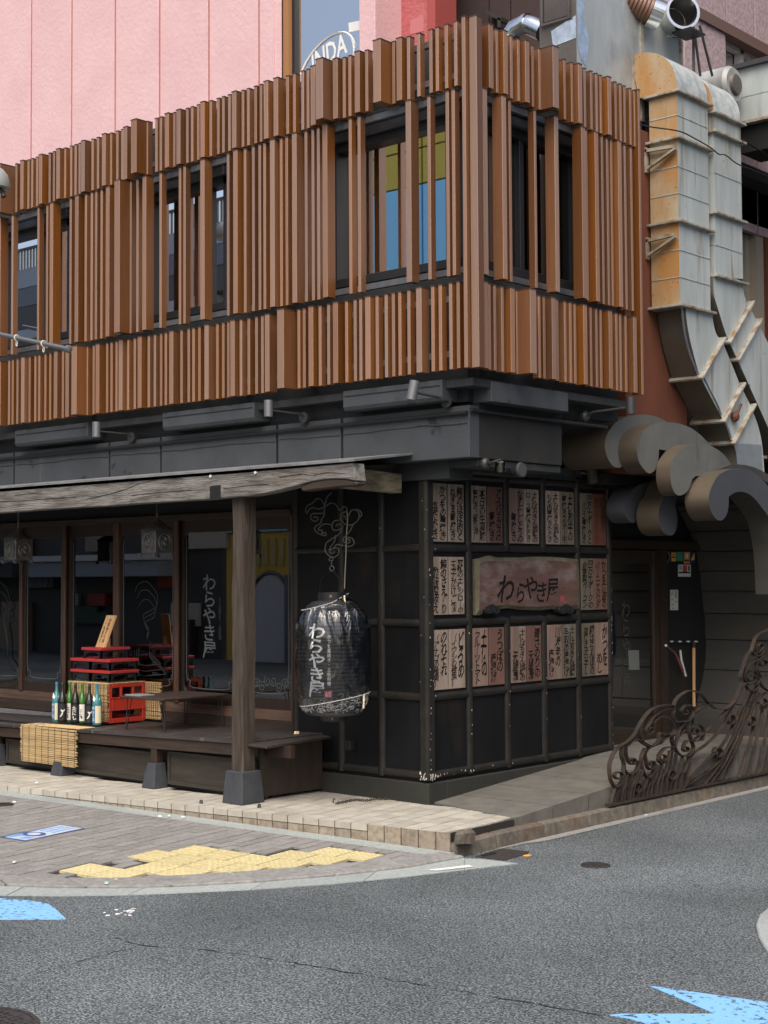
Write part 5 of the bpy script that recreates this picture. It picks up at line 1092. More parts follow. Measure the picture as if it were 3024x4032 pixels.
# two small metal lanterns under the canopy
m_crest = mat('crest plate', (.20,.195,.18), .45, metal=.6); m_lbody = mat('old lantern metal', (.16,.155,.145), .5, metal=.5, col2=(.08,.075,.07), nscale=12)
def small_lantern(px, py, lab):
    c = U(px, py, 'y', -.45); s_ = .105; t = thing('metal_lantern', lab, 'lantern', tuple(c), 'square metal lanterns under the canopy')
    z0, z1 = c[2]-.115, c[2]+.10; b = MB(); b.box((c[0]-s_,c[1]-s_,z0), (c[0]+s_,c[1]+s_,z1)); b.build('body', m_lbody, t, bevel=.006)
    for sx in (-1,1):
        for sy in (-1,1): b = MB(); b.hexa([(c[0]+sx*s_*1.0-.012,c[1]+sy*s_-.012,z0-.035)]*1+[(c[0]+sx*s_+.012,c[1]+sy*s_-.012,z0-.035),(c[0]+sx*s_+.012,c[1]+sy*s_+.012,z0-.035),(c[0]+sx*s_-.012,c[1]+sy*s_+.012,z0-.035),(c[0]+sx*s_-.02,c[1]+sy*s_-.02,z0),(c[0]+sx*s_+.004,c[1]+sy*s_-.02,z0),(c[0]+sx*s_+.004,c[1]+sy*s_+.004,z0),(c[0]+sx*s_-.02,c[1]+sy*s_+.004,z0)]); b.build('foot', m_lbody, t)
    b = MB(); b.lathe([(.16,z1-.004),(.15,z1+.01),(.07,z1+.06),(.03,z1+.10),(.012,z1+.12),(.008,z1+.30)], (c[0],c[1],0), 4*3); b.build('cap', m_lbody, t)
    for ax in (0, 1):
        b = MB(); ring = []; pl = lambda u, v_: (c[0]+u, c[1]-s_-.004, c[2]-.01+v_) if ax == 0 else (c[0]+s_+.004, c[1]+u, c[2]-.01+v_)
        b.tube([pl(.068*math.cos(a), .075*math.sin(a)) for a in np.linspace(0, 6.28, 21)[:-1]], .006, 6, closed=True)
        for k in range(3):   # three swirling commas
            a0 = k*2.094; pts = [pl((.008+.042*j/6)*math.cos(a0+j*.33), (.008+.046*j/6)*math.sin(a0+j*.33)) for j in range(7)]
            b.tube(pts, .01, 6, taper=[.016,.015,.013,.011,.008,.006,.003])
        b.build('crest', m_crest, t, smooth=50)
small_lantern(618, 2130, 'square metal lantern with round crests hanging under the canopy, nearer the post'); small_lantern(72, 2162, 'square metal lantern with round crests hanging under the canopy, at the left edge')
# chain lying on the tiles
t = thing('chain', 'short rusty chain lying on the pale tiles by the plinth', 'chain', tuple(U(1400,3160,'z',PZ)))
cp = smooth_path([U(x, y, 'z', PZ+.010) for x, y in ((1322,3163),(1360,3156),(1400,3149),(1440,3152),(1480,3146),(1535,3146))], 5)
for i in range(len(cp)-1):
    a, e = cp[i], cp[i+1]; d = (e-a); L = np.linalg.norm(d); d /= L; sd = np.cross(d, [0,0,1.]); b = MB(); vertl = i % 2
    o = np.array([0,0,1.]) if vertl else sd
    b.tube([a+d*(L*.5+L*.72*math.cos(q))+o*.009*math.sin(q) for q in np.linspace(0, 6.28, 9)[:-1]], .0035, 5, closed=True); b.build('link', m_iron, t)
b = MB(); c = U(1312,3163,'z',PZ); b.tube([(c[0],c[1],PZ),(c[0],c[1],PZ+.03),(c[0]+.01,c[1],PZ+.045),(c[0]+.02,c[1],PZ+.03)], .005, 6); b.build('hook', m_iron, t)
# ================================================================ SIGN BOARDS ON THE DARK WALL
def wood_board(name, c1, c2, c3): return mat(name, c1, .75, col2=c2, nscale=2.2, stretch=(10,10,.7), lo=.35, hi=.65, bump=.25, bscale=4, bstretch=(20,20,.8), col3=c3, s3=5, st3=(1.5,1.5,.6), lo3=.58, hi3=.74, rand=.07)
WB_ = {'p': wood_board('pale weathered board', (.30,.24,.195), (.20,.15,.115), (.37,.33,.285)), 'r': wood_board('reddish board', (.165,.082,.060), (.125,.066,.05), (.22,.15,.125)),
       'k': wood_board('pinkish board', (.24,.165,.13), (.17,.11,.085), (.31,.25,.21)), 'o': wood_board('olive brown board', (.15,.125,.09), (.10,.08,.058), (.20,.18,.145)), 'd': wood_board('dark red board', (.16,.048,.025), (.11,.04,.025), (.16,.085,.06))}
KN = {'p': 'pale', 'r': 'reddish', 'k': 'pinkish', 'o': 'olive brown', 'd': 'dark red'}
def bl(zx, zy, o): return (1600+zx*.51236, o+zy*.51236)
rowdef = [
 ('top', 1800, 195, 648, 205, 430, [(185,312,'p','かつをの藁焼き','塩たたき','bonito salt tataki'),(320,442,'p','鮪のほほ肉と','ねぎま藁焼き','tuna cheek and leek'),(500,617,'p','本日の生烏賊','藁焼き（肝醤油）','squid of the day'),(622,740,'r','アスパラガスの','藁焼き','straw grilled asparagus'),
   (790,905,'k','なすとししとうの','藁焼き','eggplant and shishito'),(907,1020,'p','土佐はちきん地鶏の','ロース藁焼きたたき','chicken loin tataki'),(1070,1180,'p','土佐はちきん地鶏の','もも肉藁焼きたたき','chicken thigh tataki'),(1183,1290,'o','土佐和牛の','藁焼きステーキ','wagyu steak'),(1338,1432,'o','四万十ポークと','バラ藁焼き','river pork'),(1434,1535,'d','鰹と塩の','藁焼きたたき','faded tataki writing')]),
 ('middle', 1800, 765, 1215, 790, 1195, [(190,323,'p','鯨のさえずり','酢味噌添え','whale with vinegar miso'),(328,447,'p','究極の土佐ジローの','玉子かけご飯','egg on rice'),(1342,1442,'o','四万十ポークの','自家製ベーコン','house bacon'),(1446,1545,'r','かつを酒盗の','バーニャカウダ','bagna cauda')]),
 ('bottom', 2350, 258, 722, 285, 690, [(198,325,'p','のれそれ','（アナゴの稚魚）','young eel'),(330,455,'p','どろめ','（イワシの稚魚）','young sardine'),(510,632,'k','土佐の','フルーツトマト','fruit tomato'),(636,755,'r','うつぼの','唐揚げ','fried moray'),(805,922,'k','土佐はちきん地鶏の','天婦羅','chicken tempura'),(926,1038,'r','青さのりの','天婦羅','seaweed tempura'),
   (1085,1195,'k','川海老の','唐揚げ','fried river shrimp'),(1197,1305,'o','土佐はちきん地鶏','手羽の唐揚げ','fried chicken wings'),(1352,1452,'o','鰹はらんぼの','塩焼き天日干し','salted bonito belly'),(1455,1553,'k','かつを','めし','bonito rice')])]
for rn, o, zt_, zb_, t0_, t1_, bs in rowdef:
    x_f = .014; a = bl(185, zt_, o); c = bl(190, zb_, o); z1 = U(*a, 'x', x_f)[2]; z0 = U(*c, 'x', x_f)[2]
    for i, (l, r, kd, s1, s2, en) in enumerate(bs):
        y0 = along_y(1600+l*.51236, x_f, (z0+z1)/2)+.002; y1 = along_y(1600+r*.51236, x_f, (z0+z1)/2)-.002
        tilt = random.uniform(-.004,.004)
        t = thing('menu_board', f'{KN[kd]} wooden menu board, {rn} row, writing about {en}', 'menu board', (x_f,(y0+y1)/2,z0), 'wooden menu boards on the dark panel wall')
        b = MB(); b.hexa([(.003,y0+tilt,z0),(x_f,y0+tilt,z0),(x_f,y1+tilt,z0),(.003,y1+tilt,z0),(.003,y0,z1),(x_f,y0,z1),(x_f,y1,z1),(.003,y1,z1)]); b.build('plank', WB_[kd], t, bevel=.002)
        b = MB(); H = z1-z0; w_ = y1-y0; n1, n2 = len(s1), len(s2); st = (o, i)
        h1 = H*min(.94, .16*n1+.10 if n1 > 3 else .80); h2 = H*min(.90, .135*n2+.12)
        letter(b, vert(s1), (x_f+.0012, y0+w_*.72+random.uniform(-.004,.004), z1-H*.035-h1/2), (0,1,0), (0,0,1), w_=w_*.43, h_=h1, offset=.02, spacing=.80, wob=.045, seed=i+len(s1), shear=.12)
        letter(b, vert(s2), (x_f+.0012, y0+w_*.27+random.uniform(-.004,.004), z0+H*.035+h2/2), (0,1,0), (0,0,1), w_=w_*.40, h_=h2, offset=.017, spacing=.80, wob=.045, seed=i+3, shear=.12)
        b.build('lettering', m_text if kd != 'd' else mat('faded ink', (.06,.03,.02), .8), t, fix=False)
# big carved name board
def sp(zx, zy, x): return U(1600+zx*.51236, 1800+zy*.51236, 'x', x)
m_board = mat('carved name board', (.125,.066,.053), .7, col2=(.085,.045,.037), nscale=3, stretch=(1,1,5), bump=.35, bscale=4, bstretch=(1,1,12), col3=(.20,.165,.15), s3=2.4, st3=(1,1.2,2.2), lo3=.50, hi3=.72)
m_boardedge = mat('mossy board edge', (.13,.12,.07), .85, col2=(.08,.065,.045), nscale=9, bump=.4, bscale=30)
NB = thing('name_board', 'large reddish carved wooden shop sign with black brush characters on the dark wall', 'sign', tuple(sp(900,1180,.03)))
outl = [(505,785),(560,775),(615,757),(680,772),(760,770),(860,772),(960,765),(1080,767),(1200,775),(1300,786),(1312,1000),(1310,1165),(1200,1182),(1100,1166),(1000,1178),(850,1172),(760,1160),(690,1166),(600,1182),(540,1215),(510,1213),(508,1000)]
inn = [(545,812),(600,800),(660,795),(720,800),(780,798),(870,800),(960,795),(1080,795),(1190,802),(1285,808),(1295,1000),(1292,1132),(1200,1150),(1100,1138),(1000,1148),(850,1145),(760,1132),(690,1138),(610,1150),(560,1172),(540,1168),(542,1000)]
O1 = [sp(x, y, .004) for x, y in outl]; O2 = [np.array([.035, q[1], q[2]]) for q in O1]; I2 = [np.array([.06, sp(x, y, .03)[1], sp(x, y, .03)[2]]) for x, y in inn]
n = len(outl); b = MB(); b.add(O1+O2+I2, [tuple(range(n))]+[(i, (i+1) % n, (i+1) % n+n, i+n) for i in range(n)]+[(i+n, (i+1) % n+n, (i+1) % n+2*n, i+2*n) for i in range(n)]); b.build('edge', m_boardedge, NB)
b = MB(); b.add(I2, [tuple(range(n))]); b.build('board_face', m_board, NB)
b = MB()
for ch, x0, x1, y0, y1 in (('わ',700,832,905,1115),('ら',848,908,965,1120),('や',905,1012,915,1090),('き',1003,1078,958,1112),('屋',1076,1168,932,1115)):
    c = sp((x0+x1)/2, (y0+y1)/2, .0615); w_ = sp(x1, 1000, .0615)[1]-sp(x0, 1000, .0615)[1]; h_ = sp(x0, y0, .0615)[2]-sp(x0, y1, .0615)[2]
    v, f = text_faces(ch, offset=.012, wob=.02, seed=ord(ch) % 17, shear=.15); sz = v.max(0)-v.min(0)
    b.add([c+np.array([0,1,0])*q[0]/sz[0]*w_+np.array([0,0,1])*q[1]/sz[1]*h_ for q in v], f)
b.build('lettering', m_text, NB, fix=False)
b = MB(); q = [sp(x, y, .061) for x, y in ((1182,1068),(1212,1066),(1212,1112),(1182,1114))]; b.prism(q, (.001,0,0)); b.build('seal', mat('faded seal', (.30,.05,.06), .7), NB)
for x0 in (600, 1170):   # two iron cloud brackets under the board
    t = thing('sign_bracket', f'black iron cloud shaped bracket under the {"left" if x0 == 600 else "right"} end of the carved sign', 'bracket', tuple(sp(x0+60,1190,.05)), 'iron brackets under the carved sign')
    sh = [(5,60),(0,40),(10,25),(30,18),(45,5),(62,0),(78,6),(92,18),(112,25),(124,42),(118,65),(100,80),(80,78),(62,66),(44,80),(22,78)]
    b = MB(); b.prism([sp(x0+u*1.0, 1128+v_, .075) for u, v_ in sh], (-.072,0,0)); b.build('plate', m_black, t, bevel=.004)
    b = MB()
    for cx in (34, 90):
        sgn = 1 if cx > 60 else -1
        b.tube([sp(x0+cx+sgn*(22-1.4*j)*math.cos(j*.55), 1128+50+(22-1.4*j)*math.sin(j*.55), .078) for j in range(14)], .007, 6)
    b.build('scroll', m_frame, t, smooth=50)
# ================================================================ LAMPS ON THE BUILDING
m_spot = mat('spotlight steel', (.20,.205,.21), .45, metal=.6); m_spotd = mat('spotlight dark', (.05,.05,.05), .5, metal=.3)
def spot(mp, cp, hpx, tilt, side, lab, dark=False):
    if side == 'L':
        base = U(mp[0], mp[1], 'y', -.205); z = U(cp[0], cp[1], 'y', -.5)[2]; y = along_y(cp[0], base[0], base[2]); head = np.array([base[0], y, U(cp[0], cp[1], 'y', y)[2]]); nrm_ = (0,-1,0)
    else:
        base = U(mp[0], mp[1], 'x', XFa+.03); x = along_x(cp[0], base[1], base[2]); head = np.array([x, base[1], U(cp[0], cp[1], 'x', x)[2]])
    t = thing('spotlight', lab, 'spotlight', tuple(base), 'spotlights on long arms above the ground floor')
    d = np.linalg.norm(head-CAM); h = hpx*d/FOC; r = h*.27; ax = np.array([math.sin(tilt)*CR[0], math.sin(tilt)*CR[1], math.cos(tilt)]); b = MB()
    b.tube([head-ax*h/2, head+ax*h/2], r, 16); b.build('head', m_spotd if dark else m_spot, t, smooth=40)
    b = MB(); b.tube([base, base+(head-base)*.15+np.array([0,0,.02]), head+np.array([0,0,-h*.1])], .011, 6); b.build('arm', m_spotd, t)
    b = MB()
    if side == 'L': b.lathe([(.05,0),(.05,.02),(.03,.03)], base+np.array([0,-.03,0]), 14, ax=1)
    else: b.lathe([(.05,-.03),(.05,.0),(.03,.02)], base, 14, ax=0)
    b.build('mount', m_spotd, t, smooth=40)
spot((524,1722), (379,1691), 58, 0, 'L', 'grey cylinder spotlight on an arm, leftmost on the fascia'); spot((1203,1645), (1057,1608), 64, 0, 'L', 'grey cylinder spotlight on an arm, between two long dark boxes')
spot((1765,1583), (1627,1537), 76, .2, 'L', 'tilted grey cylinder spotlight near the building corner'); spot((2308,1638), (2484,1597), 66, 0, 'R', 'dark spotlight on an arm above the metal scrolls', True)
def wall_lamp(px, py, r, lab, kind):
    c = U(px, py, 'x', .045); z = c[2]; wx = .60 if px < 2200 else .0; c = np.array([wx, along_y(px, wx, z), 0]); c[2] = U(px, py, 'x', wx)[2]
    t = thing('wall_lamp', lab, 'wall lamp', tuple(c), 'small round lamps above the menu wall'); b = MB()
    if kind == 0:
        b.lathe([(r*.9,.0),(r,.03),(r*.7,.05)], c, 18, ax=0); b.build('base', m_spotd, t, smooth=40); b = MB(); b.lathe([(r*.3,.05),(r*.3,.10)], c, 8, ax=0); b.build('socket', m_black, t)
        b = MB(); q = c+np.array([.08,.12,-.015]); b.lathe([(.045,-.055),(.045,.03),(.02,.05)], q, 14); b.build('glass_cup', glass('lamp glass', (.5,.5,.45), 1.0, .02), t, smooth=40); b = MB(); b.tube([c+np.array([.04,0,0]), q+np.array([0,0,.05])], .009, 6); b.build('arm', m_spotd, t)
    elif kind == 1:
        b.lathe([(r*.75,.0),(r*.75,.06)], c, 18, ax=0); b.build('base', m_black, t, smooth=40); b = MB(); b.lathe([(r,.06),(r,.075),(r*.92,.085)], c, 22, ax=0); b.build('face_plate', mat('chipped lamp face', (.045,.05,.048), .8, col2=(.45,.47,.45), nscale=9, lo=.64, hi=.66), t, smooth=40)
    else:
        b.lathe([(r*.9,.0),(r*.9,.05)], c, 18, ax=0); b.build('base', m_spotd, t, smooth=40); q = c+np.array([.14,.06,-.03]); b = MB(); b.tube([q+np.array([0,-.03,.08]), q+np.array([0,.02,-.07])], .05, 14); b.build('head', m_post, t, smooth=40); b = MB(); b.tube([c+np.array([.05,0,0]), q], .014, 6); b.build('arm', m_spotd, t)
wall_lamp(1903, 1826, .048, 'round dark lamp base with a small glass cup above the menu wall', 0); wall_lamp(2025, 1852, .062, 'round dark lamp with a chipped face plate above the menu wall', 1); wall_lamp(2268, 1860, .05, 'brownish tilted lamp beside the first metal scroll', 2)
# ================================================================ ENTRANCE: stickers and small things
def ep(zx, zy, x=XD+.004): return U(2250+zx*.49743, 2100+zy*.49743, 'x', x)
def sticker(quad, m_, lab, extra=None, oval=False, name='sticker'):
    x0, x1, y0, y1 = quad; c = ep((x0+x1)/2, (y0+y1)/2)
    b = MB()
    pts = [ep((x0+x1)/2+(x1-x0)/2*math.cos(a), (y0+y1)/2+(y1-y0)/2*math.sin(a)) for a in np.linspace(0, 6.28, 19)[:-1]] if oval else [ep(x0,y0), ep(x1,y0), ep(x1,y1), ep(x0,y1)]
    b.prism(pts, (-.002,0,0)); t = tag(b.build(name, m_), lab, 'sticker', 'stickers on the black entrance board')
    for em, q in (extra or []):
        b = MB(); b.prism([ep(x0+(x1-x0)*u, y0+(y1-y0)*v_, XD+.0052) for u, v_ in q], (-.001,0,0)); b.build('print', em, t)
    return t
R_ = lambda a, c, d, e: [(a,c),(d,c),(d,e),(a,e)]
m_pap = mat('white paper', (.55,.57,.58), .7); m_or = mat('orange sticker', (.55,.22,.06), .6); m_ylo = mat('yellow sticker', (.60,.33,.06), .6); m_grn = mat('green sticker', (.03,.25,.17), .6); m_nvy = mat('navy sticker', (.03,.04,.14), .6); m_yel = mat('yellow print', (.65,.50,.06), .6); m_gry = mat('grey print', (.25,.26,.27), .7); m_redp = mat('red print', (.45,.06,.05), .6)
sticker((663,700,147,225), m_pap, 'tall white sticker at the upper left corner of the black entrance board', [(m_gry, R_(.2,.1,.8,.5)), (m_gry, R_(.2,.75,.8,.85))]); sticker((706,722,145,228), m_pap, 'very narrow white sticker beside the tall white one', [(m_gry, R_(.3,.1,.7,.9))])
sticker((730,778,140,232), m_gry, 'oval grey and black sticker on the black entrance board', [(m_text, [(.5+.42*math.cos(a), .5+.42*math.sin(a)) for a in np.linspace(0, 6.28, 15)[:-1]]), ], True)
sticker((792,826,152,222), m_ylo, 'orange yellow sticker left of the green one', [(m_text, R_(.2,.45,.8,.6)), (m_redp, R_(.25,.2,.75,.35))]); sticker((832,882,148,220), m_grn, 'green square sticker on the black entrance board'); sticker((890,938,147,240), m_or, 'orange square sticker right of the green one', [(m_pap, R_(.3,.15,.75,.55)), (m_text, R_(.1,.7,.9,.8))])
sticker((942,976,150,235), m_nvy, 'navy sticker with a yellow triangle at the right end of the row', [(m_yel, [(.1,.75),(.95,.05),(.95,.7)])]); sticker((682,716,245,318), m_gry, 'small grey lantern shaped sticker in the second row', [(m_text, R_(.2,.35,.4,.9)), (m_text, R_(.6,.35,.8,.9))], True)
sticker((725,760,243,343), m_black, 'narrow black sticker with pale writing in the second row', [(m_pap, R_(.0,.85,1,1)), (m_pap, R_(.42,.15,.62,.75)), (m_pap, R_(0,0,1,.04))]); sticker((845,945,248,343), m_pap, 'white poster with a red picture on the black entrance board', [(m_redp, R_(.38,.05,.70,.60)), (m_text, R_(.08,.15,.3,.22)), (m_text, R_(.08,.32,.28,.38)), (m_text, R_(.05,.6,.95,.72)), (m_text, R_(.8,.1,.9,.5))])
sticker((782,845,447,608), mat('cream paper', (.52,.52,.46), .7), 'tall cream paper notice in the middle of the black entrance board', [(m_gry, R_(.15,.08,.4,.16)), (m_gry, R_(.6,.06,.85,.4)), (m_gry, R_(.12,.22,.45,.27)), (m_gry, R_(.15,.45,.4,.5)), (m_gry, R_(.65,.55,.85,.62)), (m_gry, R_(.15,.7,.4,.76)), (m_gry, R_(.2,.88,.5,.93))], name='notice')
t = thing('umbrella_rack', 'dark wall rack with pale pegs on the black entrance board', 'rack', tuple(ep(860,860))); b = MB(); b.prism([ep(718,848,XD+.03), ep(1002,850,XD+.03), ep(1002,866,XD+.03), ep(718,868,XD+.03)], (-.028,0,0)); b.build('bar', m_frame, t)
for zx in (733,796,862,926,988): b = MB(); b.prism([ep(zx-11,850,XD+.035), ep(zx+11,851,XD+.035), ep(zx+11,862,XD+.035), ep(zx-11,862,XD+.035)], (-.004,0,0)); b.build('peg', m_pap, t)
t = thing('umbrella', 'folded dark umbrella with a pale tip hanging slanted from the rack', 'umbrella', tuple(ep(850,960,XD+.06)))
b = MB(); b.tube([ep(750,890,XD+.06), ep(820,945,XD+.06), ep(905,1130,XD+.06)], .01, 8, taper=[.006,.008,.02]); b.build('canopy_cloth', mat('umbrella cloth', (.20,.07,.06), .7), t); b = MB(); b.tube([ep(862,925,XD+.07), ep(870,1000,XD+.07), ep(905,1130,XD+.07)], .012, 6); b.build('strap', m_pap, t); b = MB(); b.lathe([(.012,-.012),(.016,0),(.012,.012)], ep(748,888,XD+.06), 8); b.build('knob', m_pap, t)
t = thing('wooden_pole', 'tall thin wooden pole leaning in the entrance at the edge of the siding', 'pole', tuple(ep(970,1350,XD+.05))); b = MB(); b.tube([ep(968,880,XD+.05), ep(970,1370,XD+.05)], .017, 8); b.build('shaft', m_pine, t); b = MB(); b.tube([ep(967,865,XD+.05), ep(968,905,XD+.05)], .019, 8); b.build('ferrule', m_dwood, t)
# small orange floor sign behind the railing
c = U(2903,2826,'z',.45); t = thing('floor_sign', 'small orange standing sign with dark symbols behind the railing', 'floor sign', tuple(c)); m_oran = mat('orange floor sign', (.55,.17,.03), .55)
def fp(u, v_): return c+CR*0+np.array([math.cos(.73)*u, math.sin(.73)*u, v_])
b = MB(); pts = [fp(-.10,0),fp(.10,0),fp(.085,.30),fp(.05,.40),fp(-.01,.44),fp(-.05,.40),fp(-.07,.30)]; b.prism(pts, (-.02,.05,0)); b.build('board', m_oran, t, bevel=.004)
b = MB()
for v_ in (.04,.08,.12,.17,.24): b.prism([fp(-.07,v_)+[.004,-.006,0], fp(.07,v_)+[.004,-.006,0], fp(.065,v_+.018)+[.004,-.006,0], fp(-.065,v_+.018)+[.004,-.006,0]], (.001,-.0015,0))
b.build('symbols', m_text, t)
# ================================================================ METAL WAVE SCROLLS
def wp(x, y, X): return U(2150+x*.5268, 1550+y*.5268, 'x', X)
WV = thing('wave_ornament', 'row of big curling metal scrolls like a breaking wave over the entrance', 'ornament', tuple(wp(1100,500,.6)))
def scroll(px, X, ln, mface, mside, inner=None):
    P = [wp(x, y, X) for x, y in px]; b = MB(); n = len(P)
    b.prism(P, (-ln,0,0)); b.mi = [0, 0]+[1]*n
    o = b.build('scroll', [mface, mside, m_siding], WV, smooth=38)
    if inner:
        for p in o.data.polygons:
            if p.material_index == 1 and p.center.y > inner and (p.normal.z < .05): p.material_index = 2
def dense(pts, closed_from=None):
    return [tuple(q) for q in smooth_path([np.array([x, y, 0.]) for x, y in pts], 4)]
def sc2(curve, rest): return [(q[0], q[1]) for q in dense(curve)]+rest
scroll(sc2([(575,538),(553,552),(530,553),(500,540),(470,500),(450,450),(440,400),(442,360),(455,310),(480,262),(520,215),(580,180),(660,160),(740,157),(820,170),(900,207),(965,262)], [(940,330),(760,330),(640,360),(600,430)]), .50, .50, m_scrollface, m_scrollside)
scroll(sc2([(845,415),(843,460),(835,520),(815,570),(780,595),(745,580),(700,520),(683,460),(678,400),(690,340),(720,285),(780,240),(850,218),(920,213),(1000,225),(1080,255),(1150,305),(1210,365),(1240,410)], [(1200,470),(1060,470),(935,435),(900,425)]), .70, .20, m_scrollface, m_scrollside)
scroll(sc2([(1092,640),(1080,680),(1055,730),(1010,760),(970,750),(945,705),(930,640),(930,570),(940,510),(970,460),(1010,415),(1060,385),(1120,372),(1180,375),(1240,395),(1300,430),(1350,480),(1395,550),(1420,620)], [(1330,640),(1200,620),(1120,615)]), .86, .15, m_scrollface, m_scrollside)
scroll(sc2([(1365,770),(1365,830),(1355,890),(1330,935),(1300,948),(1265,930),(1230,870),(1215,800),(1225,730),(1250,670),(1290,610),(1350,575),(1420,560),(1480,562),(1550,585),(1610,635),(1659,690),(1720,790),(1780,930),(1830,1150),(1850,1500)], [])+[(q[0], q[1]) for q in dense([(1740,1500),(1725,1200),(1690,1000),(1659,915),(1605,840),(1555,780),(1505,745),(1450,732),(1405,742)])], 1.06, .25, m_scroll4, m_scrollside, wp(1368,700,1.06)[1])
scroll(sc2([(895,765),(870,790),(850,840),(840,900),(845,960),(860,1010),(890,1045),(925,1060),(955,1050),(975,1010),(982,940),(975,870),(965,830)], [(1000,700),(940,640),(920,700)]), .60, .24, m_scroll4, m_scrollside)
scroll(sc2([(655,966),(625,955),(600,925),(585,880),(588,830),(605,780),(640,725),(700,680),(780,655),(860,655)], [(830,720),(760,760),(715,820),(690,890),(680,950)]), .33, .2, m_scroll4, m_scroll4)
# ================================================================ WAVE RAILING
RXX = 1.03; rzp = lambda x, y: U(2250+x*.49743, 2100+y*.49743, 'x', RXX)
RL = thing('wave_railing', 'black wrought iron railing of curling wave scrolls along the ramp kerb', 'railing', tuple(rzp(300,2140)))
b = MB(); a, e = rzp(285,2152), rzp(1600,1878); e = a+(e-a)*2.2; b.box((RXX-.02, a[1], a[2]-.012), (RXX+.02, a[1]+.01, a[2]+.012)); b = MB(); b.ribbon([a, e], (1,0,0), .05, .018); b.build('base_bar', m_iron, RL)
curves = [ [(340,2010),(310,1950),(299,1850),(315,1780),(350,1715),(400,1672),(440,1650),(500,1590),(530,1530),(560,1480),(600,1425),(650,1383),(720,1362),(790,1358),(812,1385),(802,1430)],
 [(802,1430),(805,1380),(820,1330),(850,1290),(890,1262),(930,1245),(980,1250),(1030,1278),(1062,1320),(1100,1360),(1150,1390),(1220,1388),(1270,1350),(1310,1285),(1345,1190),(1338,1130),(1355,1060),(1388,970),(1420,930),(1440,870),(1460,820),(1505,785),(1570,755),(1640,700)],
 [(340,2010),(385,1990),(402,1940),(397,1900),(372,1888),(345,1902),(340,1925),(360,1945),(382,1935)], [(400,1680),(395,1760),(412,1815),(410,1870),(400,1930)],
 [(440,1650),(428,1700),(432,1760),(452,1810),(482,1830),(502,1805),(490,1780),(464,1788),(470,1805)], [(412,1815),(418,1870),(450,1902),(500,1890),(526,1845),(520,1800),(500,1805)], [(440,1680),(480,1645),(530,1630),(560,1660),(610,1690)],
 [(810,1595),(740,1622),(700,1662),(620,1692),(582,1740),(588,1800),(600,1850),(628,1872),(652,1845),(646,1808),(615,1812),(618,1838)], [(582,1700),(552,1770),(558,1850),(580,1912),(612,1936),(642,1900),(660,1850),(650,1800)],
 [(805,1690),(740,1700),(700,1742),(690,1762),(700,1790),(722,1800),(745,1780),(735,1755),(705,1750)], [(690,1762),(688,1800),(715,1822),(745,1800)],
 [(802,1380),(720,1400),(650,1450),(615,1510),(582,1555),(600,1588),(630,1580),(642,1552),(622,1535),(605,1552)], [(642,1500),(700,1450),(760,1460),(800,1510),(812,1565),(790,1600),(700,1578),(690,1640),(650,1680)], [(560,1500),(535,1560),(545,1620),(580,1660),(640,1690)],
 [(802,1430),(812,1475),(850,1492),(920,1482),(958,1442),(965,1392),(930,1358),(890,1370),(868,1402),(885,1432),(912,1422),(905,1405)], [(965,1420),(1050,1362),(1090,1352),(1110,1366)],
 [(930,1480),(928,1560),(945,1630),(965,1700),(932,1752),(880,1762),(835,1732),(818,1680),(840,1620),(862,1590),(892,1556)], [(962,1650),(925,1636),(892,1668),(884,1712),(905,1728),(925,1705),(908,1690)], [(800,1575),(795,1640),(812,1700)],
 [(965,1580),(990,1592),(1003,1572),(985,1545),(955,1552),(955,1528),(985,1508),(1022,1520),(1046,1572),(1030,1632),(975,1645)], [(892,1500),(850,1560),(838,1620)],
 [(1480,1100),(1440,1085),(1400,1110),(1390,1150),(1420,1175),(1455,1160),(1450,1130),(1425,1128)], [(1475,1090),(1490,1150),(1455,1195),(1400,1195),(1370,1150),(1380,1080),(1430,1020),(1475,1000)], [(1370,1190),(1410,1245),(1450,1240),(1480,1190)],
 [(1560,960),(1510,955),(1485,1000),(1495,1045),(1530,1050),(1545,1020),(1520,1000)], [(1440,880),(1455,930),(1490,930),(1512,890),(1490,870),(1470,895)], [(1440,900),(1435,950),(1470,970),(1510,940),(1515,880)], [(1460,1020),(1470,1080),(1500,1140),(1560,1110)], [(1590,1260),(1520,1270),(1480,1330),(1500,1365),(1540,1340),(1530,1310)], [(1478,1340),(1490,1390),(1530,1380),(1570,1330)], [(1470,990),(1460,1100),(1500,1200),(1560,1250)] ]
for cpx in curves:
    b = MB(); b.ribbon(smooth_path([rzp(*q) for q in cpx], 4), (1,0,0), .040, .008); b.build('scroll', m_iron, RL, smooth=50)
def by_(x): return 2146-(x-300)*.2075
bars = []
for i, x in enumerate((312,335,352,392,408,440,455,480,510,560,590,620,668,700,745,775,812,848)):
    tgt = [(345,2010),(372,1990),(400,1940),(440,1905),(470,1895),(478,1890),(520,1850),(530,1840),(560,1870),(600,1935),(640,1905),(690,1830),(715,1820),(780,1720),(800,1700),(830,1740),(880,1765),(935,1750)][i]
    bars.append([(x, by_(x)), (x+(tgt[0]-x)*.25, by_(x)+(tgt[1]-by_(x))*.4), ((x+tgt[0])/2+(tgt[0]-x)*.12, (by_(x)+tgt[1])/2-20), tgt])
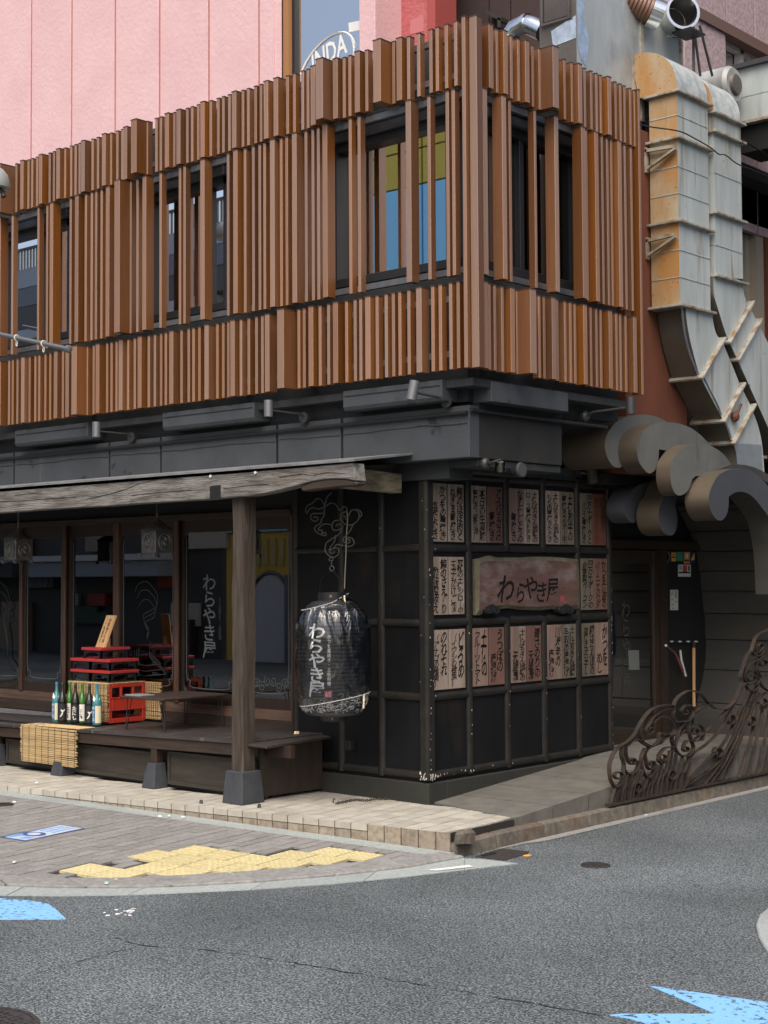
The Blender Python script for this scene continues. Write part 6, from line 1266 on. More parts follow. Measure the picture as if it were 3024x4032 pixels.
bars += [[(860,by_(860)),(1000,1935),(1150,1820),(1290,1600),(1370,1350),(1402,1230)], [(905,by_(905)),(930,1850),(960,1750),(1040,1690),(1140,1600),(1230,1470),(1330,1250),(1380,1180)], [(880,by_(880)),(1010,1860),(1180,1690),(1260,1560),(1340,1390),(1420,1240)],
  [(1050,by_(1050)),(1150,1850),(1260,1650),(1400,1350),(1445,1235)], [(1100,by_(1100)),(1230,1780),(1340,1500),(1440,1300),(1475,1190)], [(1130,by_(1130)),(1260,1780),(1370,1530),(1450,1330)], [(1220,by_(1220)),(1330,1650),(1430,1380),(1480,1160)], [(1330,by_(1330)),(1420,1620),(1475,1380),(1490,1260)], [(1400,by_(1400)),(1480,1560),(1520,1360)],
  [(1475,by_(1475)),(1540,1580),(1575,1350)], [(1530,by_(1530)),(1590,1580),(1620,1300)], [(1590,by_(1590)),(1640,1560),(1680,1200)], [(1660,by_(1660)),(1710,1500),(1740,1150)], [(975,1430),(1010,1400),(1060,1362)], [(960,1640),(1070,1560),(1160,1470),(1250,1380)]]
for q in bars:
    b = MB(); b.ribbon(smooth_path([rzp(*c) for c in q], 5), (1,0,0), .034, .008); b.build('bar', m_iron, RL, smooth=50)
for x, y in ((1257,1472),(1420,1485),(1155,1732),(785,1912),(514,2012)):
    b = MB(); c = [rzp(x+27*math.cos(a), y+38*math.sin(a)) for a in np.linspace(0, 6.28, 15)]; b.ribbon(c, (1,0,0), .05, .008); b.build('ring', m_iron, RL, smooth=50)
# ================================================================ DUCTS
DX = .775; Y1 = 2.78
zpt = lambda py, px=2677: U(px, py, 'x', DX)[2]
ya_ = along_y(2675, DX, 5.0); yb_ = along_y(2796, DX, 5.0); XB = .47
D1 = thing('duct', 'big rust stained square metal duct running down beside the slatted wall', 'duct', (DX,ya_,3.2), 'big square metal ducts on the side wall')
def faces_two(b, parent, name='section'):
    me = b.mesh(name, [m_galv, m_rustduct]); 
    for p in me.polygons:
        if p.normal.y < -.7: p.material_index = 1
    o = bpy.data.objects.new(name, me); COL.objects.link(o); o.parent = parent; o.matrix_parent_inverse = world_of(parent).inverted(); return o
fl = [366, 547, 872, 1202]
for i in range(len(fl)-1):
    b = MB(); zt1, zb1 = zpt(fl[i])-.012, zpt(fl[i+1])+.012; b.box((XB,ya_,zb1), (DX,yb_,zt1))
    o = faces_two(b, D1)
    n = 2 if i else 1
    for k in range(1, n+1):
        z = zb1+(zt1-zb1)*k/(n+1); b = MB(); b.box((XB+.002,ya_-.005,z-.004), (DX+.005,yb_-.002,z+.004)); b.build('seam', m_galv, D1)
for py in fl:
    z = zpt(py); b = MB(); b.box((XB-.04,ya_-.045,z-.012), (DX+.045,yb_+.045,z+.012)); b.build('flange', m_flange, D1, bevel=.003)
def prof_sec(parent, px, name, X0, X1, mats, smooth=30):
    P = [U(x, y, 'x', X1) for x, y in px]; b = MB(); b.prism(P, (X0-X1,0,0)); n = len(P); b.mi = [0,0]+[1]*n; return b.build(name, mats, parent, smooth=smooth)
Z4 = lambda x, y: (2450+x*.34599, 1150+y*.34599)
lp = dense([(720,175),(728,280),(745,400),(775,560),(815,720),(865,900),(885,950)]); rp = dense([(1130,545),(1085,500),(1055,430),(1035,330),(1027,235)])
prof_sec(D1, [Z4(*q[:2]) for q in lp+rp], 'elbow', XB, DX, [m_galv, m_ductdark])
prof_sec(D1, [Z4(*q) for q in ((890,965),(1140,1440),(1350,1075),(1140,560))], 'section', XB, DX, [m_galv, m_ductdark])
prof_sec(D1, [Z4(*q) for q in ((1150,1460),(1255,1690),(1470,1310),(1360,1090))], 'section', XB, DX, [m_galv, m_ductdark])
lp = dense([(1262,1710),(1290,1800),(1308,1900),(1315,2010),(1315,2200)]); rp = dense([(1625,2200),(1618,2040),(1590,1720),(1545,1520),(1478,1335)])
prof_sec(D1, [Z4(*q[:2]) for q in lp+rp], 'elbow', XB, DX, [m_galv, m_ductdark])
def slant_flange(parent, a, c, X0, X1, w_=.045):
    A, B2 = U(*Z4(*a), 'x', X1), U(*Z4(*c), 'x', X1); d = (B2-A)/np.linalg.norm(B2-A); nn = np.cross(d, [1,0,0]); A = A-d*w_; B2 = B2+d*w_; b = MB()
    b.prism([A+nn*.012, B2+nn*.012, B2-nn*.012, A-nn*.012], (0,0,0)) if False else b.hexa([np.array([X0-w_, *(A-nn*.013)[1:]]), np.array([X1+w_, *(A-nn*.013)[1:]]), np.array([X1+w_, *(B2-nn*.013)[1:]]), np.array([X0-w_, *(B2-nn*.013)[1:]]), np.array([X0-w_, *(A+nn*.013)[1:]]), np.array([X1+w_, *(A+nn*.013)[1:]]), np.array([X1+w_, *(B2+nn*.013)[1:]]), np.array([X0-w_, *(B2+nn*.013)[1:]])])
    b.build('flange', m_flange, parent, bevel=.003)
slant_flange(D1, (890,957), (1125,555), XB, DX); slant_flange(D1, (1145,1450), (1350,1070), XB, DX); slant_flange(D1, (1258,1700), (1470,1310), XB, DX)
# bright foil tape along the repaired edges
b = MB()
for px in ([(676,160),(690,330),(715,500),(760,680),(820,840),(865,960)], [(910,950),(1000,1130),(1080,1290),(1120,1400)], [(1160,1470),(1200,1560),(1240,1680)]):
    P = smooth_path([U(*Z4(*q), 'x', DX+.002) for q in px], 4)
    b.sheet([[p+np.array([.0,-.012,0]), p+np.array([.004,.022,.0])] for p in P])
b.build('foil_tape', m_bright, D1); b = MB(); q = [U(*Z4(*c), 'x', DX+.003) for c in ((1290,1720),(1585,1740),(1600,2040),(1310,1990))]; b.add(q, [(0,1,2,3)]); b.build('foil_patch', mat('dull foil', (.50,.53,.56), .32, metal=.7, col2=(.42,.44,.46), nscale=3, bump=.4, bscale=9), D1)
b = MB(); c = U(*Z4(1290,1420), 'x', DX+.03); b.lathe([(.05,-.04),(.055,0),(.03,.03)], c, 8, ax=0); b.tube([c, c+np.array([.03,.06,.13])], .015, 6); b.build('damper_handle', mat('rusted lever', (.16,.06,.03), .8, col2=(.08,.03,.02), nscale=20, bump=.5, bscale=40), D1)
# top elbow back to the plant unit
z_t = zpt(366)+.012; re_ = .34; n = 10
pr = [(XB-.0, z_t), (DX, z_t)]+[(DX-.40+.40*math.cos(math.radians(a)), z_t+.05+.40*math.sin(math.radians(a))) for a in range(0, 91, 9)]+[(XB-.18, z_t+.45), (XB-.12, z_t+.02)]
def elbow_x(parent, y0, y1, pr, name='elbow'):
    b = MB(); b.prism([(x, y0, z) for x, z in pr], (0,y1-y0,0)); k = len(pr); b.mi = [0,0]+[2]*k
    me = b.mesh(name, [m_rustduct, m_galv, mat('mottled galvanised top', (.52,.55,.54), .5, metal=.3, col2=(.36,.40,.39), nscale=9, lo=.45, hi=.6, bump=.1, bscale=20)], 30)
    o = bpy.data.objects.new(name, me); COL.objects.link(o); o.parent = parent; o.matrix_parent_inverse = world_of(parent).inverted(); return o
elbow_x(D1, ya_, yb_, pr)
b = MB(); xa, xb = XB-.15, XB-.62; b.hexa([(xb,ya_-.10,z_t+.05),(xa,ya_,z_t+.04),(xa,yb_,z_t+.04),(xb,yb_+.1,z_t+.05),(xb,ya_-.10,z_t+.50),(xa,ya_,z_t+.45),(xa,yb_,z_t+.45),(xb,yb_+.1,z_t+.50)]); b.build('section', mat('stained duct', (.42,.41,.34), .55, metal=.3, col2=(.34,.30,.20), nscale=2.4, col4=(.2,.12,.05), s4=12, lo4=.66, hi4=.74), D1)
b = MB(); b.hexa([(xa-.012,ya_-.05,z_t),(xa+.012,ya_-.05,z_t),(xa+.012,yb_+.05,z_t),(xa-.012,yb_+.05,z_t),(xa-.03,ya_-.05,z_t+.50),(xa-.005,ya_-.05,z_t+.50),(xa-.005,yb_+.05,z_t+.50),(xa-.03,yb_+.05,z_t+.50)]); b.build('flange', m_flange, D1)
b = MB(); b.box((xb-.015,ya_-.14,z_t), (xb+.012,yb_+.14,z_t+.54)); b.build('flange', m_flange, D1)
b = MB(); b.add([(xa-.02,ya_-.006,z_t+.05),(xa-.16,ya_-.026,z_t+.05),(xa-.12,ya_-.024,z_t+.24),(xa-.08,ya_-.019,z_t+.33),(xa-.03,ya_-.012,z_t+.30)], [(0,1,2,3,4)]); b.build('foil_patch', m_bright, D1)
b = MB(); b.hexa([(xb-.7,ya_-.35,z_t+.10),(xb-.015,ya_-.12,z_t+.06),(xb-.015,yb_+.1,z_t+.06),(xb-.7,yb_+.1,z_t+.10),(xb-.7,ya_-.35,z_t+.7),(xb-.015,ya_-.12,z_t+.52),(xb-.015,yb_+.1,z_t+.52),(xb-.7,yb_+.1,z_t+.7)]); b.build('section', m_ductdark, D1)
# wall brackets
for (xa1, ya1), (xa2, ya2), (xb1, yb1) in (((2530,598),(2660,576),(2530,672)), ((2532,952),(2660,923),(2534,1012))):
    BR = part('bracket', D1); yy_ = ya_-.05; w0 = np.array([.455, yy_, U(xa1,ya1,'y',yy_)[2]]); w1 = np.array([along_x(xa2, yy_, w0[2]), yy_, U(xa2,ya2,'y',yy_)[2]]); w2 = np.array([.455, yy_, U(xb1,yb1,'y',yy_)[2]])
    b = MB(); b.ribbon([w0, w1], (0,1,0), .04, .03); b.build('arm', m_flange, BR); b = MB(); b.ribbon([w2, w1-np.array([0,0,.02])], (0,1,0), .035, .022); b.build('strut', m_flange, BR); b = MB(); b.box((.452, yy_-.02, w2[2]-.03), (.475, yy_+.02, w0[2]+.03)); b.build('wall_plate', m_flange, BR)
# second duct
DX2 = .80; y2a = along_y(2818, DX2, 5.0); y2b = along_y(2926, DX2, 5.0); z2 = lambda py: U(2818, py, 'x', DX2)[2]
D2 = thing('duct', 'plain grey square metal duct running down behind the rust stained one', 'duct', (DX2,y2a,3.2), 'big square metal ducts on the side wall')
f2 = [448, 522, 840, 1087]
for i in range(3):
    b = MB(); zt1, zb1 = z2(f2[i])-.012, z2(f2[i+1])+.012; b.box((XB,y2a,zb1), (DX2,y2b,zt1)); b.build('section', m_galv, D2)
    if i: b = MB(); z = (zt1+zb1)/2; b.box((XB+.002,y2a-.003,z-.004), (DX2+.005,y2b-.002,z+.004)); b.build('seam', m_galv, D2)
for py in f2: z = z2(py); b = MB(); b.box((XB-.04,y2a-.04,z-.012), (DX2+.045,y2b+.045,z+.012)); b.build('flange', m_flange, D2, bevel=.003)
zt2 = z2(448)+.012; pr2 = [(XB, zt2), (DX2, zt2)]+[(DX2-.40+.40*math.cos(math.radians(a)), zt2+.05+.40*math.sin(math.radians(a))) for a in range(0, 91, 9)]+[(XB-.5, zt2+.45), (XB-.5, zt2+.05)]
elbow_x(D2, y2a, y2b, pr2)
lp = dense([(1040,-170),(1042,20),(1068,120),(1105,240),(1155,400),(1205,545)]); rp = dense([(1430,140),(1405,80),(1385,10),(1378,-80),(1376,-150)])
def Pn(q): return Z4(*q[:2])
prof_sec(D2, [Pn(q) for q in lp+rp], 'elbow', XB, DX2, [m_galv, m_ductdark])
prof_sec(D2, [Z4(*q) for q in ((1215,565),(1300,745),(1540,340),(1445,160))], 'section', XB, DX2, [m_galv, m_ductdark])
prof_sec(D2, [Z4(*q) for q in ((1310,765),(1660,1540),(1800,1850),(2050,1450),(1680,620),(1550,360))], 'section', XB, DX2, [m_galv, m_ductdark])
slant_flange(D2, (1210,555), (1450,140), XB, DX2); slant_flange(D2, (1305,755), (1545,340), XB, DX2)
# ================================================================ ROOF PLANT
PX = .32; yP = along_y(2270, PX, 7.0); zP = U(2270,270,'x',PX)[2]; yQ = along_y(2522, PX, 7.0)
PU = thing('plant_unit', 'big stained steel ventilation box on the roof above the slats', 'ventilation unit', (PX-.4,yP+.5,6.5))
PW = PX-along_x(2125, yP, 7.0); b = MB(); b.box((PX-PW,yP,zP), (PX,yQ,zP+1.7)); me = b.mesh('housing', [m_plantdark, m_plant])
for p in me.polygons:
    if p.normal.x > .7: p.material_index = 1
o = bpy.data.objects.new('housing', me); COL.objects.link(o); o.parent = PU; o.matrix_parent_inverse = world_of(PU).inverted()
q = [U(x, y, 'y', yP-.006) for x, y in ((2145,0),(2250,-60),(2250,75),(2145,105))]
xd0, xd1 = along_x(2147, yP, 7.2), along_x(2240, yP, 7.2); b = MB(); zd = U(2195,78,'y',yP)[2]; b.box((xd0,yP-.02,zd), (xd1,yP-.001,zP+1.6)); b.build('access_door', m_plantdark, PU, bevel=.004)
b = MB(); b.box((xd0-.03,yP-.03,zd-.03), (xd1+.03,yP-.021,zd-.008)); b.box((xd0-.03,yP-.03,zd-.008), (xd0-.008,yP-.021,zP+1.6)); b.box((xd1+.008,yP-.03,zd-.008), (xd1+.03,yP-.021,zP+1.6)); b.build('door_trim', m_plantdark, PU)
b = MB(); xt0 = along_x(2172, yP, 6.9); rs = random.Random(4); zt_a, zt_b = U(2220,172,'y',yP)[2], U(2220,96,'y',yP)[2]
b.add([(xt0+.02,yP-.004,zt_a),(PX-.002,yP-.004,zt_a+.02),(PX-.002,yP-.004,zt_b+.05),(xt0+.1,yP-.004,zt_b),(xt0,yP-.004,zt_b-.03)], [(0,1,2,3,4)])
b.add([(PX+.003,yP+.01,zP+.25),(PX+.003,yP+.07,zP+.1),(PX+.003,yP+.16,zP+.05),(PX+.003,yP+.2,zP+.35),(PX+.003,yP+.12,zP+.5),(PX+.003,yP+.10,zP+1.2),(PX+.003,yP+.01,zP+1.3)], [(0,1,2,3,4,5,6)])
b.add([(PX+.003,yQ-.40,zP+.95),(PX+.003,yQ-.33,zP+.85),(PX+.003,yQ-.26,zP+1.05),(PX+.003,yQ-.24,zP+1.5),(PX+.003,yQ-.42,zP+1.5)], [(0,1,2,3,4)]); b.build('foil_tape', m_bright, PU)
b = MB(); b.box((PX-.02,yP-.012,zP-.03), (PX+.02,yQ+.01,zP-.001)); b.box((PX-PW,yP-.012,zP-.03), (PX-.02,yP+.02,zP-.001)); b.box((PX-PW+.03,yP+.05,6.5), (PX-PW+.08,yP+.1,zP-.03)); b.box((PX-.12,yQ-.15,6.4), (PX-.06,yQ-.1,zP-.03)); b.box((PX-PW+.02,yP+.3,zP-.06), (PX-.03,yP+.36,zP-.03)); b.build('base_frame', m_black, PU)
y3 = along_y(2530, PX, 7.0); y4 = along_y(2682, PX, 7.0); zA, zB2 = U(2530,225,'x',PX)[2]-.2, zP
b = MB(); z_a = U(2535,15,'x',PX)[2]; z_b = U(2680,112,'x',PX)[2]; b.prism([(PX-.02,y3,zP-.45),(PX-.02,y4,zP-.45),(PX-.02,y4,z_b),(PX-.02,y3+.35,z_b+.05),(PX-.02,y3,z_a)], (-.9,0,0)); b.build('side_housing', m_plant, PU)
b = MB(); b.box((PX-.03,y3-.05,zP-.5), (PX+.02,y3-.005,z_a+.05)); b.box((PX-.03,y4,zP-.45), (PX+.01,y4+.03,z_b+.02)); b.build('angle_strip', m_flange, PU)
# pipes on and beside the plant unit
m_chrome = mat('shiny pipe', (.72,.73,.72), .18, metal=1.0, bump=.08, bscale=6)
t = thing('exhaust_pipe', 'shiny bent metal pipe leaving the left side of the roof ventilation box', 'pipe', tuple(U(2060,110,'y',yP)))
b = MB(); P = [U(x, y, 'y', yP+.25) for x, y in ((2000,185),(2008,150),(2030,115),(2070,95),(2100,105),(2140,125))]; b.tube(P, U(2100,105,'y',yP+.25)[0]*0+.098, 20); b.build('elbow', m_chrome, t, smooth=25)
b = MB(); b.tube([P[3]-np.array([.01,0,0]), P[3]+np.array([.03,0,-.005])], .103, 20); b.tube([P[1]+np.array([0,0,-.01]), P[1]+np.array([0.005,0,.02])], .102, 20); b.build('band', m_chrome, t, smooth=25)
c = U(2690,45,'x',.55); t = thing('vent_pipe', 'wide shiny round vent pipe with a black open end above the ducts', 'pipe', tuple(c))
ax = np.array([.80,-.60,.0]); rO = .168; b = MB(); k = 26; sdv = np.array([.6,.8,0]); upv = np.array([0,0,1.])
ring = lambda r, d: [c+ax*d+sdv*r*math.cos(a)+upv*r*math.sin(a) for a in [2*math.pi*i/k for i in range(k)]]
rg = [ring(rO,-.55), ring(rO,-.30), ring(rO*1.04,-.30), ring(rO*1.04,-.26), ring(rO,-.26), ring(rO,-.03), ring(rO*1.05,-.03), ring(rO*1.05,.0), ring(rO*.88,.0), ring(rO*.86,-.5)]
vv = [q for r in rg for q in r]; b.add(vv, [(i*k+j, i*k+(j+1) % k, (i+1)*k+(j+1) % k, (i+1)*k+j) for i in range(len(rg)-1) for j in range(k)]); b.build('shell', m_chrome, t, smooth=30)
b = MB(); b.add(ring(rO*.86,-.30), [tuple(range(k))]); b.build('dark_inside', m_black, t, fix=False)
b = MB(); b.box((c[0]-.12,c[1]-.02,c[2]-.20), (c[0]+.10,c[1]+.25,c[2]-.18)); b.build('support_plate', m_black, t)
st = [(U(2730,105,'x',.5), U(2732,300,'x',.5)), (U(2735,130,'x',.5), U(2758,300,'x',.5)), (U(2755,100,'x',.5), U(2805,300,'x',.5))]
for a, e in st: b = MB(); b.tube([a, e], .014, 6); b.build('stay', m_spotd, t)
c2 = U(2555,20,'x',.40); t = thing('flexible_hose', 'brown corrugated hose ending at the shiny vent pipe', 'hose', tuple(c2)); b = MB(); nn_ = 22; P = [c2+np.array([-.25,-.30,.10])+np.array([.25,.32,-.16])*i/nn_ for i in range(nn_+1)]; b.tube(P, .14, 18, taper=[.125+.012*(i % 2) for i in range(nn_+1)]); b.build('hose', mat('brown hose', (.17,.085,.055), .45), t, smooth=50)
b = MB(); b.tube([P[-1]-np.array([.01,.01,0]), P[-1]+np.array([.06,.08,-.04])], .152, 20); b.build('collar', m_chrome, t, smooth=30)
# grey boxes at the right edge
y5 = 4.55; A = U(2893,280,'y',y5); B3 = U(2893,500,'y',y5); t = thing('cable_box', 'plain pale grey steel box beyond the ducts at the right edge', 'steel box', (A[0],y5,B3[2]))
b = MB(); b.box((A[0],y5,B3[2]+.03), (A[0]+1.2,y5+.9,A[2])); b.build('casing', m_galv, t); b = MB(); b.box((A[0]-.05,y5-.06,A[2]), (A[0]+1.3,y5+.95,A[2]+.05)); b.build('lid', m_spotd, t); b = MB(); b.box((A[0]-.03,y5-.04,B3[2]), (A[0]+1.25,y5+.9,B3[2]+.03)); b.build('base_flange', m_flange, t); b = MB(); b.box((A[0]+.002,y5-.004,(A[2]+B3[2])/2-.004), (A[0]+1.2,y5-.001,(A[2]+B3[2])/2+.004)); b.build('seam', m_galv, t)
b = MB(); b.box((A[0]+.02,y5+.05,B3[2]-.28), (A[0]+1.2,y5+.5,B3[2]-.002)); b.build('bearer', m_black, t)
c = U(2845,345,'x',.45); t = thing('cylinder_fan', 'grey round fan housing behind the second duct', 'fan housing', tuple(c)); b = MB(); b.lathe([(.18,-.25),(.20,-.22),(.20,.10),(.17,.14)], c, 24, ax=0); b.build('drum', m_plant, t, smooth=30); b = MB(); b.lathe([(.12,.14),(.10,.17),(.03,.18)], c, 16, ax=0); b.build('motor', m_plantdark, t, smooth=30)
# thin cable across the ducts
P = smooth_path([U(x, y, 'x', .90) for x, y in ((2520,488),(2564,500),(2675,517),(2740,548),(2796,580),(2830,607),(2846,608),(2862,614),(2903,645),(2960,668),(3024,694),(3200,765))], 5)
b = MB(); b.tube(P, .0065, 6); tag(b.build('cable', m_black), 'thin black cable sagging across the two ducts', 'cable')
P = smooth_path([U(x, y, 'x', .70) for x, y in ((2925,552),(2960,572),(3000,598),(3040,625))], 4); b = MB(); b.tube(P, .010, 6); tag(b.build('cable', m_black), 'short thick cable under the grey box at the right edge', 'cable')
# ================================================================ BUILDINGS BEHIND
YP = 5.0; PB = thing('pink_building', 'tall pink rendered building with vertical joints behind the slats', 'building', (-9,YP,0))
g_sky = glass('sky reflecting glass', (.25,.30,.35), 1.0, .6, .03)
gx = [U(px, 300, 'y', YP)[0] for px in (128,287,458,633,827,1025)]; step = gx[1]-gx[0]
xsP = [gx[0]-step*k for k in range(6,0,-1)]+gx; xw0, xw1, xe_ = U(1130,200,'y',YP)[0], U(1420,200,'y',YP)[0], U(1483,200,'y',YP)[0]
for i in range(len(xsP)-1): b = MB(); b.box((xsP[i]+.022,YP-.03,0), (xsP[i+1]-.022,YP,15)); b.build('wall_panel', m_pink, PB, bevel=.006)
x_pl = U(1085,200,'y',YP)[0]
b = MB(); b.box((xsP[-1]+.022,YP-.03,0), (x_pl,YP,15)); b.build('wall_panel', m_pink, PB)
b = MB(); b.box((x_pl,YP-.015,0), (xw0-.10,YP+.2,15)); b.build('pier', m_pink, PB)
b = MB(); b.box((xw1,YP-.03,0), (xe_,YP+.6,15)); b.build('pier', m_pink, PB, bevel=.01)
b = MB(); b.box((xsP[0],YP,0), (xw0-.10,YP+.5,15)); b.build('wall_core', m_pinkgroove, PB)
z_w0 = 7.2; wz1 = 13.0
b = MB(); b.box((xw0-.10,YP-.02,0), (xw1,YP+.4,z_w0)); b.build('spandrel', m_pink, PB)
W_ = part('window', PB); b = MB(); b.box((xw0-.10,YP+.02,z_w0), (xw0,YP+.20,wz1)); b.build('frame', mat('ochre window edge', (.33,.16,.06), .6), W_); b = MB(); b.box((xw0,YP+.10,z_w0), (xw0+.05,YP+.2,wz1)); b.build('frame', m_black, W_)
b = MB(); b.box((xw0+.05,YP+.15,z_w0), (xw1,YP+.16,wz1)); b.build('pane', g_sky, W_)
b = MB(); b.box((xw0,YP+1.2,z_w0), (xw1,YP+1.25,wz1)); b.build('blind', mat('pale blind', (.45,.50,.55), .8), W_)
b = MB(); ec = U(1283,272,'y',YP+.145); 
el = [(ec[0]+.55*math.cos(a)*math.cos(.25)-.45*math.sin(a)*math.sin(.25)*-1*0, ec[1], ec[2]+.42*math.sin(a)+.16*math.cos(a)) for a in np.linspace(0, 6.28, 41)[:-1]]
b.tube(el, .018, 4, closed=True); L0 = U(1296,208,'y',YP+.145); letter(b, 'INDA', (L0[0],ec[1],L0[2]), (.97,0,.22), (-.10,0,1), h_=.30, w_=.68, offset=.02); b.build('window_lettering', m_white, W_, fix=False)
b = MB(); q = [U(x, y, 'y', YP+.146) for x, y in ((1372,90),(1420,80),(1420,118),(1374,127))]; b.add(q, [(0,1,2,3)]); b.build('window_sticker', m_white, W_, fix=False)
xr1 = U(1722,100,'y',YP+.5)[0]; xr0 = U(1483,100,'y',YP+.5)[0]-.1
b = MB(); b.box((xr0,YP+.5,0), (xr1-.16,YP+.9,15)); b.build('red_wall', m_red, PB, label if False else None) if False else b.build('red_wall', m_red, PB)
b = MB(); b.box((xr1-.14,YP+.46,0), (xr1,YP+.9,15)); b.build('red_edge', mat('bright red trim', (.36,.07,.065), .7), PB)
q = [U(x, y, 'y', YP+.495) for x, y in ((1615,80),(1668,60),(1668,122),(1615,136))]; b = MB(); b.prism(q, (0,.01,0)); b.build('wall_patch', m_redpatch, PB)
BB = thing('brown_building', 'dark brown plain wall between the red wall and the roof ventilation box', 'building', (-1.5,YP+1.4,0)); xb_ = [U(1690,60,'y',YP+1.4)[0]]+[U(px, 60, 'y', YP+1.4)[0] for px in (1925,2010)]+[1.5]
for i in range(len(xb_)-1): b = MB(); b.box((xb_[i]+.01,YP+1.4,0), (xb_[i+1]-.01,YP+1.8,16)); b.build('wall_panel', m_brownwall, BB, bevel=.005)
t = thing('pipe_bracket', 'dark metal bracket on the brown wall left of the shiny pipe', 'bracket', tuple(U(1960,75,'y',YP+1.3))); q = [U(x, y, 'y', YP+1.38) for x, y in ((1938,50),(2000,78),(2000,95),(1938,66))]; b = MB(); b.prism(q, (0,-.15,0)); b.build('arm', m_spotd, t); q = [U(x, y, 'y', YP+1.38) for x, y in ((1985,80),(1998,84),(1998,120),(1985,118))]; b = MB(); b.prism(q, (0,-.15,0)); b.build('hanger', m_spotd, t)
# pinkish stone building on the right
GX = .10; SB = thing('stone_building', 'pinkish stone clad building with dark brown granite lower storeys at the right edge', 'building', (-1,6,0))
zl_ = [U(2950, py, 'x', GX)[2] for py in (0, 560, 640, 890, 1400)]; yg = [along_y(px, GX, 8.2) for px in (2690,2858,2971,3080,3200)]
yw0, yw1 = yg[1], yg[1]+4
zt_w, zb_w = U(2858,135,'x',GX)[2], U(2858,300,'x',GX)[2]
for i in range(len(yg)-1):
    z0 = zt_w+.12 if i >= 1 else 6.2
    b = MB(); b.box((GX-.3,yg[i]+.014,z0), (GX,yg[i+1]-.014,15)); b.build('wall_panel', m_greypink, SB, bevel=.004)
    if i >= 1: b = MB(); b.box((GX-.3,yg[i]+.014,5.9), (GX,yg[i+1]-.014,zb_w-.02)); b.build('wall_panel', m_greypink, SB)
b = MB(); b.box((GX-.34,yg[0],5.9), (GX-.05,14,15)); b.build('wall_core', m_pinkgroove, SB) if False else None
b = MB(); b.box((GX-.35,yg[0],zt_w), (GX+.03,14,zt_w+.12)); b.build('window_head', mat('brown lintel stone', (.13,.08,.065), .7), SB)
W_ = part('window', SB); b = MB(); b.box((GX-.2,yg[1],zb_w), (GX-.19,14,zt_w)); b.build('pane', g_sky, W_); b = MB()
for y in (yg[1]+.02, yg[1]+(yg[2]-yg[1])*.78, yg[3]): b.box((GX-.18,y,zb_w), (GX-.10,y+.07,zt_w))
b.box((GX-.18,yg[1],zt_w-.05), (GX-.10,14,zt_w)); b.build('frame', mat('pale window frame', (.45,.44,.43), .5), W_)
zz_ = [U(2960, py, 'x', GX)[2] for py in (610, 655, 735, 880, 1500)]
b = MB(); b.box((GX-.4,4.9,zz_[1]), (GX-.1,14,5.9)); b.build('dark_band', m_black, SB)
b = MB(); b.box((GX-.3,3.9,zz_[2]), (GX+.02,14,zz_[1]-.005)); b.build('granite_band', m_brownstone, SB); b = MB(); b.box((GX-.3,3.9,zz_[3]), (GX,14,zz_[2]-.02)); b.build('granite_band', m_brownstone, SB)
b = MB(); b.box((GX-.3,3.9,zz_[3]-.10), (GX-.06,14,zz_[3]-.004)); b.build('window_head', m_brownwall, SB)
W_ = part('window', SB); ywf = along_y(2992, GX, 4.6); b = MB(); b.box((GX-.22,3.9,3.4), (GX-.21,ywf,zz_[3]-.1)); b.build('pane', glass('far window glass', (.25,.27,.25), .9, .08, .05), W_)
b = MB(); b.box((GX-.2,ywf,3.4), (GX-.02,ywf+.16,zz_[3]-.1)); b.box((GX-.2,ywf-.10,3.4), (GX-.10,ywf-.01,zz_[3]-.1)); b.build('frame', mat('beige window frame', (.30,.27,.22), .5), W_); b = MB(); b.box((GX-.3,ywf+.16,3.4), (GX+.01,14,zz_[3]-.1)); b.build('red_pier', m_rust, SB)
b = MB(); b.box((GX-1.2,3.9,0), (GX-.8,14,zz_[3])); b.build('inner_blind', mat('grey blind', (.20,.20,.18), .8), SB)
# ================================================================ AT THE LEFT EDGE
pa, pe = U(-60,1303,'y',-1.2), U(268,1374,'y',-1.2); t = thing('flag_pole', 'slanted grey metal pole reaching in from the left edge over the slats', 'pole', tuple(pa)); b = MB(); b.tube([pa+(pa-pe)*2, pe], .021, 10); b.build('tube', m_spot, t, smooth=40)
b = MB(); b.lathe([(.012,-.03),(.034,-.022),(.038,0),(.034,.022),(.012,.03)], pe, 12, ax=0); b.build('end_cap', m_spot, t, smooth=40)
for u in (.30, .62): c = pa+(pe-pa)*(u+.1); b = MB(); b.tube([c+np.array([0,.0,.028*math.sin(a)])+np.array([.0,.028*math.cos(a),0]) for a in np.linspace(0, 6.28, 11)[:-1]], .006, 5, closed=True); b.build('ring', m_litter, t); b = MB(); b.tube([c+np.array([.012*math.cos(a),0,-.055+.025*math.sin(a)]) for a in np.linspace(0, 6.28, 9)[:-1]], .005, 5, closed=True); b.build('hook', m_litter, t)
c = U(-15,715,'y',-1.5); t = thing('street_lamp', 'grey street lamp head poking in at the left edge before the slats', 'street lamp', tuple(c)); b = MB(); dr = np.array([CR[0],CR[1],0])
b.lathe([(.02,.13),(.06,.12),(.11,.06),(.13,-.02),(.125,-.06),(.11,-.06)], c, 24); b.build('head', mat('lamp head grey', (.26,.27,.25), .4), t, smooth=40); b = MB(); q = c+dr*.06+np.array([0,0,-.10]); b.tube([c+np.array([0,0,-.05]), q, q+np.array([.02,0,-.05])], .025, 8); b.tube([c, c-dr*.6-np.array([0,0,.15])], .03, 8); b.build('bracket', m_spotd, t)
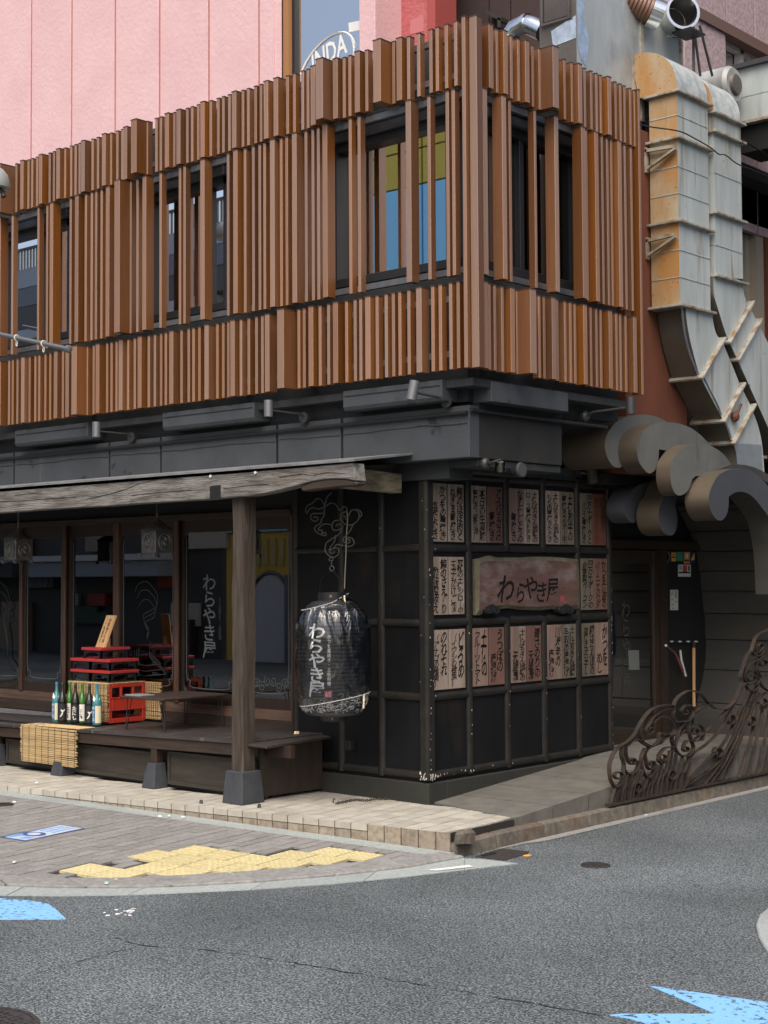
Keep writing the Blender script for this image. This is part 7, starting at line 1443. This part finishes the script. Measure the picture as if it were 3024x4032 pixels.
# ================================================================ OTHER SIDE OF THE STREETS (seen in the window panes)
YO = -16.0
OB = thing('opposite_building', 'olive and blue panelled building across the street, seen only in the panes', 'building', (-16,YO,0))
m_olive = mat('olive panel', (.60,.48,.07), .6); m_bluep = mat('blue panel', (.28,.68,.92), .6); m_ylw = mat('ochre render', (.75,.53,.09), .7, col2=(.68,.46,.07), nscale=1)
def ob(x0, x1, z0, z1, m_, d=0, name='panel'): b = MB(); b.box((x0,YO-.4,z0), (x1,YO+d,z1)); return b.build(name, m_, OB)
for x0, x1 in ((-20.4,-17.6),(-17.58,-13.50),(-13.45,-10.4)):
    if x0 > -20: ob(x0, x1, 9.05, 10.93, m_bluep); ob(x0, x1, 10.97, 11.75, m_olive); ob(x0, x1, 11.79, 12.5, m_olive)
    ob(x0, x1, 3.4, 9.0, m_ylw)
ob(-20.4, -10.4, 0, 3.26, m_ylw); ob(-20.4, -10.4, 3.28, 3.38, m_bluep, .1, 'strip'); ob(-17.6, -10.4, 0, 12.3, m_black, -.05, 'core'); ob(-20.4, -17.6, 0, 8.9, m_black, -.05, 'core')
b = MB(); pts = [(-19.30,YO+.02,0),(-18.08,YO+.02,0),(-18.08,YO+.02,1.6)]+[(-18.69+.61*math.cos(math.radians(a)),YO+.02,1.6+.61*math.sin(math.radians(a))) for a in range(15,180,15)]+[(-19.30,YO+.02,1.6)]; b.prism(pts, (0,.03,0)); b.build('arched_door', mat('grey door', (.60,.61,.60), .5), OB)
b = MB(); b.tube([(-18.69+.66*math.cos(math.radians(a)),YO+.06,1.6+.66*math.sin(math.radians(a))) for a in range(0,181,12)], .05, 6); b.build('door_arch', m_lintel, OB); ob(-18.0, -17.8, 0, 2.2, m_spot, .25, 'pillar')
for k in range(6): b = MB(); x = -19.2+k*.28; b.box((x,YO,2.42), (x+.14,YO+.06,3.1)); b.build('rib', mat('pale ochre', (.50,.42,.16), .6), OB)
GB = thing('grey_apartments', 'grey apartment block with balcony rails across the street, seen in panes', 'building', (-30,YO,0)); m_g1 = mat('pale grey band', (.33,.36,.38), .7); m_g2 = mat('dark grey band', (.075,.072,.062), .6)
for z0, z1, m_ in ((10.65,11.2,m_g1),(10.1,10.63,mat('mid grey band',(.16,.165,.18),.7)),(9.44,10.08,m_g2),(8.6,9.42,m_g1),(7.7,8.58,m_g2),(0,7.68,m_g2)): b = MB(); b.box((-34,YO-5,z0), (-17.7 if z0 > 9.3 else -20.6,YO-.02,z1)); b.build('storey_band', m_, GB)
for k in range(108): b = MB(); x = -34+k*.15; b.box((x,YO-.05,11.2), (x+.05,YO,11.75)); b.build('baluster', m_g2, GB)
b = MB(); b.box((-34,YO-.06,11.75), (-17.7,YO+.01,11.82)); b.build('hand_rail', m_g2, GB)
DB = thing('dark_shops', 'low dark shop row across the street, seen in the door glass', 'building', (-40,YO,0)); b = MB(); b.box((-62,YO-5,0), (-34.1,YO,9)); b.build('wall', mat('brown shop wall', (.05,.045,.038), .8), DB)
for x0, x1, m_ in ((-34,-28.5,m_g1),(-28,-22,m_litter)): b = MB(); b.box((x0,YO+.0,2.62), (x1,YO+1.0,2.78)); b.build('awning', m_, DB); b = MB(); b.box((x0,YO+.01,2.2), (x1,YO+.9,2.6)); b.build('awning_front', m_g1 if x0 > -30 else m_g2, DB)
rs = random.Random(31); fc = [m_g1, m_litter, mat('cream box', (.55,.48,.36), .7), mat('dark green box', (.04,.09,.05), .6), mat('dull red box', (.35,.05,.03), .6), m_brownwall, m_lintel, mat('tan box', (.30,.24,.16), .7)]
for k in range(46):  # random boxes, added to give the door glass layered reflections
    x = rs.uniform(-46, -20.8); z = rs.choice((0, .1, .9, 1.4, 1.9, 2.9, 3.6)); wd = rs.uniform(.25, 1.5); h = rs.uniform(.3, 1.0) if z else rs.uniform(.9, 2.1)
    b = MB(); b.box((x, YO+.02, z), (x+wd, YO+.06+rs.uniform(0,.25), z+h)); b.build('reflection_box', rs.choice(fc), DB)
SS = thing('side_street_building', 'dark blue panelled building across the side street, seen in the side panes', 'building', (13.5,8,0)); m_db = mat('dark blue panel', (.03,.05,.085), .5)
for k in range(6):
    for j in range(5): b = MB(); b.box((13.5,-2+k*4.5+.02,j*2.4+.01), (14,2.5+k*4.5-.02,j*2.4+2.39)); b.build('panel', m_db, SS)
